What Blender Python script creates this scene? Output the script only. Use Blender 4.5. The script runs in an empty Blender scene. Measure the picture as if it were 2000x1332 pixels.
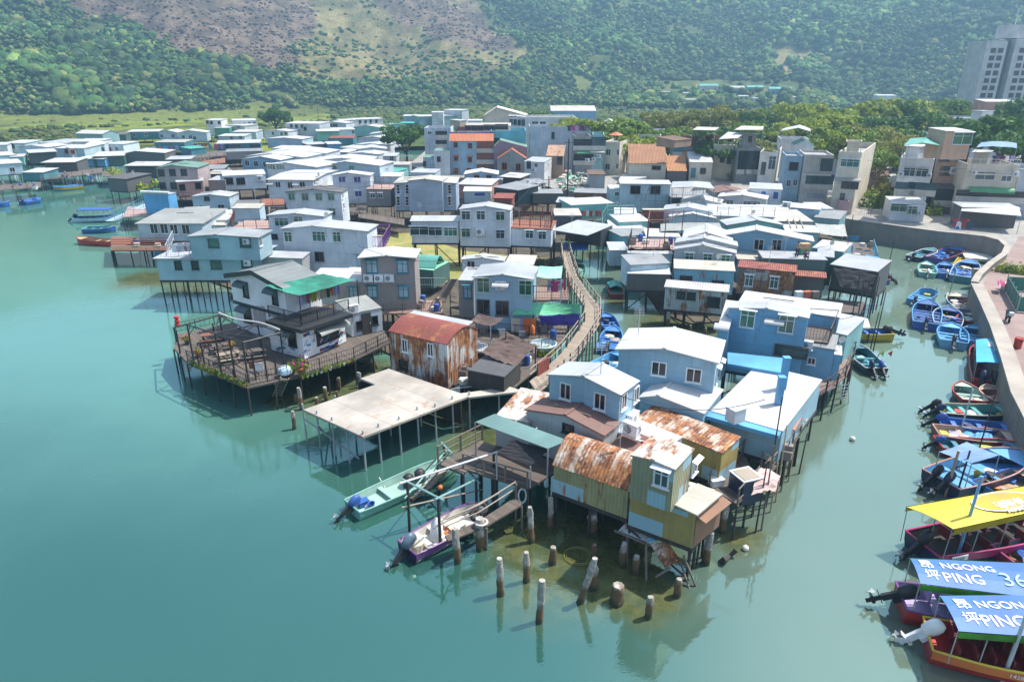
import bpy, bmesh, math, random
import numpy as np
from mathutils import Vector, Matrix
from math import radians, sin, cos, tan, pi, atan2, sqrt
random.seed(7)
RN = random.Random(11)
SC = bpy.context.scene
COL = SC.collection
# ---------------------------------------------------------------- camera geometry (drone, 24 m above the water)
F, CX, CY, CAMZ, PITCH = 1333.0, 1000.0, 666.0, 24.0, radians(21)
SP, CP = sin(PITCH), cos(PITCH)
def ray(px, py):
 a, b = (px - CX) / F, (py - CY) / F
 return Vector((a, CP - b * SP, -SP - b * CP))
def P(px, py, z=0.0):
 d = ray(px, py)
 return Vector((0, 0, CAMZ)) + d * ((z - CAMZ) / d.z)
def PD(px, py, Y):
 d = ray(px, py)
 return Vector((0, 0, CAMZ)) + d * (Y / d.y)
def PL(px, py, pt, n):
 d = ray(px, py); c = Vector((0, 0, CAMZ))
 return c + d * ((pt - c).dot(n) / d.dot(n))
def zat(x, y, py):
 k = (py - CY) / F
 return CAMZ - y * (SP + k * CP) / (CP - k * SP)
def proj(v):
 h = v[2] - CAMZ
 w = v[1] * CP - h * SP
 return CX + F * v[0] / w, CY + F * (-v[1] * SP - h * CP) / w
# ---------------------------------------------------------------- object helpers
def props(o, label=None, cat=None, group=None, kind=None):
 if label: o['label'] = label
 if cat: o['category'] = cat
 if group: o['group'] = group
 if kind: o['kind'] = kind
 return o
def empty(name, loc=(0, 0, 0), label=None, cat=None, group=None, rz=0):
 o = bpy.data.objects.new(name, None); COL.objects.link(o)
 o.location = loc; o.rotation_euler = (0, 0, rz)
 o.empty_display_size = .2
 return props(o, label, cat, group)
def link(name, me, parent=None, loc=(0, 0, 0), rz=0, scale=None, label=None):
 o = bpy.data.objects.new(name, me); COL.objects.link(o)
 o.location = loc
 if rz: o.rotation_euler = (0, 0, rz)
 if scale: o.scale = scale
 if parent is not None: o.parent = parent
 if label: o['label'] = label
 return o
class MB:
 """collects faces with metre-sized UVs"""
 def __init__(s): s.v = []; s.f = []; s.m = []; s.uv = []
 def face(s, pts, m=0, uv=None):
  pts = [Vector(p) for p in pts]
  i = len(s.v); s.v += [tuple(p) for p in pts]
  s.f.append(tuple(range(i, i + len(pts)))); s.m.append(m)
  if uv is None:
   e = pts[1] - pts[0]
   n = (pts[1] - pts[0]).cross(pts[2] - pts[0])
   if n.length < 1e-9 or e.length < 1e-9: uv = [(0, 0)] * len(pts)
   else:
    e.normalize(); t = n.normalized().cross(e)
    uv = [((p - pts[0]).dot(e), (p - pts[0]).dot(t)) for p in pts]
  s.uv += uv
  return s
 def box(s, c, sz, rz=0, m=0, tilt=None):
  hx, hy, hz = sz[0] / 2, sz[1] / 2, sz[2] / 2
  R = Matrix.Rotation(rz, 3, 'Z')
  if tilt: R = R @ Matrix.Rotation(tilt[0], 3, tilt[1])
  c = Vector(c)
  q = [c + R @ Vector((x, y, z)) for z in (-hz, hz) for x, y in ((-hx, -hy), (hx, -hy), (hx, hy), (-hx, hy))]
  for a in ((0, 3, 2, 1), (4, 5, 6, 7), (0, 1, 5, 4), (1, 2, 6, 5), (2, 3, 7, 6), (3, 0, 4, 7)):
   s.face([q[k] for k in a], m)
  return s
 def prism(s, base, z0, z1, m=0, mtop=None, cap=True):
  """vertical prism over a polygon of (x, y) given counter-clockwise; z may be lists"""
  n = len(base)
  zb = z0 if isinstance(z0, (list, tuple)) else [z0] * n
  zt = z1 if isinstance(z1, (list, tuple)) else [z1] * n
  for i in range(n):
   j = (i + 1) % n
   s.face([(base[i][0], base[i][1], zb[i]), (base[j][0], base[j][1], zb[j]), (base[j][0], base[j][1], zt[j]), (base[i][0], base[i][1], zt[i])], m)
  if cap:
   s.face([(b[0], b[1], z) for b, z in zip(base, zt)], m if mtop is None else mtop)
   s.face([(b[0], b[1], z) for b, z in zip(base, zb)][::-1], m)
  return s
 def sheet(s, q, th=.08, m=0, msub=None):
  """thin slab with q as its top face"""
  q = [Vector(p) for p in q]
  n = (q[1] - q[0]).cross(q[2] - q[0]).normalized()
  if n.z < 0: q = q[::-1]; n = -n
  lo = [p - n * th for p in q]
  s.face(q, m); s.face(lo[::-1], m if msub is None else msub)
  for i in range(len(q)):
   j = (i + 1) % len(q)
   s.face([lo[i], lo[j], q[j], q[i]], m)
  return s
 def bar(s, a, b, r=.04, m=0, n=6, r2=None):
  a, b = Vector(a), Vector(b); d = b - a
  if d.length < 1e-6: return s
  d.normalize(); r2 = r if r2 is None else r2
  x = d.orthogonal().normalized(); y = d.cross(x)
  A = [a + (x * cos(2 * pi * k / n) + y * sin(2 * pi * k / n)) * r for k in range(n)]
  B = [b + (x * cos(2 * pi * k / n) + y * sin(2 * pi * k / n)) * r2 for k in range(n)]
  for k in range(n): s.face([A[k], A[(k + 1) % n], B[(k + 1) % n], B[k]], m)
  s.face(A[::-1], m); s.face(B, m)
  return s
 def tube(s, pts, r=.04, m=0, n=6):
  pts = [Vector(p) for p in pts]; rings = []
  x = None
  for i, p in enumerate(pts):
   d = (pts[min(i + 1, len(pts) - 1)] - pts[max(i - 1, 0)])
   if d.length < 1e-9: d = Vector((0, 0, 1))
   d.normalize()
   if x is None: x = d.orthogonal().normalized()
   else:
    x = x - d * x.dot(d)
    x = x.normalized() if x.length > 1e-6 else d.orthogonal().normalized()
   y = d.cross(x)
   rr = r[i] if isinstance(r, (list, tuple)) else r
   rings.append([p + (x * cos(2 * pi * k / n) + y * sin(2 * pi * k / n)) * rr for k in range(n)])
  for a, b in zip(rings, rings[1:]):
   for k in range(n): s.face([a[k], a[(k + 1) % n], b[(k + 1) % n], b[k]], m)
  s.face(rings[0][::-1], m); s.face(rings[-1], m)
  return s
 def lathe(s, prof, c=(0, 0, 0), n=10, m=0, jit=0):
  c = Vector(c); rings = []
  for r, z in prof:
   rings.append([c + Vector((r * cos(2 * pi * k / n) * (1 + RN.uniform(-jit, jit)), r * sin(2 * pi * k / n) * (1 + RN.uniform(-jit, jit)), z)) for k in range(n)])
  for a, b in zip(rings, rings[1:]):
   for k in range(n): s.face([a[k], a[(k + 1) % n], b[(k + 1) % n], b[k]], m)
  s.face(rings[0][::-1], m); s.face(rings[-1], m)
  return s
 def mesh(s, name, mats, smooth=False, org=None):
  me = bpy.data.meshes.new(name)
  v = s.v
  if org is not None:
   o = Vector(org); v = [(p[0] - o.x, p[1] - o.y, p[2] - o.z) for p in v]
  me.from_pydata(v, [], s.f)
  for mt in mats: me.materials.append(MAT(mt) if isinstance(mt, str) else mt)
  if len(mats) > 1: me.polygons.foreach_set('material_index', s.m)
  ul = me.uv_layers.new(name='UVMap')
  ul.data.foreach_set('uv', [c for p in s.uv for c in p])
  if smooth: weld(me)
  return me
 def obj(s, name, mats, parent=None, org=None, smooth=False, label=None):
  if isinstance(mats, str): mats = [mats]
  if parent is not None and org is None:
   org = Vector((0, 0, 0)); q = parent
   while q is not None: org = org + Vector(q.location); q = q.parent
   return link(name, s.mesh(name, mats, smooth, org), parent, label=label)
  if org is not None: return link(name, s.mesh(name, mats, smooth, org), parent, loc=org, label=label)
  return link(name, s.mesh(name, mats, smooth), parent, label=label)
def weld(me, ang=50):
 bm = bmesh.new(); bm.from_mesh(me)
 bmesh.ops.remove_doubles(bm, verts=bm.verts, dist=.001)
 for f in bm.faces: f.smooth = True
 for e in bm.edges:
  if len(e.link_faces) == 2 and e.calc_face_angle(0) > radians(ang): e.smooth = False
 bm.to_mesh(me); bm.free()
# ---------------------------------------------------------------- materials
MATS = {}
SPEC = {}
def MAT(k):
 if k not in MATS: MATS[k] = make_mat(k, **SPEC[k])
 return MATS[k]
class NT:
 def __init__(s, name):
  s.mat = bpy.data.materials.new(name); s.mat.use_nodes = True
  s.t = s.mat.node_tree; s.b = s.t.nodes['Principled BSDF']
 def n(s, typ, **kw):
  d = s.t.nodes.new(typ)
  for k, v in kw.items():
   if k.startswith('i_'): d.inputs[int(k[2:]) if k[2:].isdigit() else k[2:].replace('_', ' ')].default_value = v
   else: setattr(d, k, v)
  return d
 def l(s, a, b): s.t.links.new(a, b)
 def math(s, op, a, b=None, c=None, clamp=False):
  d = s.t.nodes.new('ShaderNodeMath'); d.operation = op; d.use_clamp = clamp
  for i, x in enumerate((a, b, c)):
   if x is None: continue
   if isinstance(x, (int, float)): d.inputs[i].default_value = x
   else: s.l(x, d.inputs[i])
  return d.outputs[0]
 def mix(s, f, a, b, mode='MIX'):
  d = s.t.nodes.new('ShaderNodeMix'); d.data_type = 'RGBA'; d.blend_type = mode
  for i, x in ((0, f), (6, a), (7, b)):
   if isinstance(x, (int, float)): d.inputs[i].default_value = x
   elif isinstance(x, (tuple, list)): d.inputs[i].default_value = (*x, 1) if len(x) == 3 else x
   else: s.l(x, d.inputs[i])
  return d.outputs[2]
 def noise(s, vec, scale, detail=3, rough=.55, dim='3D'):
  d = s.t.nodes.new('ShaderNodeTexNoise'); d.inputs['Scale'].default_value = scale
  d.inputs['Detail'].default_value = detail; d.inputs['Roughness'].default_value = rough
  if vec is not None: s.l(vec, d.inputs['Vector'])
  return d.outputs[0]
 def ramp(s, x, lo, hi):
  d = s.t.nodes.new('ShaderNodeMapRange'); d.interpolation_type = 'SMOOTHSTEP'
  d.inputs[1].default_value = lo; d.inputs[2].default_value = hi
  s.l(x, d.inputs[0]); return d.outputs[0]
 def scaled(s, vec, sc):
  d = s.t.nodes.new('ShaderNodeVectorMath'); d.operation = 'MULTIPLY'; d.inputs[1].default_value = sc
  s.l(vec, d.inputs[0]); return d.outputs[0]
def make_mat(name, c=(.5, .5, .5), kind='plain', r=.6, rust=0, dirt=.35, seam=(0, 0), corr=0, metal=0, c2=None, line=.6, var=.12, rc=None, patch=0, alpha=1, spec=.5, bumpy=.15):
 t = NT(name); b = t.b
 geo = t.n('ShaderNodeNewGeometry'); pos = geo.outputs['Position']
 uvn = t.n('ShaderNodeUVMap'); uv = uvn.outputs[0]
 sep = t.n('ShaderNodeSeparateXYZ'); t.l(uv, sep.inputs[0])
 U, V = sep.outputs[0], sep.outputs[1]
 col = None
 # broad variation in the paint
 big = t.noise(pos, .35, 4, .6)
 fine = t.noise(pos, 5, 4, .65)
 lo = tuple(x * (1 - var * 1.6) for x in c); hi = tuple(min(.92, x * (1 + var * .9)) for x in c)
 col = t.mix(t.ramp(big, .3, .7), lo, hi)
 col = t.mix(t.math('MULTIPLY', t.ramp(fine, .35, .75), var), col, tuple(x * .6 for x in c))
 height = None
 if kind == 'wood' or kind == 'plank':
  w = seam[0] or .16
  k = t.math('DIVIDE', V, w); fl = t.math('FLOOR', k); fr = t.math('FRACT', k)
  wn = t.n('ShaderNodeTexWhiteNoise', noise_dimensions='1D'); t.l(fl, wn.inputs['W'])
  col = t.mix(t.math('MULTIPLY', wn.outputs[0], .75), col, c2 or tuple(x * .5 for x in c))
  gap = t.math('LESS_THAN', fr, .1)
  col = t.mix(t.math('MULTIPLY', gap, .85), col, tuple(x * .12 for x in c))
  gr = t.noise(t.scaled(uv, (1.2, 14, 1)), 2, 3)
  col = t.mix(t.math('MULTIPLY', t.ramp(gr, .45, .7), .4), col, tuple(x * .55 for x in c))
  height = t.math('SUBTRACT', 1, gap)
 if seam[0] and kind in ('wall', 'roof', 'plain'):
  fr = t.math('FRACT', t.math('DIVIDE', U, seam[0]))
  g = t.math('LESS_THAN', fr, .03 / seam[0] if kind == 'wall' else .05 / seam[0])
  col = t.mix(t.math('MULTIPLY', g, line), col, tuple(x * .45 for x in c)); height = g
 if seam[1] and kind in ('wall', 'roof', 'plain'):
  fr = t.math('FRACT', t.math('DIVIDE', V, seam[1]))
  g = t.math('LESS_THAN', fr, .03 / seam[1] if kind == 'wall' else .05 / seam[1])
  col = t.mix(t.math('MULTIPLY', g, line), col, tuple(x * .45 for x in c))
  height = g if height is None else t.math('MAXIMUM', height, g)
 if kind in ('wall', 'roof', 'conc', 'tile'):
  # run-off streaks and blotches of dirt
  st = t.noise(t.scaled(pos, (3.2, 3.2, .25)), 1.0, 4, .6) if kind in ('wall', 'conc') else t.noise(t.scaled(uv, (2.5, .35, 1)), 1.0, 4, .6)
  bl = t.noise(pos, .9, 5, .65)
  d = t.math('MULTIPLY', t.ramp(st, .48, .75), t.ramp(bl, .35, .7))
  dc = (.16, .14, .11) if rc is None else rc
  col = t.mix(t.math('MULTIPLY', d, dirt), col, dc)
 if kind in ('wall', 'roof') and not corr:
  wn = t.n('ShaderNodeTexWhiteNoise', noise_dimensions='3D'); cb = t.n('ShaderNodeCombineXYZ'); oi = t.n('ShaderNodeObjectInfo')
  t.l(t.math('FLOOR', t.math('DIVIDE', U, seam[0] or 3.1)), cb.inputs[0]); t.l(t.math('FLOOR', t.math('DIVIDE', V, seam[1] or 2.7)), cb.inputs[1]); t.l(oi.outputs['Random'], cb.inputs[2]); t.l(cb.outputs[0], wn.inputs['Vector'])
  col = t.mix(t.math('MULTIPLY', wn.outputs[0], .26), col, tuple(x * .55 for x in c))
  ob = t.math('MULTIPLY', oi.outputs['Random'], .22); col = t.mix(ob, col, (.33, .31, .28))
 if kind == 'tile':
  cu = t.math('DIVIDE', U, .32)
  wv = t.math('SINE', t.math('MULTIPLY', cu, 2 * pi))
  vv = t.math('FRACT', t.math('DIVIDE', V, .38))
  wn = t.n('ShaderNodeTexWhiteNoise', noise_dimensions='2D')
  cb = t.n('ShaderNodeCombineXYZ'); t.l(t.math('FLOOR', cu), cb.inputs[0]); t.l(t.math('FLOOR', t.math('DIVIDE', V, .38)), cb.inputs[1])
  t.l(cb.outputs[0], wn.inputs['Vector'])
  col = t.mix(t.math('MULTIPLY', wn.outputs[0], .45), col, tuple(x * .55 for x in c))
  col = t.mix(t.ramp(wv, .1, -.8), col, tuple(x * .35 for x in c))
  height = wv
 if corr:
  wv = t.math('SINE', t.math('MULTIPLY', U, 2 * pi / corr))
  height = wv if height is None else t.math('ADD', wv, height)
  col = t.mix(t.math('MULTIPLY', t.ramp(wv, .2, -1), .28), col, tuple(x * .5 for x in c))
 if kind == 'net':
  k = t.math('FRACT', t.math('MULTIPLY', V, 4)); 
  col = t.mix(t.math('MULTIPLY', t.math('LESS_THAN', k, .15), .3), col, tuple(x * .6 for x in c))
 if patch:
  wn = t.n('ShaderNodeTexWhiteNoise', noise_dimensions='2D'); cb = t.n('ShaderNodeCombineXYZ')
  vf = t.math('FLOOR', t.math('DIVIDE', V, .85)); off = t.math('MULTIPLY', vf, .37)
  t.l(t.math('FLOOR', t.math('ADD', t.math('DIVIDE', U, .95), off)), cb.inputs[0]); t.l(vf, cb.inputs[1]); t.l(cb.outputs[0], wn.inputs['Vector'])
  col = t.mix(t.math('MULTIPLY', t.math('GREATER_THAN', wn.outputs[0], 1 - patch), .85), col, c2 or (.2, .45, .62))
 if kind == 'pile':
  sz = t.n('ShaderNodeSeparateXYZ'); t.l(pos, sz.inputs[0])
  zz = t.math('ADD', sz.outputs[2], t.math('MULTIPLY', t.math('SUBTRACT', fine, .5), .7))
  col = t.mix(t.ramp(t.noise(pos, 3.5, 5, .7), .52, .62), col, (.50, .47, .42))
  col = t.mix(t.ramp(zz, 1.15, .85), col, (.13, .085, .04))
  col = t.mix(t.ramp(zz, .45, .2), col, (.05, .05, .025))
 rough = r
 if rust:
  st = t.noise(t.scaled(pos, (1.6, 1.6, .22)) if kind == 'wall' else t.scaled(uv, (1.6, .5, 1)), 1.2, 6, .7)
  bl = t.noise(pos, .55, 4, .6)
  x = t.math('ADD', t.math('MULTIPLY', st, .6), t.math('MULTIPLY', bl, .4))
  f = t.ramp(x, .62 - rust * .28, .70 - rust * .24)
  rcn = t.mix(t.ramp(t.noise(pos, 1.7, 5, .7), .35, .65), (.11, .035, .016), (.36, .135, .045))
  rcn = t.mix(t.ramp(t.noise(t.scaled(pos, (4, 4, .6)), 1.3, 4), .55, .7), rcn, (.48, .27, .10))
  col = t.mix(f, col, rcn)
 t.l(col, b.inputs['Base Color'])
 b.inputs['Roughness'].default_value = rough
 b.inputs['Metallic'].default_value = metal
 b.inputs['Specular IOR Level'].default_value = spec
 bp = t.n('ShaderNodeBump'); bp.inputs['Strength'].default_value = .5; bp.inputs['Distance'].default_value = .03
 hn = t.math('MULTIPLY', fine, bumpy * 3)
 if height is not None: hn = t.math('ADD', hn, height)
 t.l(hn, bp.inputs['Height']); t.l(bp.outputs[0], b.inputs['Normal'])
 return t.mat
def S(k, c, kind='plain', **kw): SPEC[k] = dict(c=c, kind=kind, **kw)
# walls
for k, c in dict(wht=(.70, .71, .71), pbl=(.47, .61, .68), blu=(.27, .47, .60), dbl=(.15, .37, .55), teal=(.22, .44, .46), gry=(.40, .42, .43), slv=(.55, .58, .60), lil=(.66, .72, .77),
    brn=(.24, .19, .16), crm=(.58, .53, .42), tan=(.50, .38, .27), pnk=(.55, .27, .22), mauve=(.42, .34, .33), grn=(.08, .32, .24), turq=(.14, .46, .50), dgrn=(.04, .13, .11), dark=(.06, .065, .07), purp=(.22, .16, .24)).items():
 S(k, c, 'wall', seam=(2.4, 1.22), rust=.05, dirt=.62, line=.5, r=.5)
S('bwall', (.84, .85, .85), 'wall', dirt=.2, corr=.2, r=.5)
S('rustw', (.58, .60, .58), 'wall', rust=.72, dirt=.5, corr=.22, r=.75)
S('rustb', (.20, .42, .52), 'wall', rust=.28, dirt=.6, corr=.22, r=.75)
S('rustg', (.42, .46, .46), 'wall', rust=.5, dirt=.6, corr=.22, r=.75)
S('rustd', (.22, .13, .11), 'wall', rust=.62, dirt=.7, patch=.25, c2=(.36, .36, .35), corr=.25, r=.8)
S('yel', (.36, .27, .075), 'wall', rust=.22, dirt=.8, patch=.16, c2=(.26, .46, .56), seam=(1.1, 0), line=.6, r=.65)
S('yelg', (.27, .27, .17), 'wall', rust=.14, dirt=.7, patch=.1, c2=(.28, .46, .54), corr=.22, r=.65)
S('barrelw', (.33, .31, .15), 'wall', rust=.25, dirt=.8, patch=.22, c2=(.30, .50, .58), corr=.22, r=.75)
S('ply', (.26, .115, .055), 'wall', rust=.1, dirt=.5, seam=(0, .8), r=.8)
S('greyw', (.40, .43, .44), 'wall', rust=.05, dirt=.7, seam=(1.8, 0), r=.6)
S('conc', (.52, .49, .44), 'conc', dirt=.55, r=.85)
S('concd', (.27, .28, .27), 'conc', dirt=.8, r=.9, rc=(.05, .05, .045))
S('render', (.68, .65, .58), 'conc', dirt=.55, r=.85)
S('weath', (.45, .50, .54), 'conc', dirt=.8, r=.85, rc=(.10, .11, .11))
S('bluewash', (.30, .42, .50), 'conc', dirt=.6, r=.85, rc=(.1, .13, .15))
S('brick', (.30, .20, .14), 'conc', dirt=.8, r=.9)
# roofs
S('rw', (.54, .54, .53), 'roof', seam=(2.4, 1.15), dirt=.34, line=.55, r=.45, var=.05)
S('rs', (.44, .455, .47), 'roof', seam=(1.8, 1.15), dirt=.3, line=.4, r=.4, var=.1)
S('rg', (.24, .25, .255), 'roof', seam=(1.2, 0), dirt=.45, line=.5, r=.5)
S('rgl', (.27, .28, .26), 'roof', seam=(.8, 0), dirt=.35, line=.3, r=.55)
S('rk', (.08, .08, .085), 'roof', seam=(1.0, 1.0), dirt=.2, line=.4, r=.7, rc=(.25, .2, .18))
S('rgn', (.12, .24, .18), 'roof', seam=(.6, 0), dirt=.3, r=.6)
S('rgr', (.17, .19, .185), 'roof', seam=(.7, 0), dirt=.2, r=.6)
S('rc', (.46, .43, .36), 'roof', seam=(0, 1.2), dirt=.35, line=.4, r=.55)
S('rr', (.66, .60, .50), 'roof', rust=.85, seam=(.9, 0), corr=.2, dirt=.4, r=.75)
S('rrp', (.56, .53, .48), 'roof', rust=.52, seam=(1.1, 1.5), dirt=.3, r=.65)
S('rrb', (.24, .085, .05), 'roof', rust=.2, seam=(1.2, 0), corr=.2, dirt=.4, r=.75)
S('rbr', (.14, .042, .025), 'roof', seam=(1.0, 0), dirt=.35, line=.3, r=.7, rc=(.40, .2, .12))
S('rred', (.24, .055, .04), 'roof', corr=.22, rust=.42, dirt=.3, r=.7)
S('tile', (.42, .20, .10), 'tile', dirt=.4, r=.85)
S('tiled', (.20, .12, .08), 'tile', dirt=.5, r=.9)
S('tileo', (.55, .17, .06), 'tile', dirt=.15, r=.6)
S('pavement_top', (.52, .46, .40), 'conc', dirt=.35, r=.9)
S('slab', (.40, .36, .31), 'roof', seam=(0, 2.2), dirt=.95, line=.7, r=.8, rc=(.30, .20, .11), var=.2, rust=.2)
# fabrics and metals
S('tarpg', (.12, .42, .24), 'net', var=.25, r=.7)
S('tarpl', (.25, .58, .40), 'net', var=.25, r=.6)
S('netg', (.03, .22, .15), 'net', var=.3, r=.9)
S('awng', (.12, .22, .21), 'net', var=.12, r=.8)
S('cloth_black', (.022, .022, .026), 'net', r=.9)
S('tarpb', (.115, .075, .062), 'plain', var=.3, r=.85)
S('tarpp', (.07, .05, .35), 'plain', var=.25, r=.6)
S('tarpblue', (.06, .22, .50), 'plain', r=.6)
S('orange', (.52, .14, .07), 'plain', r=.6)
for k, c in dict(steel=(.34, .37, .38), galv=(.50, .53, .55), black=(.025, .026, .028), rail=(.10, .085, .08), railr=(.17, .065, .045), railg=(.20, .36, .34), railb=(.16, .36, .55), white=(.78, .78, .77), plast=(.70, .71, .72), offw=(.66, .63, .56),
    red=(.45, .04, .03), blue=(.03, .10, .36), skyb=(.10, .32, .55), yellow=(.60, .45, .04), yelo=(.62, .50, .06), greenp=(.05, .26, .10), purple=(.16, .06, .21), pinkc=(.55, .12, .25), orangec=(.60, .16, .04), lime=(.40, .55, .08),
    navy=(.018, .03, .075), mint=(.17, .37, .31), mintl=(.33, .50, .43), beige=(.55, .50, .38), maroon=(.20, .03, .03), rubber=(.02, .02, .02), terracotta=(.32, .12, .06), card=(.42, .28, .15), skin=(.42, .24, .16), hair=(.015, .012, .01), jean=(.03, .045, .08), magenta=(.40, .03, .14), dteal=(.05, .20, .24), lav=(.36, .30, .48)).items():
 S(k, c, 'plain', r=.5 if k not in ('rubber', 'card', 'skin', 'jean') else .8, var=.15)
S('wood', (.15, .12, .098), 'plank', seam=(.17, 0), c2=(.07, .056, .048), r=.85)
S('woodl', (.36, .29, .22), 'plank', seam=(.18, 0), c2=(.20, .16, .12), r=.85)
S('woodr', (.30, .11, .06), 'plank', seam=(.16, 0), c2=(.18, .07, .04), r=.8)
S('timber', (.17, .14, .115), 'conc', dirt=.5, r=.9)
S('timberl', (.32, .27, .21), 'conc', dirt=.5, r=.9)
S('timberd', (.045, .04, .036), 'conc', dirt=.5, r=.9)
S('bamboo', (.42, .33, .20), 'plain', r=.7)
S('pilec', (.30, .275, .24), 'pile', r=.9)
S('glass', (.05, .09, .10), 'plain', r=.08, var=.3, spec=.8, bumpy=0)
S('glassg2', (.06, .17, .09), 'plain', r=.15, var=.4, spec=.7, bumpy=0)
S('glassg', (.05, .16, .11), 'plain', r=.10, var=.35, spec=.8, bumpy=0)
S('glassd', (.015, .018, .022), 'plain', r=.12, var=.2, spec=.6, bumpy=0)
S('glassp', (.09, .07, .30), 'plain', r=.15, var=.2, spec=.6, bumpy=0)
S('curtain', (.35, .48, .52), 'plain', r=.5, var=.2)
S('gardgreen', (.10, .24, .03), 'plain', r=.7, var=.4)
S('leafy', (.07, .17, .025), 'plain', r=.7, var=.5)
S('leafd', (.03, .09, .02), 'plain', r=.7, var=.5)
S('leafo', (.20, .22, .04), 'plain', r=.7, var=.5)
S('trunk', (.11, .08, .055), 'conc', r=.9)
S('floor_grey', (.30, .29, .28), 'conc', r=.9)
S('court', (.03, .16, .12), 'plain', r=.7)
S('paver', (.27, .19, .17), 'conc', r=.9, dirt=.3)
S('mintw', (.45, .56, .50), 'plain', r=.5)
S('dgreyf', (.06, .09, .09), 'plain', r=.5)
S('olivey', (.22, .20, .05), 'plain', r=.5)
S('fadedpink', (.62, .42, .38), 'roof', dirt=.3, rc=(.75, .7, .66), r=.8)
S('woodr2', (.30, .20, .16), 'plank', seam=(.17, 0), c2=(.18, .11, .09), r=.85)
S('brn2', (.30, .27, .25), 'wall', dirt=.6, r=.8)
S('tarpgreen', (.05, .36, .28), 'roof', seam=(1.2, 0), dirt=.2, line=.4, r=.5)
S('pbl2', (.33, .55, .68), 'wall', dirt=.4, r=.6)
S('rs2', (.38, .395, .41), 'roof', seam=(0, 1.0), dirt=.2, line=.3, r=.45)
S('tarpg2', (.14, .50, .27), 'net', var=.35, r=.6)
S('teal2', (.30, .44, .50), 'wall', dirt=.4, r=.6)
S('rs3', (.30, .32, .325), 'roof', seam=(2, 1.2), dirt=.3, r=.45)
S('skyw', (.12, .38, .66), 'wall', dirt=.3, seam=(1.2, 0), r=.5)
S('pinkdeck', (.50, .33, .28), 'plank', seam=(.2, 0), r=.8)
S('bluegrey', (.36, .44, .56), 'wall', dirt=.35, seam=(0, .6), r=.6)
S('turqw', (.22, .52, .48), 'wall', dirt=.3, r=.6)
S('offwall', (.6, .57, .52), 'wall', dirt=.4, r=.6)
S('offw2', (.55, .54, .52), 'wall', rust=.1, dirt=.5, seam=(1.2, 0), r=.6)
S('sky2', (.17, .40, .56), 'wall', dirt=.4, r=.6)
S('rgc', (.42, .40, .38), 'roof', corr=.25, dirt=.5, r=.8)
S('purple2', (.035, .015, .07), 'plain', r=.4)
S('steelb', (.10, .15, .20), 'plain', r=.4)
S('greenb', (.06, .35, .20), 'plain', r=.5)
S('blue2', (.05, .17, .45), 'plain', r=.5)
S('navy2', (.012, .035, .045), 'plain', r=.4)
S('yelb', (.42, .30, .02), 'plain', r=.5)
S('indigo', (.05, .05, .25), 'plain', r=.5)
S('dblu2', (.035, .10, .28), 'plain', r=.5)
S('tealf', (.10, .32, .30), 'plain', r=.6)
S('steelblue', (.12, .22, .38), 'plain', r=.6)
S('magentab', (.35, .04, .12), 'plain', r=.5)
S('canblue', (.045, .14, .36), 'plain', r=.55, var=.12)
S('cantrim', (.12, .42, .06), 'plain', r=.6, var=.3)
S('canyel', (.55, .44, .02), 'plain', r=.6, var=.1)
S('canyel2', (.50, .30, .02), 'plain', r=.6)
S('canlb', (.05, .34, .55), 'plain', r=.5)
S('letter', (.78, .80, .80), 'plain', r=.6, var=.03)
S('cyanl', (.30, .62, .62), 'plain', r=.6)
S('tourred', (.32, .025, .02), 'plain', r=.45)
S('turq2', (.10, .40, .48), 'wall', dirt=.3, seam=(9, 4), r=.6)
S('creamroof', (.55, .50, .38), 'roof', seam=(2, 0), dirt=.15, r=.6)
S('rustroof', (.42, .26, .17), 'roof', rust=.4, corr=.3, dirt=.3, r=.8)
S('crm2', (.60, .54, .43), 'conc', dirt=.4, r=.9)
S('tileb', (.52, .24, .10), 'tile', dirt=.3, r=.85)
S('salmon', (.54, .35, .24), 'conc', dirt=.35, r=.85)
S('stripeg', (.08, .36, .14), 'roof', seam=(.3, 0), line=1, r=.6)
S('pinkw', (.52, .30, .30), 'wall', dirt=.2, r=.7)
S('courtg', (.14, .24, .13), 'plain', r=.9)
S('towerw', (.50, .49, .49), 'conc', dirt=.3, r=.8)
S('towerd', (.12, .14, .17), 'conc', dirt=.3, r=.8)
S('lil2', (.50, .54, .58), 'wall', dirt=.35, r=.6)
# ================================================================ SETTING
cam = bpy.data.cameras.new('camera'); co = bpy.data.objects.new('camera', cam); COL.objects.link(co)
co.location = (0, 0, CAMZ); co.rotation_euler = (radians(90) - PITCH, 0, 0)
cam.sensor_width = 36; cam.lens = 36 * F / 2000; cam.clip_end = 6000; cam.clip_start = .5
SC.camera = co
SUN_AZ, SUN_EL = radians(20), radians(60)        # azimuth counted from +X towards +Y: light comes from the right, a little from behind the village
w = bpy.data.worlds.new('World'); SC.world = w; w.use_nodes = True
nt = w.node_tree; bg = nt.nodes['Background']
sky = nt.nodes.new('ShaderNodeTexSky'); sky.sky_type = 'NISHITA'; sky.sun_disc = False
sky.sun_elevation = SUN_EL; sky.sun_rotation = pi / 2 - SUN_AZ
sky.air_density = 1.0; sky.dust_density = 2.0; sky.ozone_density = 1.0
nt.links.new(sky.outputs[0], bg.inputs[0]); bg.inputs[1].default_value = .15
sl = bpy.data.lights.new('sun', 'SUN'); so = bpy.data.objects.new('sun', sl); COL.objects.link(so)
sl.energy = 4.6; sl.angle = radians(.5); sl.color = (1, .955, .88)
sd = Vector((cos(SUN_EL) * cos(SUN_AZ), cos(SUN_EL) * sin(SUN_AZ), sin(SUN_EL)))
so.rotation_euler = sd.to_track_quat('Z', 'Y').to_euler()
so.location = sd * 100
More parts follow.
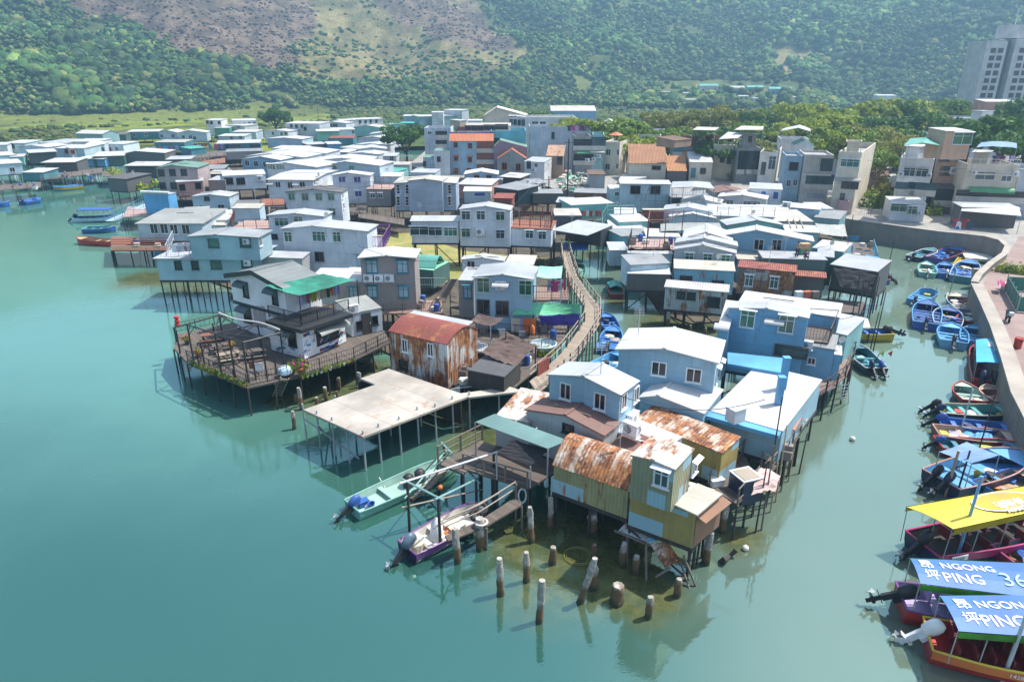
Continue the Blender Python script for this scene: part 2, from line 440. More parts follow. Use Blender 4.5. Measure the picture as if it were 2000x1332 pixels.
vs = SC.view_settings; vs.view_transform = 'Standard'; vs.look = 'None'; vs.exposure = .86; vs.gamma = 1; vs.use_curve_mapping = False
SC.cycles.max_bounces = 6; SC.cycles.diffuse_bounces = 3; SC.cycles.glossy_bounces = 3; SC.cycles.volume_bounces = 0
SC.cycles.use_denoising = True
SC.cycles.caustics_reflective = False; SC.cycles.caustics_refractive = False
# ---------------------------------------------------------------- water
def water_mat():
 t = NT('water'); b = t.b
 pos = t.n('ShaderNodeNewGeometry').outputs['Position']
 sp = t.n('ShaderNodeSeparateXYZ'); t.l(pos, sp.inputs[0]); X, Y = sp.outputs[0], sp.outputs[1]
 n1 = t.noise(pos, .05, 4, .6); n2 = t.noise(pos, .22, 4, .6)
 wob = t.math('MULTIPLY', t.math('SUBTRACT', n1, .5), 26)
 # sky reflection painted in: dark near, turquoise mid bay; silty grey green side channel
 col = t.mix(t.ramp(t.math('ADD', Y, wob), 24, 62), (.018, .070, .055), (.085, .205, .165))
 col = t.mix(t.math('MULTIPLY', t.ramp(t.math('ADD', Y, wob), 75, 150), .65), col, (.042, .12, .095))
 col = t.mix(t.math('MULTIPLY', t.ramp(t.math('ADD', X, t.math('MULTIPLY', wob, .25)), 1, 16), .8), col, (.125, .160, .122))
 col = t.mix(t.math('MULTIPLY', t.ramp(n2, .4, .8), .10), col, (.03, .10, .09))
 # shallow mud showing through near the shacks
 f = None
 for px, py, r in SHALLOWS:
  c = P(px, py, 0)
  d = t.n('ShaderNodeVectorMath', operation='DISTANCE'); t.l(pos, d.inputs[0]); d.inputs[1].default_value = c
  g = t.ramp(t.math('ADD', d.outputs['Value'], t.math('MULTIPLY', t.math('SUBTRACT', n2, .5), 4)), r, r * .35)
  f = g if f is None else t.math('MAXIMUM', f, g)
 mud = t.mix(t.ramp(t.noise(pos, .8, 5, .7), .35, .7), (.060, .068, .020), (.125, .118, .040))
 col = t.mix(t.math('MULTIPLY', f, .85), col, mud)
 t.l(col, b.inputs['Base Color'])
 rp = t.n('ShaderNodeMapRange'); rp.inputs[1].default_value = .45; rp.inputs[2].default_value = .62; rp.inputs[3].default_value = .02; rp.inputs[4].default_value = .10; t.l(t.noise(pos, .05, 4, .6), rp.inputs[0]); t.l(rp.outputs[0], b.inputs['Roughness'])
 b.inputs['IOR'].default_value = 2.4; b.inputs['Specular Tint'].default_value = (.60, 1, .86, 1)
 bp = t.n('ShaderNodeBump'); bp.inputs['Strength'].default_value = .028; bp.inputs['Distance'].default_value = .3
 wv = t.noise(t.scaled(pos, (1.0, 1.6, 1)), 1.6, 3, .5); ripples = t.noise(t.scaled(pos, (1, 1.8, 1)), 4.5, 2, .5)
 patch = t.ramp(t.noise(pos, .06, 2, .5), .45, .62)
 t.l(t.math('ADD', t.math('MULTIPLY', wv, .7), t.math('MULTIPLY', t.math('MULTIPLY', ripples, patch), .8)), bp.inputs['Height'])
 t.l(bp.outputs[0], b.inputs['Normal'])
 return t.mat
SHALLOWS = [(1120, 1090, 6.5), (1060, 1060, 5), (1230, 1150, 3.5), (1190, 1080, 5), (1440, 1050, 2), (800, 760, 6), (650, 770, 5), (720, 740, 6), (560, 780, 2), (860, 800, 4), (940, 860, 4), (1330, 640, 7), (1240, 590, 6), (1180, 500, 6), (1160, 450, 6), (390, 560, 7), (300, 545, 7), (1800, 470, 9), (1480, 800, 2)]
m = MB(); m.face([(-2500, -60, 0), (2500, -60, 0), (2500, 330, 0), (-2500, 330, 0)])
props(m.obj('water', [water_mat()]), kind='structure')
# ---------------------------------------------------------------- mud flats, land and promenade
def ground_mat(name, stops, sc=.4, grass=None):
 t = NT(name)
 pos = t.n('ShaderNodeNewGeometry').outputs['Position']
 a = t.noise(pos, sc, 6, .68); b2 = t.noise(pos, sc * 7, 4, .7)
 col = t.mix(t.ramp(a, .35, .65), stops[0], stops[1])
 if len(stops) > 2: col = t.mix(t.ramp(b2, .5, .72), col, stops[2])
 t.l(col, t.b.inputs['Base Color']); t.b.inputs['Roughness'].default_value = .9
 bp = t.n('ShaderNodeBump'); bp.inputs['Strength'].default_value = .6; bp.inputs['Distance'].default_value = .1
 t.l(b2, bp.inputs['Height']); t.l(bp.outputs[0], t.b.inputs['Normal'])
 return t.mat
MATS['mud'] = ground_mat('mud', [(.05, .042, .03), (.10, .08, .05), (.03, .025, .02)])
MATS['mudgrass'] = ground_mat('mudgrass', [(.30, .25, .07), (.17, .19, .04), (.33, .27, .16)], .35)
MATS['land'] = ground_mat('land', [(.24, .23, .21), (.32, .30, .27), (.16, .15, .13)], .2)
def polysheet(name, px, z, mat, kind='structure', depth=1.2, extra=()):
 pts = [P(x, y, z) for x, y in px] + [Vector(e) for e in extra]
 bm = bmesh.new(); vs_ = [bm.verts.new(p) for p in pts]; f = bm.faces.new(vs_); f.normal_update()
 if f.normal.z < 0: f.normal_flip()
 r = bmesh.ops.extrude_face_region(bm, geom=[f])
 for v in r['geom']:
  if isinstance(v, bmesh.types.BMVert): v.co.z -= depth
 bmesh.ops.triangulate(bm, faces=[x for x in bm.faces if len(x.verts) > 4])
 bmesh.ops.recalc_face_normals(bm, faces=bm.faces)
 me = bpy.data.meshes.new(name); bm.to_mesh(me); bm.free()
 me.materials.append(MAT(mat) if isinstance(mat, str) else mat)
 return props(link(name, me), kind=kind)
polysheet('mud_flat', [(445, 560), (560, 600), (650, 640), (760, 690), (830, 715), (930, 725), (1010, 690), (1060, 610), (1085, 540), (1100, 470), (1140, 440), (1180, 418), (1180, 395), (800, 310), (500, 292), (400, 302), (330, 330), (310, 372), (330, 410), (320, 470), (330, 520)], .18, 'mud', depth=1)
polysheet('mud_bank', [(1290, 610), (1350, 632), (1430, 625), (1560, 600), (1610, 560), (1620, 500), (1630, 440), (1500, 392), (1240, 400), (1215, 440), (1230, 520)], .18, 'mud', depth=1)
polysheet('grass_flat', [(720, 460), (800, 455), (905, 490), (1000, 500), (1075, 505), (1000, 515), (900, 545), (830, 560), (790, 520), (730, 490)], .3, 'mudgrass', depth=.3)
WZ = 2.3     # height of land and promenade
seawall = [(1636, 424), (1668, 430), (1720, 437), (1770, 444), (1830, 452), (1880, 457), (1925, 462), (1955, 470), (1968, 482), (1962, 496), (1935, 515), (1912, 536), (1903, 552)]
seawall2 = [(1908, 556), (1925, 590), (1948, 640), (1970, 700), (1992, 770), (2040, 860)]
land_edge = [P(x, y, WZ) for x, y in seawall + seawall2]
lp = [P(300, 300, WZ)] and [P(860, 345, WZ), P(1000, 352, WZ), P(1100, 372, WZ), P(1190, 380, WZ), P(1290, 383, WZ), P(1420, 392, WZ), P(1560, 408, WZ)] + land_edge + [Vector((45, 18, WZ)), Vector((420, 18, WZ)), Vector((420, 330, WZ)), Vector((-28, 330, WZ)), Vector((-28, 190, WZ))]
bm = bmesh.new(); vv = [bm.verts.new(p) for p in lp]; f = bm.faces.new(vv); f.normal_update()
if f.normal.z < 0: f.normal_flip()
r = bmesh.ops.extrude_face_region(bm, geom=[f])
for v in r['geom']:
 if isinstance(v, bmesh.types.BMVert): v.co.z -= 3.2
bmesh.ops.triangulate(bm, faces=[x for x in bm.faces if len(x.verts) > 4]); bmesh.ops.recalc_face_normals(bm, faces=bm.faces)
me = bpy.data.meshes.new('land'); bm.to_mesh(me); bm.free(); me.materials.append(MAT('land'))
props(link('land', me), kind='structure')
# stone sea wall with a pale coping
S('stonewall', (.24, .21, .18), 'wall', seam=(.85, .42), line=.9, dirt=.75, r=.9); S('coping', (.34, .30, .25), 'conc', dirt=.3, r=.85)
def ribbon_wall(name, pts, z0, z1, wdt, mt, mcap, label, cap=.12):
 root = empty(name, pts[0], label, 'wall')
 m, c = MB(), MB()
 nn = []
 for i, p in enumerate(pts):
  d = (pts[min(i + 1, len(pts) - 1)] - pts[max(i - 1, 0)]); d.z = 0; d.normalize()
  nn.append(Vector((d.y, -d.x, 0)))
 for i in range(len(pts) - 1):
  for (mm, a0, a1, zz0, zz1) in ((m, -wdt / 2, wdt / 2, z0, z1), (c, -wdt / 2 - .08, wdt / 2 + .08, z1, z1 + cap)):
   A, B = pts[i], pts[i + 1]
   q = [A + nn[i] * a0, B + nn[i + 1] * a0, B + nn[i + 1] * a1, A + nn[i] * a1]
   lo = [Vector((p.x, p.y, zz0)) for p in q]; hi = [Vector((p.x, p.y, zz1)) for p in q]
   mm.face([lo[1], lo[0], hi[0], hi[1]]); mm.face([lo[3], lo[2], hi[2], hi[3]]); mm.face(hi[::-1] if (hi[1] - hi[0]).cross(hi[2] - hi[0]).z < 0 else hi)
 for k in (0, -1):
  A = pts[k]
  for (mm, hw, zz0, zz1) in ((m, wdt / 2, z0, z1), (c, wdt / 2 + .08, z1, z1 + cap)):
   mm.face([A - nn[k] * hw + Vector((0, 0, zz0 - A.z)), A + nn[k] * hw + Vector((0, 0, zz0 - A.z)), A + nn[k] * hw + Vector((0, 0, zz1 - A.z)), A - nn[k] * hw + Vector((0, 0, zz1 - A.z))])
 m.obj('wall_face', mt, root); c.obj('coping', mcap, root)
 return root
ribbon_wall('sea_wall', [P(x, y, WZ + .75) for x, y in seawall], -1, WZ + .75, .55, 'stonewall', 'coping', 'curved stone sea wall with pale coping around the small harbour basin')
ribbon_wall('sea_wall', [P(x, y, WZ + .6) for x, y in seawall2], -1, WZ + .6, 1.0, 'stonewall', 'coping', 'straight sea wall with wide pale coping along the moored tour boats')
polysheet('promenade_paving', [(1990, 462), (1968, 500), (1935, 527), (1918, 560), (1940, 600), (1962, 660), (1985, 740), (2010, 800), (2100, 900), (2300, 820), (2300, 500), (2200, 470)], WZ + .02, 'paver', depth=.02)
# ---------------------------------------------------------------- hills
def smooth(a, b, x): 
 t = np.clip((x - a) / (b - a), 0, 1); return t * t * (3 - 2 * t)
rng = np.random.default_rng(5)
def vnoise(x, y, seed=0):
 """value noise on numpy arrays"""
 xi = np.floor(x).astype(np.int64); yi = np.floor(y).astype(np.int64); fx = x - xi; fy = y - yi
 def h(a, b):
  n = (a * 374761393 + b * 668265263 + seed * 982451653) & 0x7fffffff
  n = ((n ^ (n >> 13)) * 1274126177) & 0x7fffffff
  return ((n ^ (n >> 16)) & 0xffff) / 65535.0
 fx = fx * fx * (3 - 2 * fx); fy = fy * fy * (3 - 2 * fy)
 return (h(xi, yi) * (1 - fx) + h(xi + 1, yi) * fx) * (1 - fy) + (h(xi, yi + 1) * (1 - fx) + h(xi + 1, yi + 1) * fx) * fy
def fbm(x, y, o=4, seed=0):
 s = 0; a = .5
 for k in range(o): s = s + a * vnoise(x * 2 ** k, y * 2 ** k, seed + k); a *= .5
 return s
FOOT = lambda az, d: 14 * smooth(5, 9, az) * smooth(26, 20, az) * smooth(470, 660, d)
def hill(x, y):
 """terrain height; x, y world"""
 az = np.degrees(np.arctan2(x, y)); d = np.hypot(x, y)
 base = np.interp(az, [-60, -38, -30, -22, -15, -8, 0, 4, 9, 14, 20, 28, 36, 60], [560, 520, 500, 510, 545, 570, 590, 600, 680, 690, 660, 640, 620, 600])
 slope = np.interp(az, [-60, -38, -30, -22, -15, -8, 0, 4, 9, 14, 20, 28, 36, 60], [.42, .42, .40, .42, .46, .44, .40, .40, .46, .48, .48, .46, .46, .44])
 n = fbm(x / 120, y / 120, 4, 3) - .45; n2 = fbm(x / 30, y / 30, 3, 9) - .45
 t = np.clip(d - base + n * 60, 0, None)
 h = slope * (np.sqrt(t * t + 40 ** 2) - 40) * (1 + .25 * n)
 h = h + smooth(0, 120, t) * (n * 26 + n2 * 7)
 flat = .9 + 1.3 * smooth(-12, -2, az) + (fbm(x / 18, y / 18, 3, 4) - .45) * 1.0
 return np.minimum(flat + h + FOOT(az, d), 330)
NA, ND = 300, 200
azs = np.radians(np.linspace(-52, 52, NA)); ds = np.concatenate([np.linspace(255, 480, 45, endpoint=False), np.linspace(480, 960, 125, endpoint=False), np.linspace(960, 1700, 30)])
AZ, D = np.meshgrid(azs, ds); TX, TY = D * np.sin(AZ), D * np.cos(AZ); TZ = hill(TX, TY)
def nproj(x, y, z):
 h = z - CAMZ; wv = y * CP - h * SP
 return CX + F * x / wv, CY + F * (-y * SP - h * CP) / wv
def inpoly(px, py, poly):
 c = np.zeros(px.shape, bool); n = len(poly)
 for i in range(n):
  x1, y1 = poly[i]; x2, y2 = poly[(i + 1) % n]
  if y1 == y2: continue
  c ^= ((y1 > py) != (y2 > py)) & (px < (x2 - x1) * (py - y1) / (y2 - y1) + x1)
 return c
BURN1 = [(60, -400), (75, 6), (150, 22), (190, 38), (262, 60), (285, 75), (322, 92), (350, 105), (400, 118), (480, 128), (560, 136), (584, 125), (590, 80), (612, 40), (600, -400)]
BURN2 = [(715, -400), (735, 20), (800, 58), (880, 80), (960, 100), (1012, 96), (985, 72), (950, 55), (925, 30), (905, 5), (890, -400)]
GRASSY = [(600, -400), (590, 130), (570, 150), (640, 168), (760, 170), (880, 168), (990, 135), (1035, 100), (1000, 75), (930, 30), (900, -400)]
BARE = [(1500, 90), (1545, 85), (1590, 100), (1560, 130), (1540, 165), (1520, 140)]
def cover(x, y, z):
 """0 forest, 1 burnt slope, 2 dry grass, 3 marsh"""
 px, py = nproj(x, y, z)
 wx = (fbm(x / 22, y / 22, 4, 21) - .45) * 95; wy = (fbm(x / 22, y / 22, 4, 31) - .45) * 42
 px = px + wx; py = py + wy
 k = np.zeros(x.shape, int)
 k[inpoly(px, py, GRASSY)] = 2; k[inpoly(px, py, BURN1) | inpoly(px, py, BURN2)] = 1
 k[inpoly(px, py, BARE)] = 2
 return k
KC = cover(TX, TY, TZ)
px_, py_ = nproj(TX, TY, TZ)
c4 = np.zeros((*TX.shape, 4)); c4[..., 3] = 1
nn1 = fbm(TX / 9, TY / 9, 4, 41); nn2 = fbm(TX / 40, TY / 40, 4, 55)
def lerp(a, b, t): return np.asarray(a) * (1 - t[..., None]) + np.asarray(b) * t[..., None]
forest = lerp((.045, .075, .018), (.12, .14, .035), smooth(.3, .65, nn1))
burn = lerp((.075, .052, .036), (.185, .130, .088), smooth(.3, .65, nn1))
dry = lerp((.13, .125, .045), (.24, .20, .085), smooth(.3, .62, nn1))
dry = lerp(dry, (.07, .095, .03), smooth(.5, .62, nn2)) if 0 else dry * (1 - smooth(.48, .6, nn2)[..., None] * .45)
marsh = lerp((.085, .10, .022), (.20, .24, .028), smooth(.40, .55, nn2)); marsh = lerp(marsh, (.05, .075, .02), smooth(.5, .65, nn1))
bright = smooth(440, 500, D) * smooth(-14, -20, np.degrees(AZ))
marsh = lerp(marsh, (.15, .175, .036), bright * .85)
greenr = smooth(-16, -8, np.degrees(AZ)); marsh = lerp(marsh, (.055, .095, .024), greenr * .8)
rgb = forest
rgb = np.where((KC == 1)[..., None], burn, rgb); rgb = np.where((KC == 2)[..., None], dry, rgb)
flatm = smooth(6, 3, TZ - 1.5)
rgb = lerp(rgb, marsh, flatm) if False else rgb * (1 - flatm[..., None]) + marsh * flatm[..., None]
c4[..., :3] = rgb
def grid_mesh(name, X, Y, Z, colr, mat):
 r, c = X.shape
 co_ = np.stack([X, Y, Z], -1).reshape(-1, 3)
 i = np.arange(r * c).reshape(r, c)
 q = np.stack([i[:-1, :-1], i[:-1, 1:], i[1:, 1:], i[1:, :-1]], -1).reshape(-1, 4)
 return np_mesh(name, co_, q, colr.reshape(-1, 4), mat)
def np_mesh(name, co_, q, colr, mat, smoothf=True):
 me = bpy.data.meshes.new(name); nf, k = q.shape
 me.vertices.add(len(co_)); me.vertices.foreach_set('co', co_.astype(np.float32).ravel())
 me.loops.add(nf * k); me.loops.foreach_set('vertex_index', q.astype(np.int32).ravel())
 me.polygons.add(nf); me.polygons.foreach_set('loop_start', np.arange(0, nf * k, k, dtype=np.int32)); me.polygons.foreach_set('loop_total', np.full(nf, k, np.int32))
 me.update(calc_edges=True)
 if smoothf: me.polygons.foreach_set('use_smooth', np.ones(nf, bool))
 a = me.color_attributes.new('tint', 'FLOAT_COLOR', 'POINT'); a.data.foreach_set('color', colr.astype(np.float32).ravel())
 me.materials.append(mat); return me
def tint_mat(name, rough=.9, nsc=.5, amt=.5, transl=0, leafn=0):
 t = NT(name); at = t.n('ShaderNodeAttribute', attribute_name='tint'); pos = t.n('ShaderNodeNewGeometry').outputs['Position']
 n = t.noise(pos, nsc, 6, .7)
 c = t.mix(amt, at.outputs['Color'], t.mix(t.ramp(n, .3, .7), (.30, .30, .30), (1.5, 1.5, 1.5)), 'MULTIPLY')
 t.l(c, t.b.inputs['Base Color']); t.b.inputs['Roughness'].default_value = rough; t.b.inputs['Specular IOR Level'].default_value = .2
 bp = t.n('ShaderNodeBump'); bp.inputs['Strength'].default_value = .9; bp.inputs['Distance'].default_value = leafn or 1.0
 t.l(n, bp.inputs['Height']); t.l(bp.outputs[0], t.b.inputs['Normal'])
 return t.mat
props(link('hills', grid_mesh('hills', TX, TY, TZ, c4, tint_mat('hillside', nsc=.35, amt=.55, leafn=1.5))), kind='structure')
# woods, scrub and rocks on the hillsides: far too many to count
def ico(sub):
 bm = bmesh.new(); bmesh.ops.create_icosphere(bm, subdivisions=sub, radius=1)
 v = np.array([x.co[:] for x in bm.verts]); f = np.array([[y.index for y in x.verts] for x in bm.faces]); bm.free(); return v, f
IC = {1: ico(1), 2: ico(2)}
def scatter(name, xs, ys, zs, rad, hgt, cols, mat, sink=.25, sub=2):
 n = len(xs); IV, IF = IC[sub]
 protos = []
 for k in range(8):
  j = 1 + (rng.random(len(IV)) - .5) * 1.0
  v = IV * j[:, None]; protos.append(v)
 protos = np.stack(protos)
 pk = protos[rng.integers(0, 8, n)]
 th = rng.random(n) * 6.28; c, s = np.cos(th)[:, None], np.sin(th)[:, None]
 vx = (pk[..., 0] * c - pk[..., 1] * s) * rad[:, None] + xs[:, None]
 vy = (pk[..., 0] * s + pk[..., 1] * c) * rad[:, None] + ys[:, None]
 vz = (pk[..., 2] + 1 - 2 * sink) * hgt[:, None] * .5 + zs[:, None]
 co_ = np.stack([vx, vy, vz], -1).reshape(-1, 3)
 q = (IF[None] + (np.arange(n) * len(IV))[:, None, None]).reshape(-1, 3)
 cc = np.repeat(cols[:, None, :], len(IV), 1) * (.75 + .5 * rng.random((n, len(IV), 1)))
 cc = np.concatenate([cc, np.ones((*cc.shape[:2], 1))], -1).reshape(-1, 4)
 return props(link(name, np_mesh(name, co_, q, cc, mat, False)), kind='stuff')
def samp(n, d0, d1, a0=-40, a1=40):
 az = np.radians(rng.uniform(a0, a1, n)); d = rng.uniform(d0, d1, n)
 x, y = d * np.sin(az), d * np.cos(az); z = hill(x, y); return x, y, z, d, np.degrees(az)
TREEM = tint_mat('hill_foliage', nsc=.8, amt=.5, leafn=.6)
x, y, z, d, az = samp(80000, 500, 1000)
k = cover(x, y, z); px, py = nproj(x, y, z); on = (z > 3.5) & (py > -25) & (px > -40) & (px < 2040)
clump = fbm(x / 45, y / 45, 3, 77)
keep = on & (k == 0) & (rng.random(len(x)) < np.where(d < 640, .62, .48) * smooth(.30, .52, clump + .06)) & ~((px > 1285) & (px < 1570) & (py > 158) & (py < 212) & (rng.random(len(x)) < .93))
x, y, z, az, clump, d = x[keep], y[keep], z[keep], az[keep], clump[keep], d[keep]
rad = rng.uniform(1.0, 3.6, len(x)) * rng.choice([.8, 1, 1.25], len(x)) * (1 + .35 * (clump > .5)); hg = rad * rng.uniform(1.1, 1.9, len(x))
pal = np.array([(.035, .085, .022), (.055, .12, .028), (.10, .155, .038), (.024, .060, .022), (.16, .18, .05)])
pk = rng.choice(5, len(x), p=[.3, .28, .18, .16, .08])
lf = (.58 + .85 * smooth(.28, .66, fbm(x / 70, y / 70, 4, 15)))[:, None] * rng.uniform(.75, 1.3, len(x))[:, None]  # broad noise puts shadow masses and highlights of the woods into the tint
scatter('hillside_woods', x, y, z, rad, hg, pal[pk] * lf, TREEM)
x, y, z, d, az = samp(16000, 500, 1000, -25, 5)
k = cover(x, y, z); px, py = nproj(x, y, z); keep = (k == 2) & (z > 3) & (py > -20) & (rng.random(len(x)) < .35 * smooth(.35, .62, fbm(x / 30, y / 30, 3, 88)) + .04 + .25 * smooth(70, 170, py))
x, y, z = x[keep], y[keep], z[keep]; rad = rng.uniform(.7, 2.3, len(x))
pk = rng.choice(5, len(x)); scatter('slope_scrub', x, y, z, rad, rad * 1.3, pal[pk] * 1.15, TREEM)
x, y, z, d, az = samp(30000, 500, 1000, -40, 5)
k = cover(x, y, z); px, py = nproj(x, y, z); keep = (k == 1) & (py > -20) & (rng.random(len(x)) < .45)
x, y, z = x[keep], y[keep], z[keep]; rad = rng.uniform(.4, 1.5, len(x)) ** 1.2
pr = np.array([(.20, .13, .10), (.07, .04, .035), (.12, .085, .05), (.30, .22, .18), (.09, .07, .03)]); pk = rng.choice(5, len(x), p=[.25, .35, .2, .1, .1])
scatter('burnt_scrub', x, y, z, rad, rad * 1.1, pr[pk], TREEM)
x, y, z, d, az = samp(130000, 500, 930)
k = cover(x, y, z); px, py = nproj(x, y, z); keep = (z > 3.5) & (py > -20) & (px > -30) & (px < 2030) & (k == 0) & ~((px > 1285) & (px < 1570) & (py > 155) & (py < 212)) & (rng.random(len(x)) < .75 * smooth(.3, .6, fbm(x / 22, y / 22, 3, 61)))
x, y, z = x[keep], y[keep], z[keep]; rad = rng.uniform(.8, 2.3, len(x)); pk = rng.choice(5, len(x), p=[.2, .25, .25, .15, .15])
scatter('hillside_undergrowth', x, y, z + rng.uniform(0, 4.5, len(x)), rad, rad * 1.5, pal[pk] * rng.uniform(.7, 1.35, len(x))[:, None], TREEM, sub=1)
# mangrove scrub on the marsh flats
x, y, z, d, az = samp(26000, 300, 600, -40, 38)
px, py = nproj(x, y, z); keep = (z < 6) & ~((px > 1180) & (px < 1570) & (py > 160) & (py < 208) & (rng.random(len(x)) < .85)) & (rng.random(len(x)) < np.clip(.30 * smooth(.40, .55, fbm(x / 28, y / 28, 3, 99)) + .8 * smooth(-17, -9, az) + .35 * smooth(-14, -17, az) * 0, 0, .62)) & ~((az < -14) & (d > 430) & (rng.random(len(x)) < .85))
x, y, z, d, az = x[keep], y[keep], z[keep], d[keep], az[keep]; rad = rng.uniform(.6, 1.9, len(x)) * (1 + .5 * (az > -14)); hg = rad * rng.uniform(.7, 1.3, len(x))
pm = np.array([(.06, .085, .02), (.09, .11, .025), (.045, .085, .02), (.12, .13, .035), (.055, .11, .025)]); pk = rng.choice(5, len(x))
scatter('mangrove_scrub', x, y, z, rad, hg, pm[pk], TREEM)
# ---------------------------------------------------------------- trees one can tell apart
def leaf_mat(name, c1, c2):
 t = NT(name); geo = t.n('ShaderNodeNewGeometry'); pos = geo.outputs['Position']
 n = t.noise(pos, .8, 4, .6); oi = t.n('ShaderNodeObjectInfo')
 col = t.mix(t.ramp(n, .3, .7), c1, c2); t.l(col, t.b.inputs['Base Color']); t.b.inputs['Roughness'].default_value = .6
 t.b.inputs['Specular IOR Level'].default_value = .25
 tr = t.n('ShaderNodeBsdfTranslucent'); t.l(col, tr.inputs[0]); mx = t.n('ShaderNodeMixShader'); mx.inputs[0].default_value = .38
 out = t.t.nodes['Material Output']; t.l(t.b.outputs[0], mx.inputs[1]); t.l(tr.outputs[0], mx.inputs[2]); t.l(mx.outputs[0], out.inputs[0])
 return t.mat
LEAF = dict(dark=leaf_mat('leaf_dark', (.040, .10, .018), (.09, .18, .03)), mid=leaf_mat('leaf_mid', (.10, .17, .024), (.21, .29, .04)), lime=leaf_mat('leaf_lime', (.19, .26, .025), (.34, .38, .045)), olive=leaf_mat('leaf_olive', (.15, .17, .03), (.27, .27, .055)),
   brown=leaf_mat('leaf_brown', (.085, .055, .03), (.16, .10, .05)), gold=leaf_mat('leaf_gold', (.22, .17, .03), (.32, .26, .05)))
def tree_meshes(seed, rx=1.0, rz=.75, nb=9, nl=1500, ls=.075, bare=0):
 """unit tree: height 1, crown in the upper part"""
 r = np.random.default_rng(seed); m = MB(); ends = []
 m.tube([(0, 0, -.03), (.01, 0, .15), (.0, .01, .34)], [.035, .028, .024], n=7)
 for k in range(nb):
  a = k * 2.4 + r.uniform(-.4, .4); l = r.uniform(.18, .40) * rx; zt = r.uniform(.5, .88)
  e = Vector((cos(a) * l, sin(a) * l, zt)); mid = Vector((e.x * .45, e.y * .45, .34 + (zt - .34) * .5))
  m.tube([(0, .01, r.uniform(.2, .34)), mid, e], [.018, .011, .004], n=5); ends.append(e)
 trunk = m.mesh('trunk', ['trunk'])
 cs = [(e, r.uniform(.13, .21)) for e in ends] + [(Vector((0, 0, .80)), .22), (Vector((r.uniform(-.1, .1), r.uniform(-.1, .1), .62)), .24)]
 n = nl; ci = r.integers(0, len(cs), n)
 ctr = np.array([c[0][:] for c in cs])[ci]; rr = np.array([c[1] for c in cs])[ci]
 u = r.normal(size=(n, 3)); u /= np.linalg.norm(u, axis=1)[:, None]
 pos_ = ctr + u * (rr * r.uniform(.55, 1.05, n) ** .5)[:, None] * np.array([1, 1, rz])
 nrm = u + r.normal(size=(n, 3)) * .55; nrm /= np.linalg.norm(nrm, axis=1)[:, None]
 t1 = np.cross(nrm, r.normal(size=(n, 3))); t1 /= np.linalg.norm(t1, axis=1)[:, None]; t2 = np.cross(nrm, t1)
 s = r.uniform(.6, 1.25, n)[:, None] * ls
 v = np.stack([pos_ - t1 * s, pos_ + t2 * s * .55 - nrm * s * .15, pos_ + t1 * s, pos_ - t2 * s * .55 + nrm * s * .1], 1).reshape(-1, 3)
 q = np.arange(n * 4).reshape(n, 4)
 return trunk, (v, q)
TREES = [tree_meshes(s, rx=rx, rz=rz, nb=nb, nl=nl, ls=ls) for s, rx, rz, nb, nl, ls in ((1, 1.15, .75, 10, 2200, .050), (2, 1.35, .6, 11, 2200, .048), (3, .95, .9, 9, 2000, .05), (4, 1.5, .5, 12, 1700, .045), (5, 1.2, .7, 9, 900, .04))]
CROWNS = {}
def tree(loc, h, kind, pal, label, group=None, wide=1.0, rz=None, name='tree'):
 tr, (v, q) = TREES[kind]
 if (kind, pal) not in CROWNS: CROWNS[(kind, pal)] = np_mesh('crown', v, q, np.ones((len(v), 4)), LEAF[pal], False)
 o = empty(name, loc, label, 'tree', group, rz=RN.uniform(0, 6.28) if rz is None else rz)
 link('trunk', tr, o, scale=(h * wide, h * wide, h)); link('crown', CROWNS[(kind, pal)], o, scale=(h * wide, h * wide, h))
 return o
def bush_mesh(seed, n=260, ls=.16):
 r = np.random.default_rng(seed); u = r.normal(size=(n, 3)); u[:, 2] = abs(u[:, 2]); u /= np.linalg.norm(u, axis=1)[:, None]
 lump = 1 + .35 * np.sin(u[:, 0] * 5 + seed) * np.cos(u[:, 1] * 4)
 p = u * (r.uniform(.6, 1, n) * lump)[:, None]; nrm = u + r.normal(size=(n, 3)) * .5; nrm /= np.linalg.norm(nrm, axis=1)[:, None]
 t1 = np.cross(nrm, r.normal(size=(n, 3))); t1 /= np.linalg.norm(t1, axis=1)[:, None]; t2 = np.cross(nrm, t1); s = r.uniform(.6, 1.2, n)[:, None] * ls
 v = np.stack([p - t1 * s, p + t2 * s * .6, p + t1 * s, p - t2 * s * .6], 1).reshape(-1, 3)
 return v, np.arange(n * 4).reshape(n, 4)
BUSH = {}
def bush(loc, sx, sy, sz, pal, label, group=None, name='shrub', seed=1):
 k = (seed, pal)
 if k not in BUSH:
  v, q = bush_mesh(seed); BUSH[k] = np_mesh('shrub', v, q, np.ones((len(v), 4)), LEAF[pal], False)
 return props(link(name, BUSH[k], None, loc, RN.uniform(0, 6), (sx, sy, sz)), label, 'plant', group)
# haze: even pale air round everything
HZ = True
if HZ:
 m = MB(); m.prism([(-1500, -70), (1500, -70), (1500, 1720), (-1500, 1720)], -4, 420)
 t = NT('haze'); t.t.nodes.remove(t.b); pv = t.n('ShaderNodeVolumePrincipled'); pv.inputs['Color'].default_value = (.42, .74, 1.0, 1); pv.inputs['Density'].default_value = .00048; pv.inputs['Anisotropy'].default_value = .3
 t.l(pv.outputs[0], t.t.nodes['Material Output'].inputs['Volume'])
 props(m.obj('haze', [t.mat]), kind='stuff')
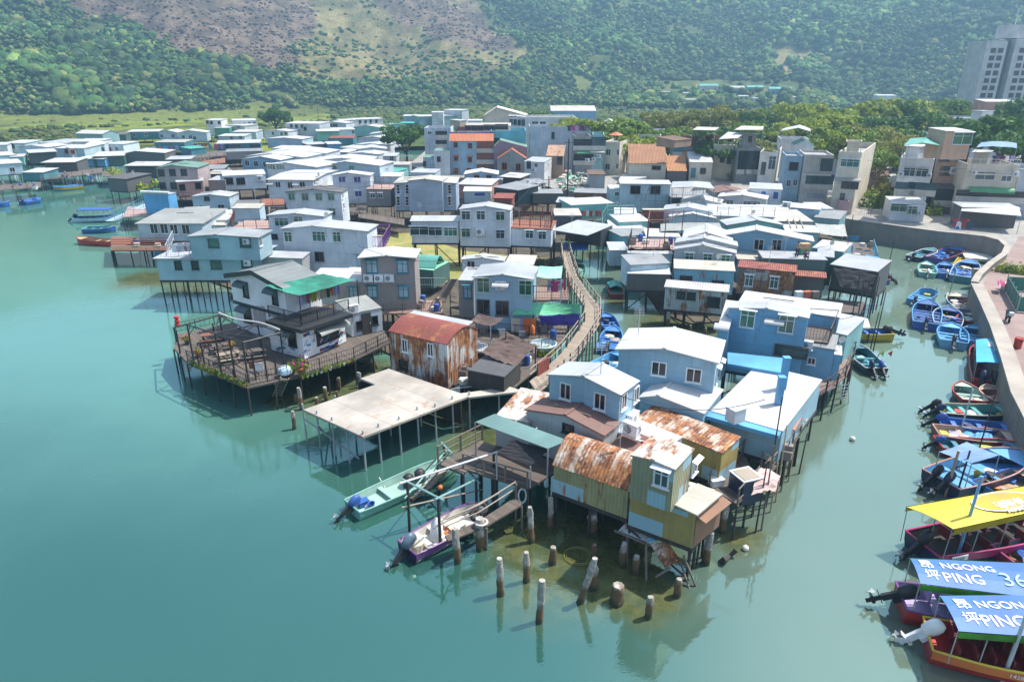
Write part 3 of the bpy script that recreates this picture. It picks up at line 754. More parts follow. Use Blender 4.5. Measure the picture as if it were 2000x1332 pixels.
# ================================================================ BUILDING KIT
def v2(p): return Vector((p.x, p.y, 0))
UNIT = {}
def unit_post(n=7):
 if ('post', n) not in UNIT: UNIT[('post', n)] = MB().bar((0, 0, 0), (0, 0, 1), 1, n=n)
 return UNIT[('post', n)]
POSTM = {}
def post_mesh(mat):
 if mat not in POSTM:
  m = MB().bar((0, 0, 0), (0, 0, 1), 1, n=7, r2=.9); POSTM[mat] = m.mesh('stilt', [mat], smooth=True)
 return POSTM[mat]
def stilt(parent, x, y, z0, z1, r=.07, mat='timberd', lean=.03, name='stilt'):
 o = link(name, post_mesh(mat), parent)
 L = Vector(parent.location) if parent is not None else Vector((0, 0, 0))
 o.location = Vector((x, y, z0)) - L; o.scale = (r, r, z1 - z0)
 o.rotation_euler = (RN.uniform(-lean, lean), RN.uniform(-lean, lean), 0)
 return o
WST = dict(  # frame, glass, columns, transom, hood
 g=('mintw', 'glassg', 2, 1, 1), d=('plast', 'glassd', 2, 0, 0), h=('dgreyf', 'glassg', 1, 1, 0), w=('white', 'glassd', 2, 0, 0), p=('plast', 'glassp', 2, 0, 1), c=('dteal', 'curtain', 2, 1, 1),
 s=('white', 'glassd', 1, 2, 1), t=('plast', 'glassg', 3, 1, 1), n=('rail', 'glassd', 2, 0, 0), b=('white', 'blue', 1, 0, 0), x=('black', 'glassd', 1, 0, 0), q=('plast', 'glass', 2, 1, 1), o=('orangec', 'glassd', 2, 0, 0), e=('plast', 'glassg2', 2, 1, 1), k=('rail', 'glass', 2, 1, 0))
WCACHE = {}
def window(parent, pos, rz, w, h, st, name='window'):
 w, h = round(w * .84, 1), round(h * .84, 1); k = (w, h, st)
 if k not in WCACHE:
  fm, gm, nc, tr, hood = WST[st]
  m = MB(); t = .07
  for sx in (-1, 1): m.box((sx * (w / 2 - t / 2), -.02, 0), (t, .1, h))
  for sz in (-1, 1): m.box((0, -.021, sz * (h / 2 - t / 2)), (w - 2 * t, .098, t))
  for c in range(1, nc): m.box((-w / 2 + w * c / nc, -.015, 0), (.055, .07, h - 2 * t))
  for c in range(tr):
   z = h * .2 if tr == 1 else -h / 2 + h * (c + 1) / (tr + 1)
   m.box((0, -.018, z), (w - 2 * t, .06, .05))
  m.box((0, -.06, -h / 2 - .03), (w + .12, .14, .05))
  if hood: m.sheet([(-w / 2 - .12, -.02, h / 2 + .16), (w / 2 + .12, -.02, h / 2 + .16), (w / 2 + .12, -.32, h / 2 + .06), (-w / 2 - .12, -.32, h / 2 + .06)][::-1], .03)
  p = MB(); p.face([(-w / 2 + t, -.004, -h / 2 + t), (w / 2 - t, -.004, -h / 2 + t), (w / 2 - t, -.004, h / 2 - t), (-w / 2 + t, -.004, h / 2 - t)])
  WCACHE[k] = (m.mesh('window', [fm]), p.mesh('pane', [gm]))
 o = link(name, WCACHE[k][0], parent, Vector(pos) - Vector(parent.location), rz)
 link('pane', WCACHE[k][1], o)
 return o
ACM = {}
def aircon(parent, pos, rz, s=1.0, mat='plast', boxy=False):
 k = (mat, boxy)
 if k not in ACM:
  m = MB(); m.box((0, -.2, 0), (.85, .34, .62)); m.box((0, -.2, -.36), (.95, .4, .04)); m.box((0, -.2, .33), (.9, .38, .03))
  f = MB(); n = 12; c = Vector((-.12, -.378, 0))
  f.face([c + Vector((cos(2 * pi * i / n) * .23, 0, sin(2 * pi * i / n) * .23)) for i in range(n)])
  for i in range(4): f.box((-.12, -.385, -.15 + .1 * i), (.44, .01, .02), m=1)
  ACM[k] = (m.mesh('air_conditioner', [mat]), f.mesh('fan_grille', ['dgreyf', 'plast']))
 o = link('air_conditioner', ACM[k][0], parent, Vector(pos) - Vector(parent.location), rz, (s, s, s)); link('fan_grille', ACM[k][1], o)
 return o
class House:
 def __init__(s, label, name='stilt_house', cat='house', group=None):
  s.label, s.name, s.cat, s.group, s.root, s.b = label, name, cat, group, None, None
 def mk(s, loc):
  if s.root is None: s.root = empty(s.name, loc, s.label, s.cat, s.group)
  return s.root
 def body(s, A, B, ze, zf, d, rf='F', rise=.4, wm='wht', rm='rw', ov=.3, pk=.5, fo=None, wall=True, st=True, th=.09, sides=None):
  fo = ov if fo is None else fo
  a, b = P(*A, ze), P(*B, ze); u = v2(b - a); W = u.length; u.normalize(); n = Vector((-u.y, u.x, 0))
  if isinstance(d, tuple): d = (P(*d, ze + (rise if rf == 'M' else 0)) - a).dot(n)
  d = max(d, 1.0)
  r = s.mk(Vector((a.x, a.y, zf)))
  Z = Vector((0, 0, 1)); pt = lambda x, y, z: a + u * x + n * y + Z * (z - ze)
  s.u, s.n, s.W, s.d, s.ze, s.zf, s.a, s.pt, s.ov, s.fo = u, n, W, d, ze, zf, a, pt, ov, fo
  o = ov; x0, x1, y0, y1 = o, W - o, fo, d - min(o, .3)
  if wall:
   m = MB(); top = ze - .05
   def zt(x, y):
    if rf == 'F': return top + rise * (x / (W * pk) if x < W * pk else (W - x) / (W * (1 - pk)))
    if rf == 'S': return top + rise * (y / (d * pk) if y < d * pk else (d - y) / (d * (1 - pk)))
    if rf == 'M': return top + rise * y / d
    if rf == 'L': return top + rise * x / W
    if rf == 'C': return top + rise * sin(pi * min(max(y / d, 0), 1))
    return top
   def strip(p0, p1, k=1):
    L = (Vector(p1) - Vector(p0)).length
    xs = [i / k for i in range(k + 1)]
    if rf == 'F' and p0[1] == p1[1]: xs = sorted(set(xs + [abs((W * pk - p0[0]) / (p1[0] - p0[0]))]))
    if rf in 'SC' and p0[0] == p1[0]: xs = sorted(set(xs + [abs(((d * (pk if rf == 'S' else .5)) - p0[1]) / (p1[1] - p0[1]))] + ([i / 8 for i in range(9)] if rf == 'C' else [])))
    for t0, t1 in zip(xs, xs[1:]):
     q0 = (p0[0] + (p1[0] - p0[0]) * t0, p0[1] + (p1[1] - p0[1]) * t0); q1 = (p0[0] + (p1[0] - p0[0]) * t1, p0[1] + (p1[1] - p0[1]) * t1)
     z0, z1 = zt(*q0), zt(*q1)
     m.face([pt(*q0, zf), pt(*q1, zf), pt(*q1, z1), pt(*q0, z0)], 0, [(L * t0, 0), (L * t1, 0), (L * t1, z1 - zf), (L * t0, z0 - zf)])
   strip((x0, y0), (x1, y0)); strip((x1, y0), (x1, y1)); strip((x1, y1), (x0, y1)); strip((x0, y1), (x0, y0))
   m.face([pt(x0, y0, zf), pt(x0, y1, zf), pt(x1, y1, zf), pt(x1, y0, zf)])
   m.obj('wall', wm, r)
  m = MB(); e = ze
  if rf == 'F':
   m.sheet([pt(0, 0, e), pt(W * pk, 0, e + rise), pt(W * pk, d, e + rise), pt(0, d, e)], th)
   m.sheet([pt(W * pk, 0, e + rise), pt(W, 0, e), pt(W, d, e), pt(W * pk, d, e + rise)], th)
   m.box(pt(W * pk, d / 2, e + rise + .02), (.22, d, .05), atan2(u.y, u.x))
  elif rf == 'S':
   m.sheet([pt(0, 0, e), pt(W, 0, e), pt(W, d * pk, e + rise), pt(0, d * pk, e + rise)], th)
   m.sheet([pt(0, d * pk, e + rise), pt(W, d * pk, e + rise), pt(W, d, e), pt(0, d, e)], th)
   m.box(pt(W / 2, d * pk, e + rise + .02), (W, .22, .05), atan2(u.y, u.x))
  elif rf == 'M': m.sheet([pt(0, 0, e), pt(W, 0, e), pt(W, d, e + rise), pt(0, d, e + rise)], th)
  elif rf == 'L': m.sheet([pt(0, 0, e), pt(W, 0, e + rise), pt(W, d, e + rise), pt(0, d, e)], th)
  elif rf == 'C':
   k = 10
   for i in range(k):
    t0, t1 = i / k, (i + 1) / k
    m.sheet([pt(0, d * t0, e + rise * sin(pi * t0)), pt(W, d * t0, e + rise * sin(pi * t0)), pt(W, d * t1, e + rise * sin(pi * t1)), pt(0, d * t1, e + rise * sin(pi * t1))], th)
   c = 0
   for i in range(len(m.f)):   # run the sheet pattern round the curve
    pass
  elif rf == 'P':
   m.sheet([pt(.15, .15, e - rise), pt(W - .15, .15, e - rise), pt(W - .15, d - .15, e - rise), pt(.15, d - .15, e - rise)], .05)
   q = MB(); tt = .16; ru = atan2(u.y, u.x)
   for c_, sz in (((W / 2, tt / 2), (W, tt)), ((W / 2, d - tt / 2), (W, tt)), ((tt / 2, d / 2), (tt, d - 2 * tt)), ((W - tt / 2, d / 2), (tt, d - 2 * tt))):
    q.box(pt(c_[0], c_[1], e - rise / 2), (sz[0], sz[1], rise), ru)
   q.obj('parapet', wm, r)
  m.obj('roof', rm, r)
  if wall and st is not False and s.name == 'stilt_house':
   m = MB(); m.box(pt(W / 2, (y0 + y1) / 2, zf - .11), (W - 2 * o + .1, y1 - y0 + .1, .2), atan2(u.y, u.x)); m.obj('floor_beam', 'timberd', r)
   sp = 1.9 if a.y < 75 else 2.6
   nx = max(2, int((x1 - x0) / sp) + 1); rows = [y0 + .15, y0 + 1.6, (y0 + y1) / 2] if a.y < 90 else [y0 + .15, y0 + 2]
   rows = [y for y in rows if y < y1]
   for y in rows:
    for i in range(nx):
     p = pt(x0 + .12 + (x1 - x0 - .24) * i / (nx - 1) + RN.uniform(-.12, .12), y, 0)
     stilt(r, p.x, p.y, -.5, zf - .2, .065 + .025 * RN.random())
   if a.y < 110:
    for i in range(nx - 1):
     if RN.random() < .55:
      p, q = pt(x0 + (x1 - x0) * i / (nx - 1), y0 + .1, 0), pt(x0 + (x1 - x0) * (i + 1) / (nx - 1), y0 + .1, 0); s_ = RN.random() < .5
      m = MB(); m.bar((p.x, p.y, (zf - .3) if s_ else .1), (q.x, q.y, .1 if s_ else zf - .3), .06, n=5); m.obj('brace', 'timberd', r)
   for y in (y1 - .2,):
    for i in (0, nx - 1):
     p = pt(x0 + .12 + (x1 - x0 - .24) * i / (nx - 1), y, 0); stilt(r, p.x, p.y, -.5, zf - .2, .08)
  if s.name == 'stilt_house' and a.y < 175 and wall and RN.random() < .6: s.clutter(rf, rise)
  return s
 def clutter(s, rf, rise):
  def top(x, y):
   if rf == 'F': return s.ze + rise * (1 - abs(x / s.W - .5) * 2)
   return s.ze + (rise * y / s.d if rf in 'MC' else rise * .5)
  k = RN.random(); x, y = s.W * RN.uniform(.15, .85), s.d * RN.uniform(.3, .85); z = top(x, y) + .05; p = s.pt(x, y, z)
  if k < .45:   # aerial on a thin mast
   m = MB(); m.bar(p, p + Vector((0, 0, 2.0)), .025, n=5)
   for i in range(5): m.bar(p + Vector((-.35, .04 * i, 1.55 + .1 * i)), p + Vector((.35, .04 * i, 1.55 + .1 * i)), .012, n=4)
   m.obj('aerial', 'galv', s.root)
  elif k < .7:
   m = MB(); m.bar(p, p + Vector((0, 0, .6)), .03); c = p + Vector((0, -.12, .75)); n = 10
   for r0, r1, d0, d1 in ((0, .16, 0, .03), (.16, .3, .03, .1)):
    for i in range(n):
     f = lambda a, r_, d_: c + Vector((cos(a) * r_, -d_ - .1 * sin(a) * r_, sin(a) * r_))
     a0, a1 = 2 * pi * i / n, 2 * pi * (i + 1) / n; q = [f(a0, r0, d0), f(a0, r1, d1), f(a1, r1, d1), f(a1, r0, d0)]; m.face(q if r0 else q[1:])
   m.obj('satellite_dish', 'offw', s.root)
  else:
   m = MB(); u = s.u
   m.bar(s.pt(x * .5, y, top(x * .5, y) + .12), s.pt(min(x * .5 + 2.5, s.W), y, top(min(x * .5 + 2.5, s.W), y) + .14), .05); m.obj('roof_batten', 'timber', s.root)
 def plane(s, face='f', off=0.0):
  if face == 'f': return s.pt(0, s.fo, s.ze) - s.n * off, -s.n, atan2(s.u.y, s.u.x)
  if face == 'r': return s.pt(s.W - s.ov, 0, s.ze) + s.u * off, s.u, atan2(s.n.y, s.n.x)
  return s.pt(s.ov, 0, s.ze) - s.u * off, -s.u, atan2(-s.n.y, -s.n.x)
 def at(s, px, py, face='f', off=.0):
  p, n, rz = s.plane(face, off); return PL(px, py, p, n), rz
 def win(s, pts, st='g', w=1.1, h=1.2, face='f', name='window'):
  for px, py in pts:
   p, rz = s.at(px, py, face, .0); window(s.root, p, rz, w, h, st, name)
  return s
 def door(s, pts, w=.9, h=2.0, mat='woodr', face='f'):
  for px, py in pts:
   p, rz = s.at(px, py, face)
   m = MB(); m.box((0, -.02, 0), (w, .08, h)); m.box((w * .35, -.09, 0), (.05, .06, .14), m=1)
   o = link('door', m.mesh('door', [mat, 'galv']), s.root, p - Vector(s.root.location), rz)
  return s
 def ac(s, pts, face='f', sc=1.0, mat='plast'):
  for px, py in pts:
   p, rz = s.at(px, py, face); aircon(s.root, p, rz, sc, mat)
  return s
 def hood(s, pts, w=1.2, face='f', mat='rs', out=.7, drop=.3, name='awning'):
  for px, py in pts:
   p, rz = s.at(px, py, face); m = MB()
   k = 4
   for i in range(k):
    t0, t1 = i / k, (i + 1) / k
    f = lambda t: (-out * sin(t * pi / 2), -drop * (1 - cos(t * pi / 2)))
    (ya, za), (yb, zb) = f(t0), f(t1)
    m.sheet([(-w / 2, ya, za), (w / 2, ya, za), (w / 2, yb, zb), (-w / 2, yb, zb)], .03)
   link(name, m.mesh(name, [mat]), s.root, p - Vector(s.root.location), rz)
  return s
 def rail(s, px, z, h=1.0, mat='rail', bal=.18, close=False, mid=1, name='railing', r=.03):
  railing(s.mk(P(*px[0], z)), [P(x, y, z) for x, y in px], h, mat, bal, mid, name, r); return s
 def slab(s, px, z, th=.15, mat='woodl', name='terrace', posts=0, pm='timberd', zb=-.5):
  pts = [P(x, y, z) for x, y in px]; r = s.mk(pts[0])
  m = MB(); m.sheet(pts, th, 0, 1); m.obj(name, [mat, 'timberd'], r)  # underside coloured near black to stand in for the shade beneath
  if posts:
   for i in range(len(pts)):
    A, B = pts[i], pts[(i + 1) % len(pts)]; k = max(1, int((B - A).length / posts))
    for j in range(k):
     p = A.lerp(B, j / k); stilt(r, p.x, p.y, zb, z - th, .07, pm)
  return s
 def boards(s, px, z0, z1, mat='timberd', name='sky_blocker'):  # added dark panels that block sky reflections under the decks
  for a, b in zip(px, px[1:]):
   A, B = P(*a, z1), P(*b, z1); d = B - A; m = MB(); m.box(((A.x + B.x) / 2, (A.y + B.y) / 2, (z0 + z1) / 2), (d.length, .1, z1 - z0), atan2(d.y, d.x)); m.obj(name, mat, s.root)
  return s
 def awn(s, q, name='awning', mat='rw', posts=None, th=.06, pm='steel', sag=0):
  """q: (px, py, z) corners of a sheet; posts: list of corner numbers that stand on legs down to a height"""
  pts = [P(*c) for c in q]; r = s.mk(pts[0]); m = MB()
  if sag: sagsheet(m, pts, sag)
  else: m.sheet(pts, th)
  m.obj(name, mat, r)
  if posts:
   for i, zb in posts: stilt(r, pts[i].x, pts[i].y, zb, pts[i].z - .05, .045, pm, 0, 'post')
  return s
def sagsheet(m, pts, sag, k=8, wob=.04, th=0):
 G = [[None] * (k + 1) for _ in range(k + 1)]
 for i in range(k + 1):
  for j in range(k + 1):
   u_, v_ = i / k, j / k
   p = pts[0].lerp(pts[1], u_).lerp(pts[3].lerp(pts[2], u_), v_)
   z = -sag * 4 * (u_ * (1 - u_) + v_ * (1 - v_)) / 2 + RN.uniform(-wob, wob)
   G[i][j] = p + Vector((RN.uniform(-wob, wob) * .5, RN.uniform(-wob, wob) * .5, z))
 for i in range(k):
  for j in range(k): m.face([G[i][j], G[i + 1][j], G[i + 1][j + 1], G[i][j + 1]])
def railing(parent, pts, h=1.0, mat='rail', bal=.18, mid=1, name='railing', r=.03):
 m = MB()
 for A, B in zip(pts, pts[1:]):
  L = (B - A).length; k = max(1, round(L / 1.6)); up = Vector((0, 0, h))
  for i in range(k + 1):
   p = A.lerp(B, i / k); m.bar(p, p + up * 1.02, r * 1.3, n=5)
  m.bar(A + up, B + up, r, n=5)
  for q in range(mid): m.bar(A + up * ((q + .3) / (mid + .3)), B + up * ((q + .3) / (mid + .3)), r * .75, n=4)
  if bal:
   nb = int(L / bal)
   for i in range(1, nb):
    p = A.lerp(B, i / nb); m.bar(p + up * .12, p + up * .98, r * .42, n=4)
 return m.obj(name, mat, parent)
def T(label, name, cat, loc, group=None): return empty(name, loc, label, cat, group)
def simple(label, name, cat, m, mats, org, group=None, smooth=False):
 o = m.obj(name, mats, None, org=org, smooth=smooth); return props(o, label, cat, group)
GARM = {}
def garment(loc, rz, w, h, mat, label, kind=0, group=None):
 k = (kind, mat)
 if k not in GARM:
  m = MB(); o = [[(-.5, 0), (-.28, 0), (-.1, -.07), (.1, -.07), (.28, 0), (.5, 0), (.5, -.3), (.3, -.25), (.32, -1), (-.32, -1), (-.3, -.25), (-.5, -.3)],
     [(-.3, 0), (.3, 0), (.36, -1), (.06, -1), (0, -.35), (-.06, -1), (-.36, -1)], [(-.5, 0), (.5, 0), (.5, -.9), (.1, -1), (-.1, -.93), (-.5, -1)]][kind]
  f = [(x, .03 * sin(x * 9 + z * 5), z) for x, z in o]; b = [(x, y + .035, z) for x, y, z in f]
  m.face(f[::-1]); m.face(b)
  for i in range(len(f)): m.face([f[i], f[(i + 1) % len(f)], b[(i + 1) % len(f)], b[i]])
  GARM[k] = m.mesh('garment', [mat])
 return props(link('hanging_garment', GARM[k], None, loc, rz, (w, w, h)), label, 'laundry', group)
def planks_walk(label, left, right, z, mat='woodl', name='boardwalk', posts=1.6, rails=(), zb=-.5, cat='boardwalk', pm='timber', th=.12, railmat='timberl', zr=None):
 """left/right: pixel polylines of the two edges"""
 zz = z if isinstance(z, (list, tuple)) else [z] * len(left)
 L = [P(x, y, k) for (x, y), k in zip(left, zz)]; R = [P(x, y, k) for (x, y), k in zip(right, zz)]
 r = empty(name, L[0], label, cat); m = MB()
 s0 = 0
 for i in range(len(L) - 1):
  q = [L[i], R[i], R[i + 1], L[i + 1]]
  a = ((L[i + 1] + R[i + 1]) / 2 - (L[i] + R[i]) / 2).length; w_ = (R[i] - L[i]).length
  m.sheet(q, th)
 me = m.obj('planking', mat, r)
 # planks lie across the walk: uv v runs along the walk
 for side, P_ in (('l', L), ('r', R)):
  for A, B in zip(P_, P_[1:]):
   k = max(1, round((B - A).length / posts))
   for j in range(k):
    p = A.lerp(B, j / k); stilt(r, p.x, p.y, zb, p.z - th + (1.05 if side in rails else 0), .07, pm)
  if side in rails:
   b = MB()
   for A, B in zip(P_, P_[1:]):
    for hh in (1.0, .55): b.bar(A + Vector((0, 0, hh)), B + Vector((0, 0, hh)), .04, n=5)
   b.obj('handrail', railmat, r)
 return r
def ladder(label, pa, pb, w=.5, mat='galv', n=7, name='ladder', r=.03):
 a, b = Vector(pa), Vector(pb); d = (b - a); s = Vector((1, 0, 0)) if abs(d.x) < abs(d.y) + .1 else Vector((0, 1, 0))
 s = (s - d.normalized() * s.dot(d.normalized())).normalized() * w / 2
 root = empty(name, a, label, 'ladder'); m = MB(); m.bar(a - s, b - s, r); m.bar(a + s, b + s, r); m.obj('side_rail', mat, root)
 for i in range(n):
  t = (i + .6) / n; q = MB(); p = a.lerp(b, t); q.bar(p - s, p + s, r * .8, n=5); q.obj('rung', mat, root)
 return root
# ================================================================ FRONT CLUSTER OF SHACKS
h = House('pale turquoise shack on stilts under a barrel roof of rusty corrugated iron')
h.body((1078, 908), (1229, 960), 4.0, 2.25, 3.4, 'C', 1.15, 'barrelw', 'rr', .08)
barrel = h
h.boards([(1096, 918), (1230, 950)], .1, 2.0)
h = House('patched yellow two-storey shack with rust-flecked pale roof and brown plywood end wall')
h.body((1231, 888), (1319, 917), 6.7, 4.2, (1374, 881), 'F', .12, 'yelg', 'rrp', .08, st=False)
h.win([(1292, 933)], 'q', .95, 1.2); h.win([(1356, 912)], 'q', .8, 1.0, 'r')
up = h
a0 = up.pt(0, 0, 0)
h.body((1229, 958), (1361, 1004), 4.2, 2.1, 2.6, 'M', .0, 'yel', 'rrp', .05, wall=True)
h.body((1312, 983), (1362, 1006), 4.35, 4.1, (1414, 965), 'M', .0, 'yel', 'rc', .02, wall=False, st=False)
m = MB(); p0, rz = h.at(1386, 1010, 'r', .06)
q = [P(1361, 1007, 4.05), P(1412, 967, 4.05)]
m.face([Vector((q[0].x, q[0].y, 2.15)), Vector((q[1].x, q[1].y, 2.15)), q[1], q[0]]); m.sheet([q[0] + Vector((0, 0, -.05)), q[1] + Vector((0, 0, -.05)), q[1] + Vector((.45, -.15, -.35)), q[0] + Vector((.45, -.15, -.35))], .04)
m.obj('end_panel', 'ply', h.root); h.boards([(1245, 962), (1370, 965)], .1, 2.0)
h = House('grey tin house under a dark red sheet roof behind the green awning')
h.body((1024, 799), (1181, 851), 5.2, 2.4, (1222, 826), 'F', .5, 'greyw', 'rbr', .12, pk=.52)
h.win([(1110, 837)], 'x', .9, .7)
h.body((1178, 880), (1235, 905), 4.2, 2.4, 2.4, 'M', .5, 'yel', 'rbr', .05)
h = House('pale blue house with plain silver gable roof in front of the biggest white roof')
h.body((1067, 731), (1213, 772), 7.0, 2.4, (1257, 745), 'F', .55, 'blu', 'rs', .15, pk=.5)
h.win([(1105, 764), (1172, 784)], 'd', .95, 1.25); h.win([(1218, 784), (1242, 770)], 'd', .8, 1.2, 'r')
h.ac([(1230, 815)], 'r', 1.1)
h = House('sky blue house with the biggest white gable roof and a glazed end wall')
h.body((1200, 682), (1406, 710), 7.3, 2.5, (1438, 667), 'F', .5, 'blu', 'rw', .25, pk=.48)
h.win([(1287, 720), (1355, 733)], 'w', 1.2, 1.15)
h.win([(1399, 735), (1407, 722), (1415, 709)], 'q', .8, 1.5, 'r')
h.body((1246, 776), (1376, 808), 5.0, 2.5, (1421, 762), 'F', .45, 'blu', 'rw', .1, pk=.3)
h.body((1387, 802), (1529, 842), 4.6, 2.4, (1563, 731), 'M', .1, 'blu', 'rw', .05)
h.slab([(1379, 812), (1521, 851), (1529, 838), (1390, 798)], 4.55, .25, 'skyb', 'eave')
for (x, y, zt) in ((1356, 0, 0),):
 pass
bb = h
for px, py, pt_ in ((1520, 786, 738), (1528, 757, 700)):
 p = P(px, py, 4.75); m = MB(); zz = zat(p.x, p.y, pt_)
 m.box((p.x, p.y, (4.7 + zz) / 2), (.38, .38, zz - 4.7)); m.box((p.x, p.y, zz + .05), (.46, .46, .1)); m.obj('chimney', 'skyb', h.root)
p = P(1435, 822, 4.8); m = MB(); m.box((p.x, p.y, 5.25), (.9, .75, .85), .5); m.box((p.x, p.y, 5.69), (.96, .8, .04), .5); m.obj('water_tank', 'galv', h.root)
h.slab([(1421, 688), (1537, 700), (1527, 728), (1421, 710)], 4.9, .2, 'skyb', 'flat_roof')
h = House('rust and white corrugated roof over a mustard yellow shed wall')
h.body((1240, 817), (1411, 885), 4.4, 2.3, (1444, 851), 'M', .25, 'yel', 'rr', .05)
h = House('low white flat topped cabin with red trim between two rusty roofs', 'cabin')
h.body((1195, 838), (1292, 880), 4.6, 2.4, (1331, 852), 'M', .05, 'wht', 'rw', .04, st=False)
for px, py in ((1228, 858), (1255, 869), (1268, 876)):
 p, rz = h.at(px, py); m = MB(); m.box((0, -.02, 0), (.18, .05, .5)); link('trim_panel', m.mesh('trim_panel', ['red']), h.root, p - Vector(h.root.location), rz)
h.ac([(1238, 835)], 'f', 1.15)
h = House('slate blue two-storey house with silver roof and railed balcony beside the curved boardwalk')
h.body((1421, 601), (1581, 622), 7.6, 2.4, (1587, 608), 'F', .35, 'dbl', 'rs', .1, pk=.48)
h.win([(1460, 623), (1536, 633)], 'e', 1.35, 1.7); h.hood([(1514, 622)], 1.4, mat='rw', out=.7)
h.win([(1545, 686)], 'k', 2.8, 1.1)
h.body((1401, 640), (1424, 643), 6.4, 2.4, 4.5, 'M', .9, 'dbl', 'rw', .05, st=False); h.hood([(1411, 632)], 1.1, mat='rs')
h.body((1562, 672), (1632, 683), 5.0, 2.4, 3.6, 'M', .0, 'dbl', 'rg', .05); h.win([(1585, 705)], 'd', .75, .75); h.ac([(1576, 672)])
h.slab([(1567, 664), (1618, 670), (1634, 632), (1580, 628)], 5.15, .1, 'wood', 'balcony_floor')
h.rail([(1568, 664), (1618, 670), (1634, 632)], 5.2, 1.15, 'rail', .22)
h.rail([(1580, 628), (1634, 632)], 5.2, 1.15, 'rail', .22)
h = House('long glaring white tin roof behind the slate blue house')
h.body((1440, 592), (1640, 620), 6.2, 2.4, (1612, 588), 'M', .2, 'dbl', 'rw', .05)
h.body((1585, 640), (1655, 655), 4.9, 2.4, (1645, 612), 'M', .1, 'teal', 'rs', .05, st=False)
h.body((1615, 690), (1645, 694), 4.5, 2.4, 1.6, 'M', .2, 'dbl', 'rw', .05, st=False)
# ---- awnings and decks of the front cluster
h = House('grey green awning with a black shade cloth hung below it over the front landing', 'awning_shelter', 'awning')
h.awn([(928, 824, 4.75), (1070, 876, 4.75), (1110, 860, 4.9), (966, 808, 4.9)], 'awning_sheet', 'awng', [(0, 2.3), (1, 2.3)], .04)
h.awn([(970, 881, 4.15), (1036, 909, 3.75), (1073, 877, 4.5), (1002, 857, 4.6)], 'shade_cloth', 'cloth_black', [(0, 2.3), (1, 2.3)], sag=.12)
for px, py in ((942, 829), (980, 842), (1020, 857)):
 p = P(px, py, 4.7); m = MB(); m.bar((p.x, p.y, 4.68), (p.x + .9, p.y + 1.2, 4.78), .03); m.obj('rafter', 'steel', h.root)
h = House('small white lean-to roof with an orange rust patch beside the dark red roof', 'lean_to', 'shed')
h.body((967, 812), (1034, 826), 4.5, 2.4, (1068, 766), 'M', .25, 'greyw', 'rrp', .03, st=False)
h = House('weathered plank landing with stairs among the front shacks', 'timber_deck', 'deck')
h.slab([(905, 915), (1032, 953), (1092, 918), (1075, 890), (960, 868), (935, 880)], 2.3, .14, 'wood', 'planking', 1.6)
h.rail([(905, 915), (1030, 952)], 2.3, 1.0, 'timber', 0, r=.05)
h.slab([(855, 905), (905, 925), (970, 872), (940, 860)], 2.35, .14, 'wood', 'planking', 1.8)
h.rail([(856, 903), (942, 858)], 2.35, 1.1, 'timber', 0, mid=2, r=.05)
# stairs down to the water
A, B = P(868, 916, 2.3), P(812, 972, .0)
st = empty('timber_stairs', A, 'steep plank stairs dropping from the landing towards the mint green boat', 'stairs')
side = Vector((1, .9, 0)).normalized()
for sgn in (-1, 1):
 m = MB(); m.bar(A + side * .45 * sgn, B + side * .45 * sgn + Vector((0, 0, -.3)), .06); m.obj('stringer', 'timber', st)
 m = MB(); m.bar(A + side * .5 * sgn + Vector((0, 0, 1)), B + side * .5 * sgn + Vector((0, 0, .7)), .035); m.obj('handrail', 'timber', st)
for i in range(8):
 p = A.lerp(B, (i + .5) / 8); m = MB(); m.box(p, (.9, .28, .05), atan2(side.y, side.x)); m.obj('tread', 'timberl', st)
# narrow jetty beside the purple boat
planks_walk('narrow grey plank jetty reaching out beside the purple boat', [(1007, 970), (935, 1017), (868, 1046)], [(1020, 985), (950, 1027), (876, 1057)], [1.75, 1.55, 1.35], 'wood', 'jetty', 2.0, ('l',), cat='jetty', pm='timber')
# mooring frame of poles
fr = empty('mooring_structure', P(861, 1072, 0), 'open frame of poles and green beams standing over the purple boat', 'frame')
PO = {}
for k, (bx, by, ty) in enumerate(((800, 1037, 940), (861, 1074, 972), (931, 985, 936), (965, 977, 885), (870, 930, 870))):
 p = P(bx, by, 0); zt = zat(p.x, p.y, ty); PO[k] = Vector((p.x, p.y, zt)); stilt(fr, p.x, p.y, -.6, zt, .09, 'timberd', .01, 'post')
for a, b, r_, mt in ((PO[0], PO[3], .07, 'galv'), (PO[0], PO[1], .06, 'railg'), (PO[1], PO[2], .06, 'railg'), (PO[2], PO[4], .06, 'railg'), (PO[0] - Vector((0, 0, .9)), PO[4] - Vector((0, 0, .5)), .05, 'railg'), (PO[0] - Vector((0, 0, 1.6)), PO[2] - Vector((0, 0, .8)), .05, 'timberl'), (PO[1] - Vector((0, 0, 1.7)), PO[1] + Vector((3.2, 2.6, -1.4)), .05, 'timberl')):
 m = MB(); d = (b - a).normalized(); m.bar(a - d * .4, b + d * .4, r_); m.obj('beam', mt, fr)
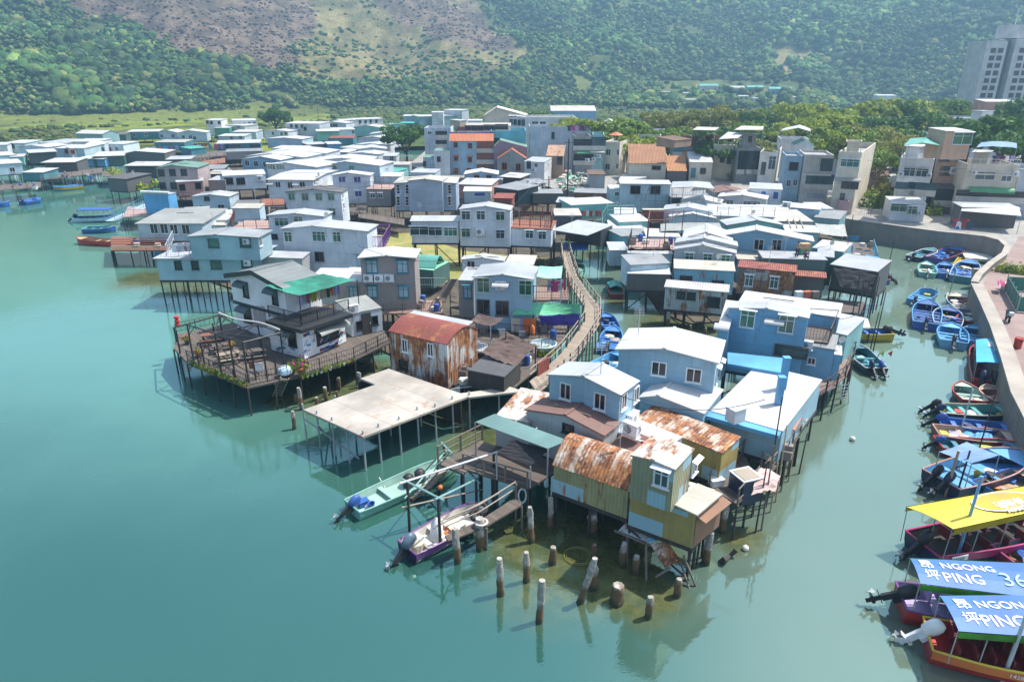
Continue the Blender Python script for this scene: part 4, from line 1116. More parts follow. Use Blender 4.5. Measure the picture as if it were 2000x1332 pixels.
# pale concrete platform
h = House('broad pale concrete platform with brown stains standing on thin steel posts', 'concrete_platform', 'platform')
Zp = 2.7
PEDGE = {(709, 853), (740, 839), (780, 824), (815, 805), (850, 799), (884, 784), (917, 776), (619, 813), (649, 826), (592, 800), (704, 739)}
h.slab([(592, 800), (709, 853), (915, 774), (897, 767), (759, 720), (704, 739), (733, 751)], Zp, .16, 'slab', 'platform_slab')
h.slab([(916, 776), (1023, 764), (995, 755), (900, 768)], Zp - .02, .14, 'rc', 'platform_extension')
for px, py in ((709, 853), (740, 839), (780, 824), (815, 805), (850, 799), (884, 784), (917, 776), (619, 813), (649, 826), (677, 839), (592, 800), (655, 775), (975, 770), (1018, 765), (704, 739), (759, 722), (690, 800), (760, 790), (820, 772), (640, 800)):
 p = P(px, py, Zp - .2); stilt(h.root, p.x, p.y, -.6, Zp + (.25 if (px, py) in PEDGE else -.1), .07, 'steel', .008, 'post')
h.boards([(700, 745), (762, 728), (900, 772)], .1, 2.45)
for a, b in (((592, 800), (660, 840)), ((619, 813), (600, 800))):
 p, q = P(*a, Zp), P(*b, Zp); m = MB(); m.bar((p.x, p.y, 2), (q.x + 1, q.y + .8, .1), .06); m.obj('brace', 'steel', h.root)
# rusty house with red roof
h = House('rust-streaked white tin house with a curved red corrugated roof')
h.body((758, 646), (873, 673), 5.3, 1.6, 4.2, 'C', .75, 'rustw', 'rred', .06)
h.win([(791, 675), (841, 683)], 'd', .7, 1.3)
h.win([(788, 712)], 'x', 1.1, 1.0)
h = House('long low shed with ribbed silver roof behind the rusty red-roofed house', 'tin_shed', 'shed')
h.body((784, 623), (901, 646), 4.8, 2.3, (926, 628), 'M', .25, 'mauve', 'rs', .08, st=False)
# ---- concrete piles in the water
def pile(px, pyb, pyt, r, label, lean=0, group='bare piles standing in the shallow water', mat='pilec', foot=False):
 p = P(px, pyb, 0); zt = zat(p.x, p.y, pyt); m = MB(); n = 8; prof = []; r *= .86
 for i in range(9):
  t = i / 8; z = -.7 + (zt + .7) * t; rr = r * (1 + .25 * max(0, .5 - z) + RN.uniform(-.07, .07)) * (1 if t < 1 else .8); prof.append((rr, z))
 m.lathe(prof, n=n, jit=.15); lean += RN.uniform(-.05, .05)
 for i, (x, y, z) in enumerate(m.v): m.v[i] = (x + lean * z, y, z)
 o = props(m.obj('mooring_pile', mat, None, org=(0, 0, 0), smooth=True), label, 'pile', group); o.location = p; return o
LP = 'bare pale concrete pile rising from the shallows'
for a in ((978, 1161, 1090, .20, 'square pale pile standing alone nearest the open bay'), (1028, 1135, 1078, .19, 'square pale pile with wet dark base behind the lone bay pile'), (1053, 1214, 1133, .2, 'tall pale pile nearest the bottom of the picture'), (1079, 1101, 1068, .22, 'short dark stump beside the sunken yellow hose'),
  (1159, 1092, 1063, .16, 'thin short pile at the dark shadow edge under the yellow shack'), (1158, 1148, 1104, .30, 'thick bottle-shaped concrete stump beside the leaning pile'), (1205, 1176, 1142, .38, 'widest squat concrete stump in the shallows'), (1038, 1058, 990, .19, 'pale pile at the corner of the front landing'),
  (1074, 1034, 972, .19, 'pale pile under the barrel-roofed shack corner'), (1157, 1042, 1002, .33, 'thick brown concrete pier under the barrel-roofed shack'), (894, 1098, 1032, .22, 'pale pile standing against the purple boat side'), (939, 1072, 1012, .30, 'thick pale pile hung with a white rope coil'),
  (575, 838, 803, .17, 'leaning whitish stake outermost beside the concrete platform'), (590, 800, 757, .19, 'tall pale pile at the outer corner of the platform'), (579, 789, 770, .17, 'short capped brown stake near the platform corner'), (638, 783, 756, .19, 'pale pile behind the platform edge'), (662, 761, 737, .19, 'crooked brown pile between platform and terrace'),
  (729, 726, 698, .24, 'pale pile under the terrace walkway'), (620, 800, 776, .18, 'broken pale pile poking past the platform edge'), (659, 782, 764, .15, 'thin short stake behind the pale platform'), (703, 757, 727, .17, 'pale pile at the notch of the platform'), (1304, 640, 610, .25, 'grey pier below the rusty grey shack'),
  (1348, 655, 635, .14, 'small white post stub on the mud bank'), (1377, 660, 640, .14, 'white post stub nearest the slate blue house'), (1240, 1120, 1085, .2, 'dark pier beneath the collapsed rusty roof'), (1215, 1105, 1060, .22, 'grey pier left under the yellow shack'), (1378, 1100, 1040, .24, 'grey pier at the yellow shack end wall'), (1410, 1040, 985, .2, 'white-banded pier beside the blue tub')):
 pile(a[0], a[1], a[2], a[3], a[4])
pile(1133, 1176, 1090, .19, 'leaning pale pile tilted over in the shallows', .22)
for a in ((1266, 1206, 1165, .2, 'concrete foot carrying a thin dark pole nearest the picture bottom'), (1322, 1164, 1130, .22, 'whitish concrete foot with a broken post beside the fallen timber')):
 o = pile(*a); b = Vector(o.location); m = MB(); m.bar((0, 0, .5), (.06, 0, 2.4), .07); m.obj('broken_post', 'timber', o)
# collapsed rusty lean-to
cl = empty('collapsed_roof', P(1290, 1090, 1.0), 'collapsed rust and white roof sheets hanging under the yellow shack', 'wreckage')
def shq(q, name, mt, par, th=.04):
 m = MB(); m.sheet([P(*c) for c in q], th); return m.obj(name, mt, par)
shq([(1270, 1062, 1.5), (1298, 1107, .8), (1330, 1095, 1.0), (1303, 1056, 1.7)], 'rusty_sheet', 'rr', cl)
shq([(1255, 1023, 2.0), (1268, 1060, 1.7), (1290, 1054, 1.8), (1276, 1018, 2.2)], 'blue_sheet', 'rustb', cl)
shq([(1208, 1036, 1.6), (1268, 1060, 1.4), (1262, 1035, 1.8), (1222, 1020, 1.9)], 'grey_sheet', 'rustg', cl)
for a, b in (((1200, 1036, 1.6), (1300, 1078, 1.2)), ((1328, 1095, .9), (1350, 1160, -.2)), ((1335, 1085, 1.6), (1362, 1152, -.2)), ((1280, 1127, .5), (1310, 1108, .9)), ((1262, 1065, 1.5), (1262, 1145, -.3)), ((1225, 1040, 1.5), (1225, 1110, -.3)), ((1345, 1060, 2), (1347, 1130, -.4))):
 m = MB(); m.bar(P(*a), P(*b), .06); m.obj('broken_beam', 'timber', cl)
lg = empty('sunken_log', P(1415, 1100, 0), 'dark broken log sticking out of the water by the yellow shack', 'log'); m = MB(); m.tube([P(1400, 1102, -.3), P(1415, 1092, .35), P(1425, 1086, .1), P(1438, 1074, .45)], [.12, .16, .1, .14], n=7); m.obj('log_stem', 'timberd', lg)
def ball(label, px, py, r, mat, cat='buoy', name='buoy', z=.12):
 p = P(px, py, z); m = MB(); m.lathe([(r * max(.05, sin(pi * i / 8)), -r * cos(pi * i / 8)) for i in range(9)], n=12); m.bar((0, 0, r * .9), (0, 0, r * 1.25), r * .15)
 o = props(m.obj(name, mat, None, org=(0, 0, 0), smooth=True), label, cat); o.location = p; return o
ball('round white buoy floating beside the broken log', 1456, 1070, .18, 'offw'); ball('white buoy floating alone in the side channel', 1665, 857, .2, 'offw'); ball('pale float near the mooring poles of the harbour', 1851, 577, .3, 'offw'); ball('small pale float beside the mint green boat stern', 716, 990, .14, 'white')
ball('orange float hanging on the landing stairs', 860, 952, .17, 'orangec', z=1.2)
# hoses and ropes
def coil(label, px, py, z, r, mat, n=4, vert=False, name='rope_coil', th=.025, sq=1.0):
 p = P(px, py, z); m = MB(); pts = []
 for i in range(n * 14 + 1):
  a = 2 * pi * i / 14; rr = r * (1 + .12 * sin(a * .37 + 1)); pts.append((cos(a) * rr, (0.02 * sin(i)) if vert else sin(a) * rr, sin(a) * rr * sq if vert else .01 * i * .1))
 m.tube(pts, th, n=5); o = props(m.obj(name, mat, None, org=(0, 0, 0)), label, 'rope'); o.location = p; return o
coil('yellow hose coiled under shallow water beside the stump', 1128, 1086, .02, .7, 'olivey', 4, name='hose_coil', th=.014)
coil('white rope hanging in long loops under the landing corner', 1020, 968, 1.55, .22, 'white', 4, True, sq=2.2)
coil('white rope wrapped round the thick pile top', 940, 1020, 1.75, .32, 'offw', 4)
for px, py, l in ((931, 1006, 'black tyre fender hanging on the jetty end'), (940, 993, 'second black tyre fender higher up the jetty')):
 p = P(px, py, 1.6); m = MB(); m.tube([(cos(2 * pi * i / 16) * .3, sin(2 * pi * i / 16) * .3, 0) for i in range(17)], .12, n=8); o = props(m.obj('tyre_fender', 'rubber', None, org=(0, 0, 0), smooth=True), l, 'tyre'); o.location = p; o.rotation_euler = (.5, .2, 0)
# back edge of the front cluster: landing on the channel side
h = House('ramshackle side landing with poles and railings right of the yellow shack', 'timber_deck', 'deck')
h.slab([(1385, 950), (1440, 985), (1480, 940), (1450, 880), (1425, 880)], 2.3, .14, 'wood', 'planking', 1.3)
h.slab([(1480, 900), (1505, 925), (1562, 850), (1535, 835)], 2.3, .14, 'wood', 'planking', 1.2)
h.rail([(1385, 948), (1438, 905), (1462, 870)], 2.3, 1.0, 'timber', 0, r=.045)
h.rail([(1440, 985), (1480, 940)], 2.3, 1.0, 'timber', 0, r=.045); h.rail([(1500, 925), (1562, 850)], 2.3, .9, 'timber', 0, r=.045)
for k in range(9):
 a, b = P(1495 + k * 4, 905 - k * 5, 2.9), P(1545 + k * 4, 850 - k * 4, 3.1); m = MB(); m.bar(a, b, .045); m.obj('stored_pole', RN.choice(['timberl', 'bamboo', 'timber']), h.root)
for px, pb, pt_ in ((1495, 985, 775), (1467, 1010, 880), (1475, 1040, 900), (1487, 1035, 870), (1515, 980, 830), (1525, 960, 860), (1560, 925, 845), (1540, 940, 860), (1505, 1000, 905)):
 p = P(px, pb, 0); m = MB(); m.bar((p.x, p.y, -.5), (p.x + RN.uniform(-.15, .15), p.y, zat(p.x, p.y, pt_)), .055, r2=.035); m.obj('pole', RN.choice(['timberd', 'bamboo', 'timber']), h.root)
m = MB(); q = [P(1520, 892, 1.6), P(1548, 862, 1.6), P(1550, 860, 2.5), P(1520, 885, 2.5)]; sagsheet(m, q, 0, 6); m.obj('green_net', 'netg', h.root)
p = P(1455, 945, 2.7); m = MB(); m.box((p.x, p.y, 2.55), (1.25, 1.25, 1.5), .35, 0); m.box((p.x, p.y, 3.32), (1.35, 1.35, .06), .35, 1); m.box((p.x, p.y, 3.36), (1.05, 1.05, .04), .35, 2); simple('square dark blue water tub with pale rim on the side landing', 'water_tub', 'tub', m, ['navy', 'galv', 'timberl'], p)
m = MB(); sagsheet(m, [P(1468, 968, 2.8), P(1515, 960, 2.6), P(1525, 930, 3.0), P(1480, 915, 3.3)], -.35, 8, .07); simple('faded pink and white sheet draped over poles beside the blue tub', 'draped_sheet', 'sheet', m, ['fadedpink'], P(1495, 940, 2.8))
m = MB(); p = P(1399, 941, 2.5); m.box((p.x, p.y, 2.5), (.75, .5, .36), .3); m.box((p.x, p.y, 2.71), (.8, .55, .07), .3); simple('white foam box with lid left on the side landing', 'foam_box', 'box', m, ['white'], p)
m = MB(); m.sheet([P(1526, 825, 3.9), P(1552, 840, 3.5), P(1566, 815, 3.6), P(1542, 803, 4.1)], .06); o = simple('orange red awning board leaning out over the channel', 'awning_board', 'awning', m, ['orange'], P(1545, 820, 3.8))
for px, py in ((1552, 840), (1566, 815)):
 p = P(px, py, 3.5); stilt(o, p.x, p.y, -.5, 3.5, .04, 'timber', 0, 'post')
# curved boardwalk on the channel side of the slate blue house
planks_walk('curved reddish plank walkway wrapping the slate blue house', [(1555, 765), (1600, 745), (1632, 722), (1650, 690), (1640, 655)], [(1558, 785), (1612, 765), (1652, 735), (1668, 700), (1658, 660)], 2.4, 'woodr2', 'boardwalk', 1.7, ('r',), pm='timberd', railmat='timberd')
m = MB(); m.bar(P(1553, 782, 2.1), P(1634, 755, 2.1), .08); simple('long white pipe slung under the curved walkway', 'pipe', 'pipe', m, ['offw'], P(1590, 770, 2.1))
ladder('aluminium ladder dropping from the curved walkway into the channel', P(1650, 748, 2.5), P(1650, 790, -.2), .55)
# boardwalk through the left village
planks_walk('long weathered footbridge curving down past the green tarpaulin to the front shacks', [(1096, 480), (1098, 505), (1105, 540), (1126, 575), (1143, 600), (1141, 628), (1122, 656), (1096, 690), (1062, 722), (1034, 745)], [(1110, 480), (1116, 505), (1128, 540), (1152, 575), (1172, 600), (1172, 630), (1152, 662), (1128, 696), (1090, 735), (1050, 768)], 2.6, 'woodl', 'footbridge', 1.5, ('l', 'r'), cat='footbridge', pm='timber')
p = P(1061, 716, 3.1); m = MB(); m.box(p, (.12, 1.6, 1.1), -.6); simple('rust brown sheet panel fixed to the footbridge railing', 'rail_panel', 'panel', m, ['rred'], p)
# ================================================================ LEFT VILLAGE, NEAR HALF
# black and white cafe house
h = House('white two-storey house with black trim, dark roof and mural walls on the terrace')
A, B = P(455, 649, 2.4), P(552, 687, 2.4)
def hz(p, py): return zat(p.x, p.y, py)
h.body((437, 537), (553, 566), 7.5, 2.4, (628, 541), 'F', .95, 'bwall', 'rgr', .35, pk=.5, fo=.35)
h.win([(480, 566), (537, 580)], 'x', 1.0, 1.7); h.hood([(474, 549), (533, 562)], 1.5, mat='dgreyf', out=.7, drop=.45)
h.win([(484, 615)], 'x', 1.3, 1.8); h.hood([(479, 598)], 1.6, mat='dgreyf', out=.7, drop=.45)
for t in (0,):
 m = MB(); m.box(h.pt(h.W / 2, h.fo - .03, 4.95), (h.W - .7, .08, .28), atan2(h.u.y, h.u.x)); m.obj('black_band', 'black', h.root)
 for x0, x1, z0, z1 in ((0, h.W / 2, 7.5, 8.45), (h.W / 2, h.W, 8.45, 7.5)):
  m = MB(); a, b = h.pt(x0, 0, z0), h.pt(x1, 0, z1); nn = -h.n * .04
  m.face([a + nn + Vector((0, 0, -.32)), b + nn + Vector((0, 0, -.32)), b + nn + Vector((0, 0, .12)), a + nn + Vector((0, 0, .12))]); m.obj('barge_board', 'black', h.root)
for px in (500, 508, 516): h.door([(px, 619)], .45, 2.0, 'mauve')
# wing under the black balcony
h.body((521, 625), (588, 642), 5.1, 2.4, (683, 612), 'M', 0, 'bwall', 'rk', .05, fo=.05)
wing = h
h.win([(571, 662)], 'x', 1.2, 1.5); h.hood([(563, 643)], 1.7, mat='dgreyf', out=.8, drop=.4)
h.win([(639, 648)], 'x', 3.0, 2.0, 'r'); h.hood([(642, 633)], 3.4, 'r', 'rgl', .9, .4)
m = MB()
for i in range(40):   # painted mural: blue and violet brush shapes on the white wall, and rows of small pictures
 fr_ = 'r' if i % 3 else 'f'
 px, py = (RN.uniform(595, 680), 0) if fr_ == 'r' else (RN.uniform(540, 585), 0)
 py = RN.uniform(655, 690) - (px - 590) * .3 if fr_ == 'r' else RN.uniform(650, 690)
 p, rz = h.at(px, py, fr_, .012 + .002 * (i % 5)); R = Matrix.Rotation(rz, 3, 'Z'); a = RN.uniform(-.6, 1.2); l = RN.uniform(.2, .8); wd = RN.uniform(.05, .16)
 dx = Vector((cos(a), 0, sin(a))); dz = Vector((-sin(a), 0, cos(a)))
 k = 7; out = [p + R @ (dx * l * .5 * cos(2 * pi * j / k) + dz * wd * sin(2 * pi * j / k) * (1 + .4 * sin(j * 2))) for j in range(k)]
 m.face(out[::1], i % 4)
m.obj('mural_print', ['skyb', 'lav', 'pbl', 'dteal'], h.root)
for px, py in ((596, 655), (602, 652), (617, 649), (628, 683), (634, 681), (640, 678), (646, 677), (652, 675), (658, 671), (630, 690), (636, 687), (668, 650), (661, 656)):
 p, rz = h.at(px, py, 'r', .03); m = MB(); m.box((0, 0, 0), (.34, .03, .24)); link('small_picture', m.mesh('small_picture', [RN.choice(['navy', 'blue', 'maroon'])]), h.root, p - Vector(h.root.location), rz)
h.rail([(526, 620), (589, 637), (682, 607)], 5.2, 1.05, 'black', .14, r=.04)
h.slab([(518, 626), (588, 645), (689, 613), (640, 600)], 5.22, .3, 'black', 'balcony_edge')
h.awn([(518, 557, 7.75), (584, 577, 7.35), (697, 545, 7.5), (631, 535, 8.0)], 'green_net_canopy', 'netg', [(1, 5.2), (2, 5.2)], sag=.15, pm='black')
h.body((683, 613), (746, 601), 4.6, 2.4, 3.6, 'M', .3, 'weath', 'rgl', .05); h.door([(716, 632)], .9, 2.0, 'timberd'); h.win([(702, 636), (732, 626)], 'x', .7, 1.1); h.ac([(688, 602)], sc=1.0)
# terrace deck
h = House('dark timber terrace on stilts around the black and white house', 'timber_deck', 'deck')
h.slab([(339, 680), (366, 708), (483, 757), (585, 735), (692, 702), (762, 668), (750, 645), (690, 640), (560, 660), (455, 630), (345, 652)], 2.35, .16, 'wood', 'planking', 1.7)
h.rail([(367, 706), (483, 755), (562, 737)], 2.35, 1.0, 'black', .22, mid=2, r=.035); h.rail([(590, 733), (692, 701), (760, 667)], 2.35, 1.0, 'black', .22, mid=2, r=.035)
h.rail([(345, 652), (455, 628)], 2.35, 1.0, 'black', .4); h.rail([(378, 700), (440, 678), (455, 672)], 2.35, .9, 'black', .25, mid=2)
h.boards([(470, 668), (600, 690), (740, 650)], .1, 2.1)
pg = empty('pergola', P(378, 705, 2.4), 'open black pergola frame of bare poles over the terrace', 'pergola')
PT = {}
for k, (bx, by, ty) in enumerate(((378, 704, 634), (486, 748, 669), (557, 727, 650), (437, 672, 616), (432, 726, 651), (512, 690, 633), (522, 738, 660), (460, 738, 662), (345, 668, 640), (400, 714, 668), (500, 742, 690), (420, 660, 632), (540, 731, 690), (352, 690, 645))):
 p = P(bx, by, 2.35); PT[k] = Vector((p.x, p.y, hz(p, ty))); stilt(pg, p.x, p.y, 2.35, PT[k].z, .075, 'black', .01, 'post')
for a, b in ((0, 1), (1, 2), (0, 3), (3, 5), (5, 2), (4, 5), (7, 5), (6, 3), (8, 0), (8, 3), (4, 3), (7, 0), (6, 1), (4, 6)):
 m = MB(); m.bar(PT[a], PT[b], .055); m.obj('beam', 'black', pg)
m = MB(); pts = [PT[3].lerp(PT[2], t) + Vector((0, 0, .25 - .5 * sin(pi * t * 2) * .3)) for t in [i / 12 for i in range(13)]]; m.tube(pts, .06, n=6); m.obj('white_conduit', 'offw', pg)
for k in (0, 1, 2, 3):
 for dx, dy in ((.7, 0), (-.1, .7)):
  m = MB(); m.bar(PT[k] - Vector((0, 0, .9)), PT[k] + Vector((dx, dy, -.05)), .035); m.obj('knee_brace', 'timberd', pg)
# furniture and plants on the terrace
def table_set(px, py, z, label, rz=0, mt='wood'):
 p = P(px, py, z); t = empty('picnic_table', p, label, 'table', None, rz)
 m = MB(); m.box((0, 0, .74), (1.7, .8, .05)); link('tabletop', m.mesh('tabletop', [mt]), t)
 for sx in (-.7, .7):
  for sy in (-.3, .3):
   m = MB(); m.box((sx, sy, .36), (.07, .07, .72)); link('leg', m.mesh('leg', ['black']), t)
 for sy in (-.75, .75):
  m = MB(); m.box((0, sy, .43), (1.6, .28, .05)); link('bench_seat', m.mesh('bench_seat', [mt]), t)
  for sx in (-.65, .65):
   m = MB(); m.box((sx, sy, .2), (.06, .2, .4)); link('bench_leg', m.mesh('bench_leg', ['black']), t)
 return t
table_set(438, 688, 2.35, 'brown picnic table in the shade behind the terrace railing', .5); table_set(448, 706, 2.35, 'brown picnic table in the sunny middle of the terrace', .5, 'woodl'); table_set(415, 668, 2.35, 'orange-edged bench table near the terrace jetty end', .4, 'woodr')
table_set(500, 700, 2.35, 'dark table beside the white towel on the terrace', .4)
POTS = {}
def pot_plant(px, py, z, label, pm='terracotta', lf='mid', s=1.0, group=None, flower=None, loc=None):
 p = loc or P(px, py, z); k = (pm, lf, flower)
 if k not in POTS:
  m = MB(); m.lathe([(.13, 0), (.19, .26), (.21, .27), (.21, .31), (.17, .30)], n=9)
  v, q = bush_mesh(len(POTS) + 3, 60, .30); v = v * np.array([.36, .36, .42]) + np.array([0, 0, .28])
  POTS[k] = (m.mesh('plant_pot', [pm], True), np_mesh('foliage', v, q, np.ones((len(v), 4)), LEAF[lf], False))
  if flower:
   v, q = bush_mesh(len(POTS) + 9, 26, .2); v = v * np.array([.4, .4, .45]) + np.array([0, 0, .42]); POTS[k] += (np_mesh('blossom', v, q, np.ones((len(v), 4)), MAT(flower), False),)
 o = empty('potted_plant', p, label, 'plant', group, RN.uniform(0, 6)); o.scale = (s, s, s)
 link('plant_pot', POTS[k][0], o); link('foliage', POTS[k][1], o)
 if flower: link('blossom', POTS[k][2], o)
 return o
for i in range(18):
 t = i / 17; px, py = 376 + (478 - 376) * t, 716 + (757 - 716) * t
 pot_plant(px, py, 2.35, 'small potted plant standing along the outer edge of the terrace railing', RN.choice(['terracotta', 'dgreyf', 'terracotta']), RN.choice(['mid', 'olive', 'dark']), RN.uniform(.55, .85), 'pots along the terrace edge')
for i in range(12):
 t = i / 11; px, py = 592 + (690 - 592) * t, 741 + (708 - 741) * t
 pot_plant(px, py, 2.4, 'flower pot hung outside the railing of the side walkway', RN.choice(['white', 'terracotta', 'red', 'lime']), RN.choice(['mid', 'olive', 'dark']), RN.uniform(.5, .75), 'pots along the side walkway')
pot_plant(590, 733, 2.4, 'tall pot of magenta bougainvillea at the corner of the white house', 'terracotta', 'mid', 1.9, None, 'magenta'); pot_plant(572, 728, 2.4, 'bushy fern in a pot at the head of the terrace ladder', 'terracotta', 'lime', 1.5)
pot_plant(388, 697, 2.4, 'yellow flowering pot by the white terrace steps', 'terracotta', 'gold', 1.2); pot_plant(452, 680, 2.9, 'orange flower pot on the shaded terrace', 'terracotta', 'gold', 1.0, None, 'orangec'); pot_plant(366, 672, 2.4, 'orange flowers in a pot on the terrace jetty end', 'dgreyf', 'mid', 1.1, None, 'orangec')
p = P(347, 634, 3.6); m = MB()
for i in range(3): m.lathe([(.05, -.2 + .34 * i), (.2, -.12 + .34 * i), (.22, 0 + .34 * i), (.2, .1 + .34 * i), (.05, .14 + .34 * i)], (0, 0, 0), 10)
o = props(m.obj('red_lantern', 'red', None, org=(0, 0, 0)), 'stack of red lanterns on a pole at the terrace corner', 'lantern'); o.location = p; q = MB(); q.bar((0, 0, -1.3), (0, 0, -.2), .04); q.obj('lantern_pole', 'black', o, org=None)
ladder('weathered timber ladder leaning against the terrace front', P(556, 738, 2.6), P(540, 776, -.2), .6, 'timberl', 9, r=.05)
A, B = P(372, 700, 2.2), P(364, 722, .5)
stp = empty('white_steps', A, 'short flight of white steps from the terrace down to the water', 'stairs')
for sgn in (-1, 1):
 m = MB(); m.bar(P(366 + 7 * sgn - 2, 695, 2.3), P(363 + 6 * sgn, 727, .2), .05); m.obj('stringer', 'white', stp)
for i in range(6):
 t = (i + .5) / 6; a = P(360 - 1.5 * t * 2, 697 + 29 * t, 2.2 - 2 * t); b = P(376 - 1.5 * t * 2, 697 + 29 * t, 2.2 - 2 * t); m = MB(); m.bar(a, b, .07, n=4); m.obj('tread', 'white', stp)
m = MB(); p = P(556, 722, 2.9); m.lathe([(.1, -.4), (.5, -.3), (.55, 0), (.45, .2), (.1, .3)], (0, 0, 0), 10, jit=.12); o = props(m.obj('blue_bundle', 'pbl', None, org=(0, 0, 0), smooth=True), 'round blue covered bundle at the corner of the white house', 'bundle'); o.location = p
for px, py, mt in ((494, 706, 'woodr'), (504, 709, 'white')):
 p = P(px, py, 3.2); m = MB(); m.sheet([(-.35, 0, 0), (.35, 0, 0), (.35, -.08, -.6), (-.35, -.08, -.6)], .03); m.sheet([(-.35, .02, 0), (.35, .02, 0), (.35, .12, -.5), (-.35, .12, -.5)], .03)
 o = props(m.obj('hung_towel', mt, None, org=(0, 0, 0)), ('white' if mt == 'white' else 'brown') + ' towel hung over a terrace chair rail', 'towel'); o.location = p
cl = ['lav', 'pbl', 'pinkc', 'lime', 'yelo', 'white', 'beige', 'beige', 'dgreyf', 'orangec', 'skyb', 'purple']
LC = {'lav': 'lavender', 'pbl': 'pale blue', 'pinkc': 'pink', 'lime': 'lime green', 'yelo': 'yellow', 'white': 'white', 'beige': 'beige', 'dgreyf': 'charcoal', 'orangec': 'orange', 'skyb': 'blue', 'purple': 'purple', 'red': 'red', 'black': 'black', 'navy': 'navy', 'maroon': 'maroon', 'magenta': 'crimson', 'jean': 'denim', 'blue': 'royal blue'}
for i, c in enumerate(cl):
 t = i / (len(cl) - 1); p = P(586 + 72 * t, 575 - 20 * t, 6.95)
 garment(p, -.5, .75, .95, c, f'{LC[c]} garment drying on the line under the green net canopy', i % 2, 'laundry under the net canopy')
# ---- AC house
h = House('grey brown two-storey house with three white air conditioners and white roof')
h.body((697, 504), (813, 504), 7.8, 2.5, (812, 486), 'F', .25, 'brn2', 'rw', .25, fo=.3)
h.win([(726, 521), (786, 521)], 'c', 1.25, 1.5); h.win([(727, 570), (788, 570)], 'c', 1.2, 1.4); h.ac([(720, 542), (741, 542), (761, 542)], sc=1.05); h.door([(711, 572)], .8, 1.9, 'brn')
h.body((655, 549), (708, 550), 5.2, 2.5, 5, 'M', .1, 'brn2', 'rw', .05, st=False); h.win([(690, 572)], 'c', 1.1, 1.4)
h = House('flat white roof with seams tucked behind the dark roof of the white house', 'stilt_house')
h.body((600, 548), (706, 549), 5.0, 2.5, (706, 524), 'M', .1, 'gry', 'rw', .05, st=False)
h = House('low reddish deck with railing and stacked goods in front of the grey brown house', 'timber_deck', 'deck')
h.slab([(748, 612), (866, 612), (862, 586), (755, 586)], 2.5, .15, 'woodr2', 'planking', 2.2); h.rail([(750, 611), (860, 611)], 2.5, 1.0, 'rail', .2); h.rail([(790, 560), (870, 560)], 2.5, 1, 'galv', .25)
h = House('green tarpaulin tunnel shelter on the mud beside the grey brown house', 'tarp_shelter', 'shelter')
h.body((806, 524), (846, 528), 3.4, 1.2, 4.4, 'L', .0, 'dgrn', 'tarpl', .0, st=False)
h.body((805, 521), (850, 524), 3.5, 3.45, 3.2, 'C', 1.1, 'dgrn', 'tarpgreen', .0, wall=False, st=False)
sr = empty('timber_stairs', P(850, 590, 2), 'grey ramp with handrails rising beside the pale blue house', 'stairs'); m = MB(); m.sheet([P(845, 590, 2.4), P(868, 590, 2.4), P(893, 545, 4.2), P(878, 545, 4.2)], .1); m.obj('ramp_boards', 'wood', sr)
for q in ((845, 590, 878, 545), (868, 590, 893, 545)):
 m = MB(); m.bar(P(q[0], q[1], 3.4), P(q[2], q[3], 5.2), .04); m.bar(P(q[0], q[1], 2.4), P(q[0], q[1], 3.4), .04); m.bar(P(q[2], q[3], 4.2), P(q[2], q[3], 5.2), .04); m.obj('handrail', 'timberd', sr)
# pale blue house with green tarps
h = House('powder blue house with green window frames and green tarpaulins along its side')
h.body((921, 541), (1042, 546), 7.5, 2.5, (1052, 521), 'F', .35, 'pbl2', 'rs2', .2, fo=.25)
h.win([(944, 557), (1026, 562)], 'g', 1.4, 1.7); h.ac([(979, 556)], sc=1.1); h.hood([(979, 550)], 1.5, mat='rw', out=.8); h.win([(944, 599), (981, 602)], 'n', 1.4, 1.7)
h.body((894, 547), (924, 548), 6.2, 2.5, 4.5, 'M', .1, 'brn2', 'rs', .05, st=False); h.win([(913, 570)], 'c', 1.0, 1.6)
h.slab([(1042, 587), (1113, 585), (1108, 560), (1045, 560)], 5.2, .15, 'woodr2', 'balcony_floor', 2.2, zb=2.5); h.rail([(1042, 586), (1113, 585), (1110, 562)], 5.2, 1.3, 'railr', .25, mid=2)
h.awn([(1048, 541, 7.9), (1096, 543, 7.7), (1099, 520, 8.2), (1053, 519, 8.2)], 'mint_tarp', 'tarpl', [(0, 5.2), (1, 5.2)], sag=.18)
h.awn([(1000, 615, 4.3), (1134, 613, 4.2), (1132, 594, 5.1), (1013, 588, 5.1)], 'green_tarp', 'tarpg2', [(0, 2.5), (1, 2.5)], sag=.12)
m = MB(); sagsheet(m, [P(1058, 636, 3.0), P(1130, 636, 3.0), P(1134, 614, 4.2), P(1050, 616, 4.2)], .0, 8, .1); m.obj('blue_curtain', 'tarpp', h.root)
for i, (px, c) in enumerate(((1085, 'magenta'), (1075, 'lav'), (1092, 'pbl'), (1100, 'magenta'))):
 garment(P(px, 549 - i, 7.0), 0, .8, 1.0, c, f'{LC[c]} garment drying under the mint tarp on the red balcony', i % 2, 'laundry under the mint tarp')
for i, (px, c) in enumerate(((1007, 'beige'), (1013, 'lav'), (1031, 'orangec'), (1038, 'orangec'))):
 garment(P(px, 622, 4.0), 0, .8, 1.4, c, f'{LC[c]} cloth hanging at the front of the green tarpaulin', 2, 'cloths in front of the tarpaulin')
h = House('white house with silver roof right behind the powder blue house')
h.body((899, 507), (985, 510), 6.6, 2.6, (989, 502), 'F', .3, 'wht', 'rs', .15); h.win([(920, 521)], 'd', 1.1, 1.5); h.body((985, 516), (1042, 518), 5.4, 2.6, 4, 'M', .1, 'wht', 'rc', .1, wall=False, st=False)
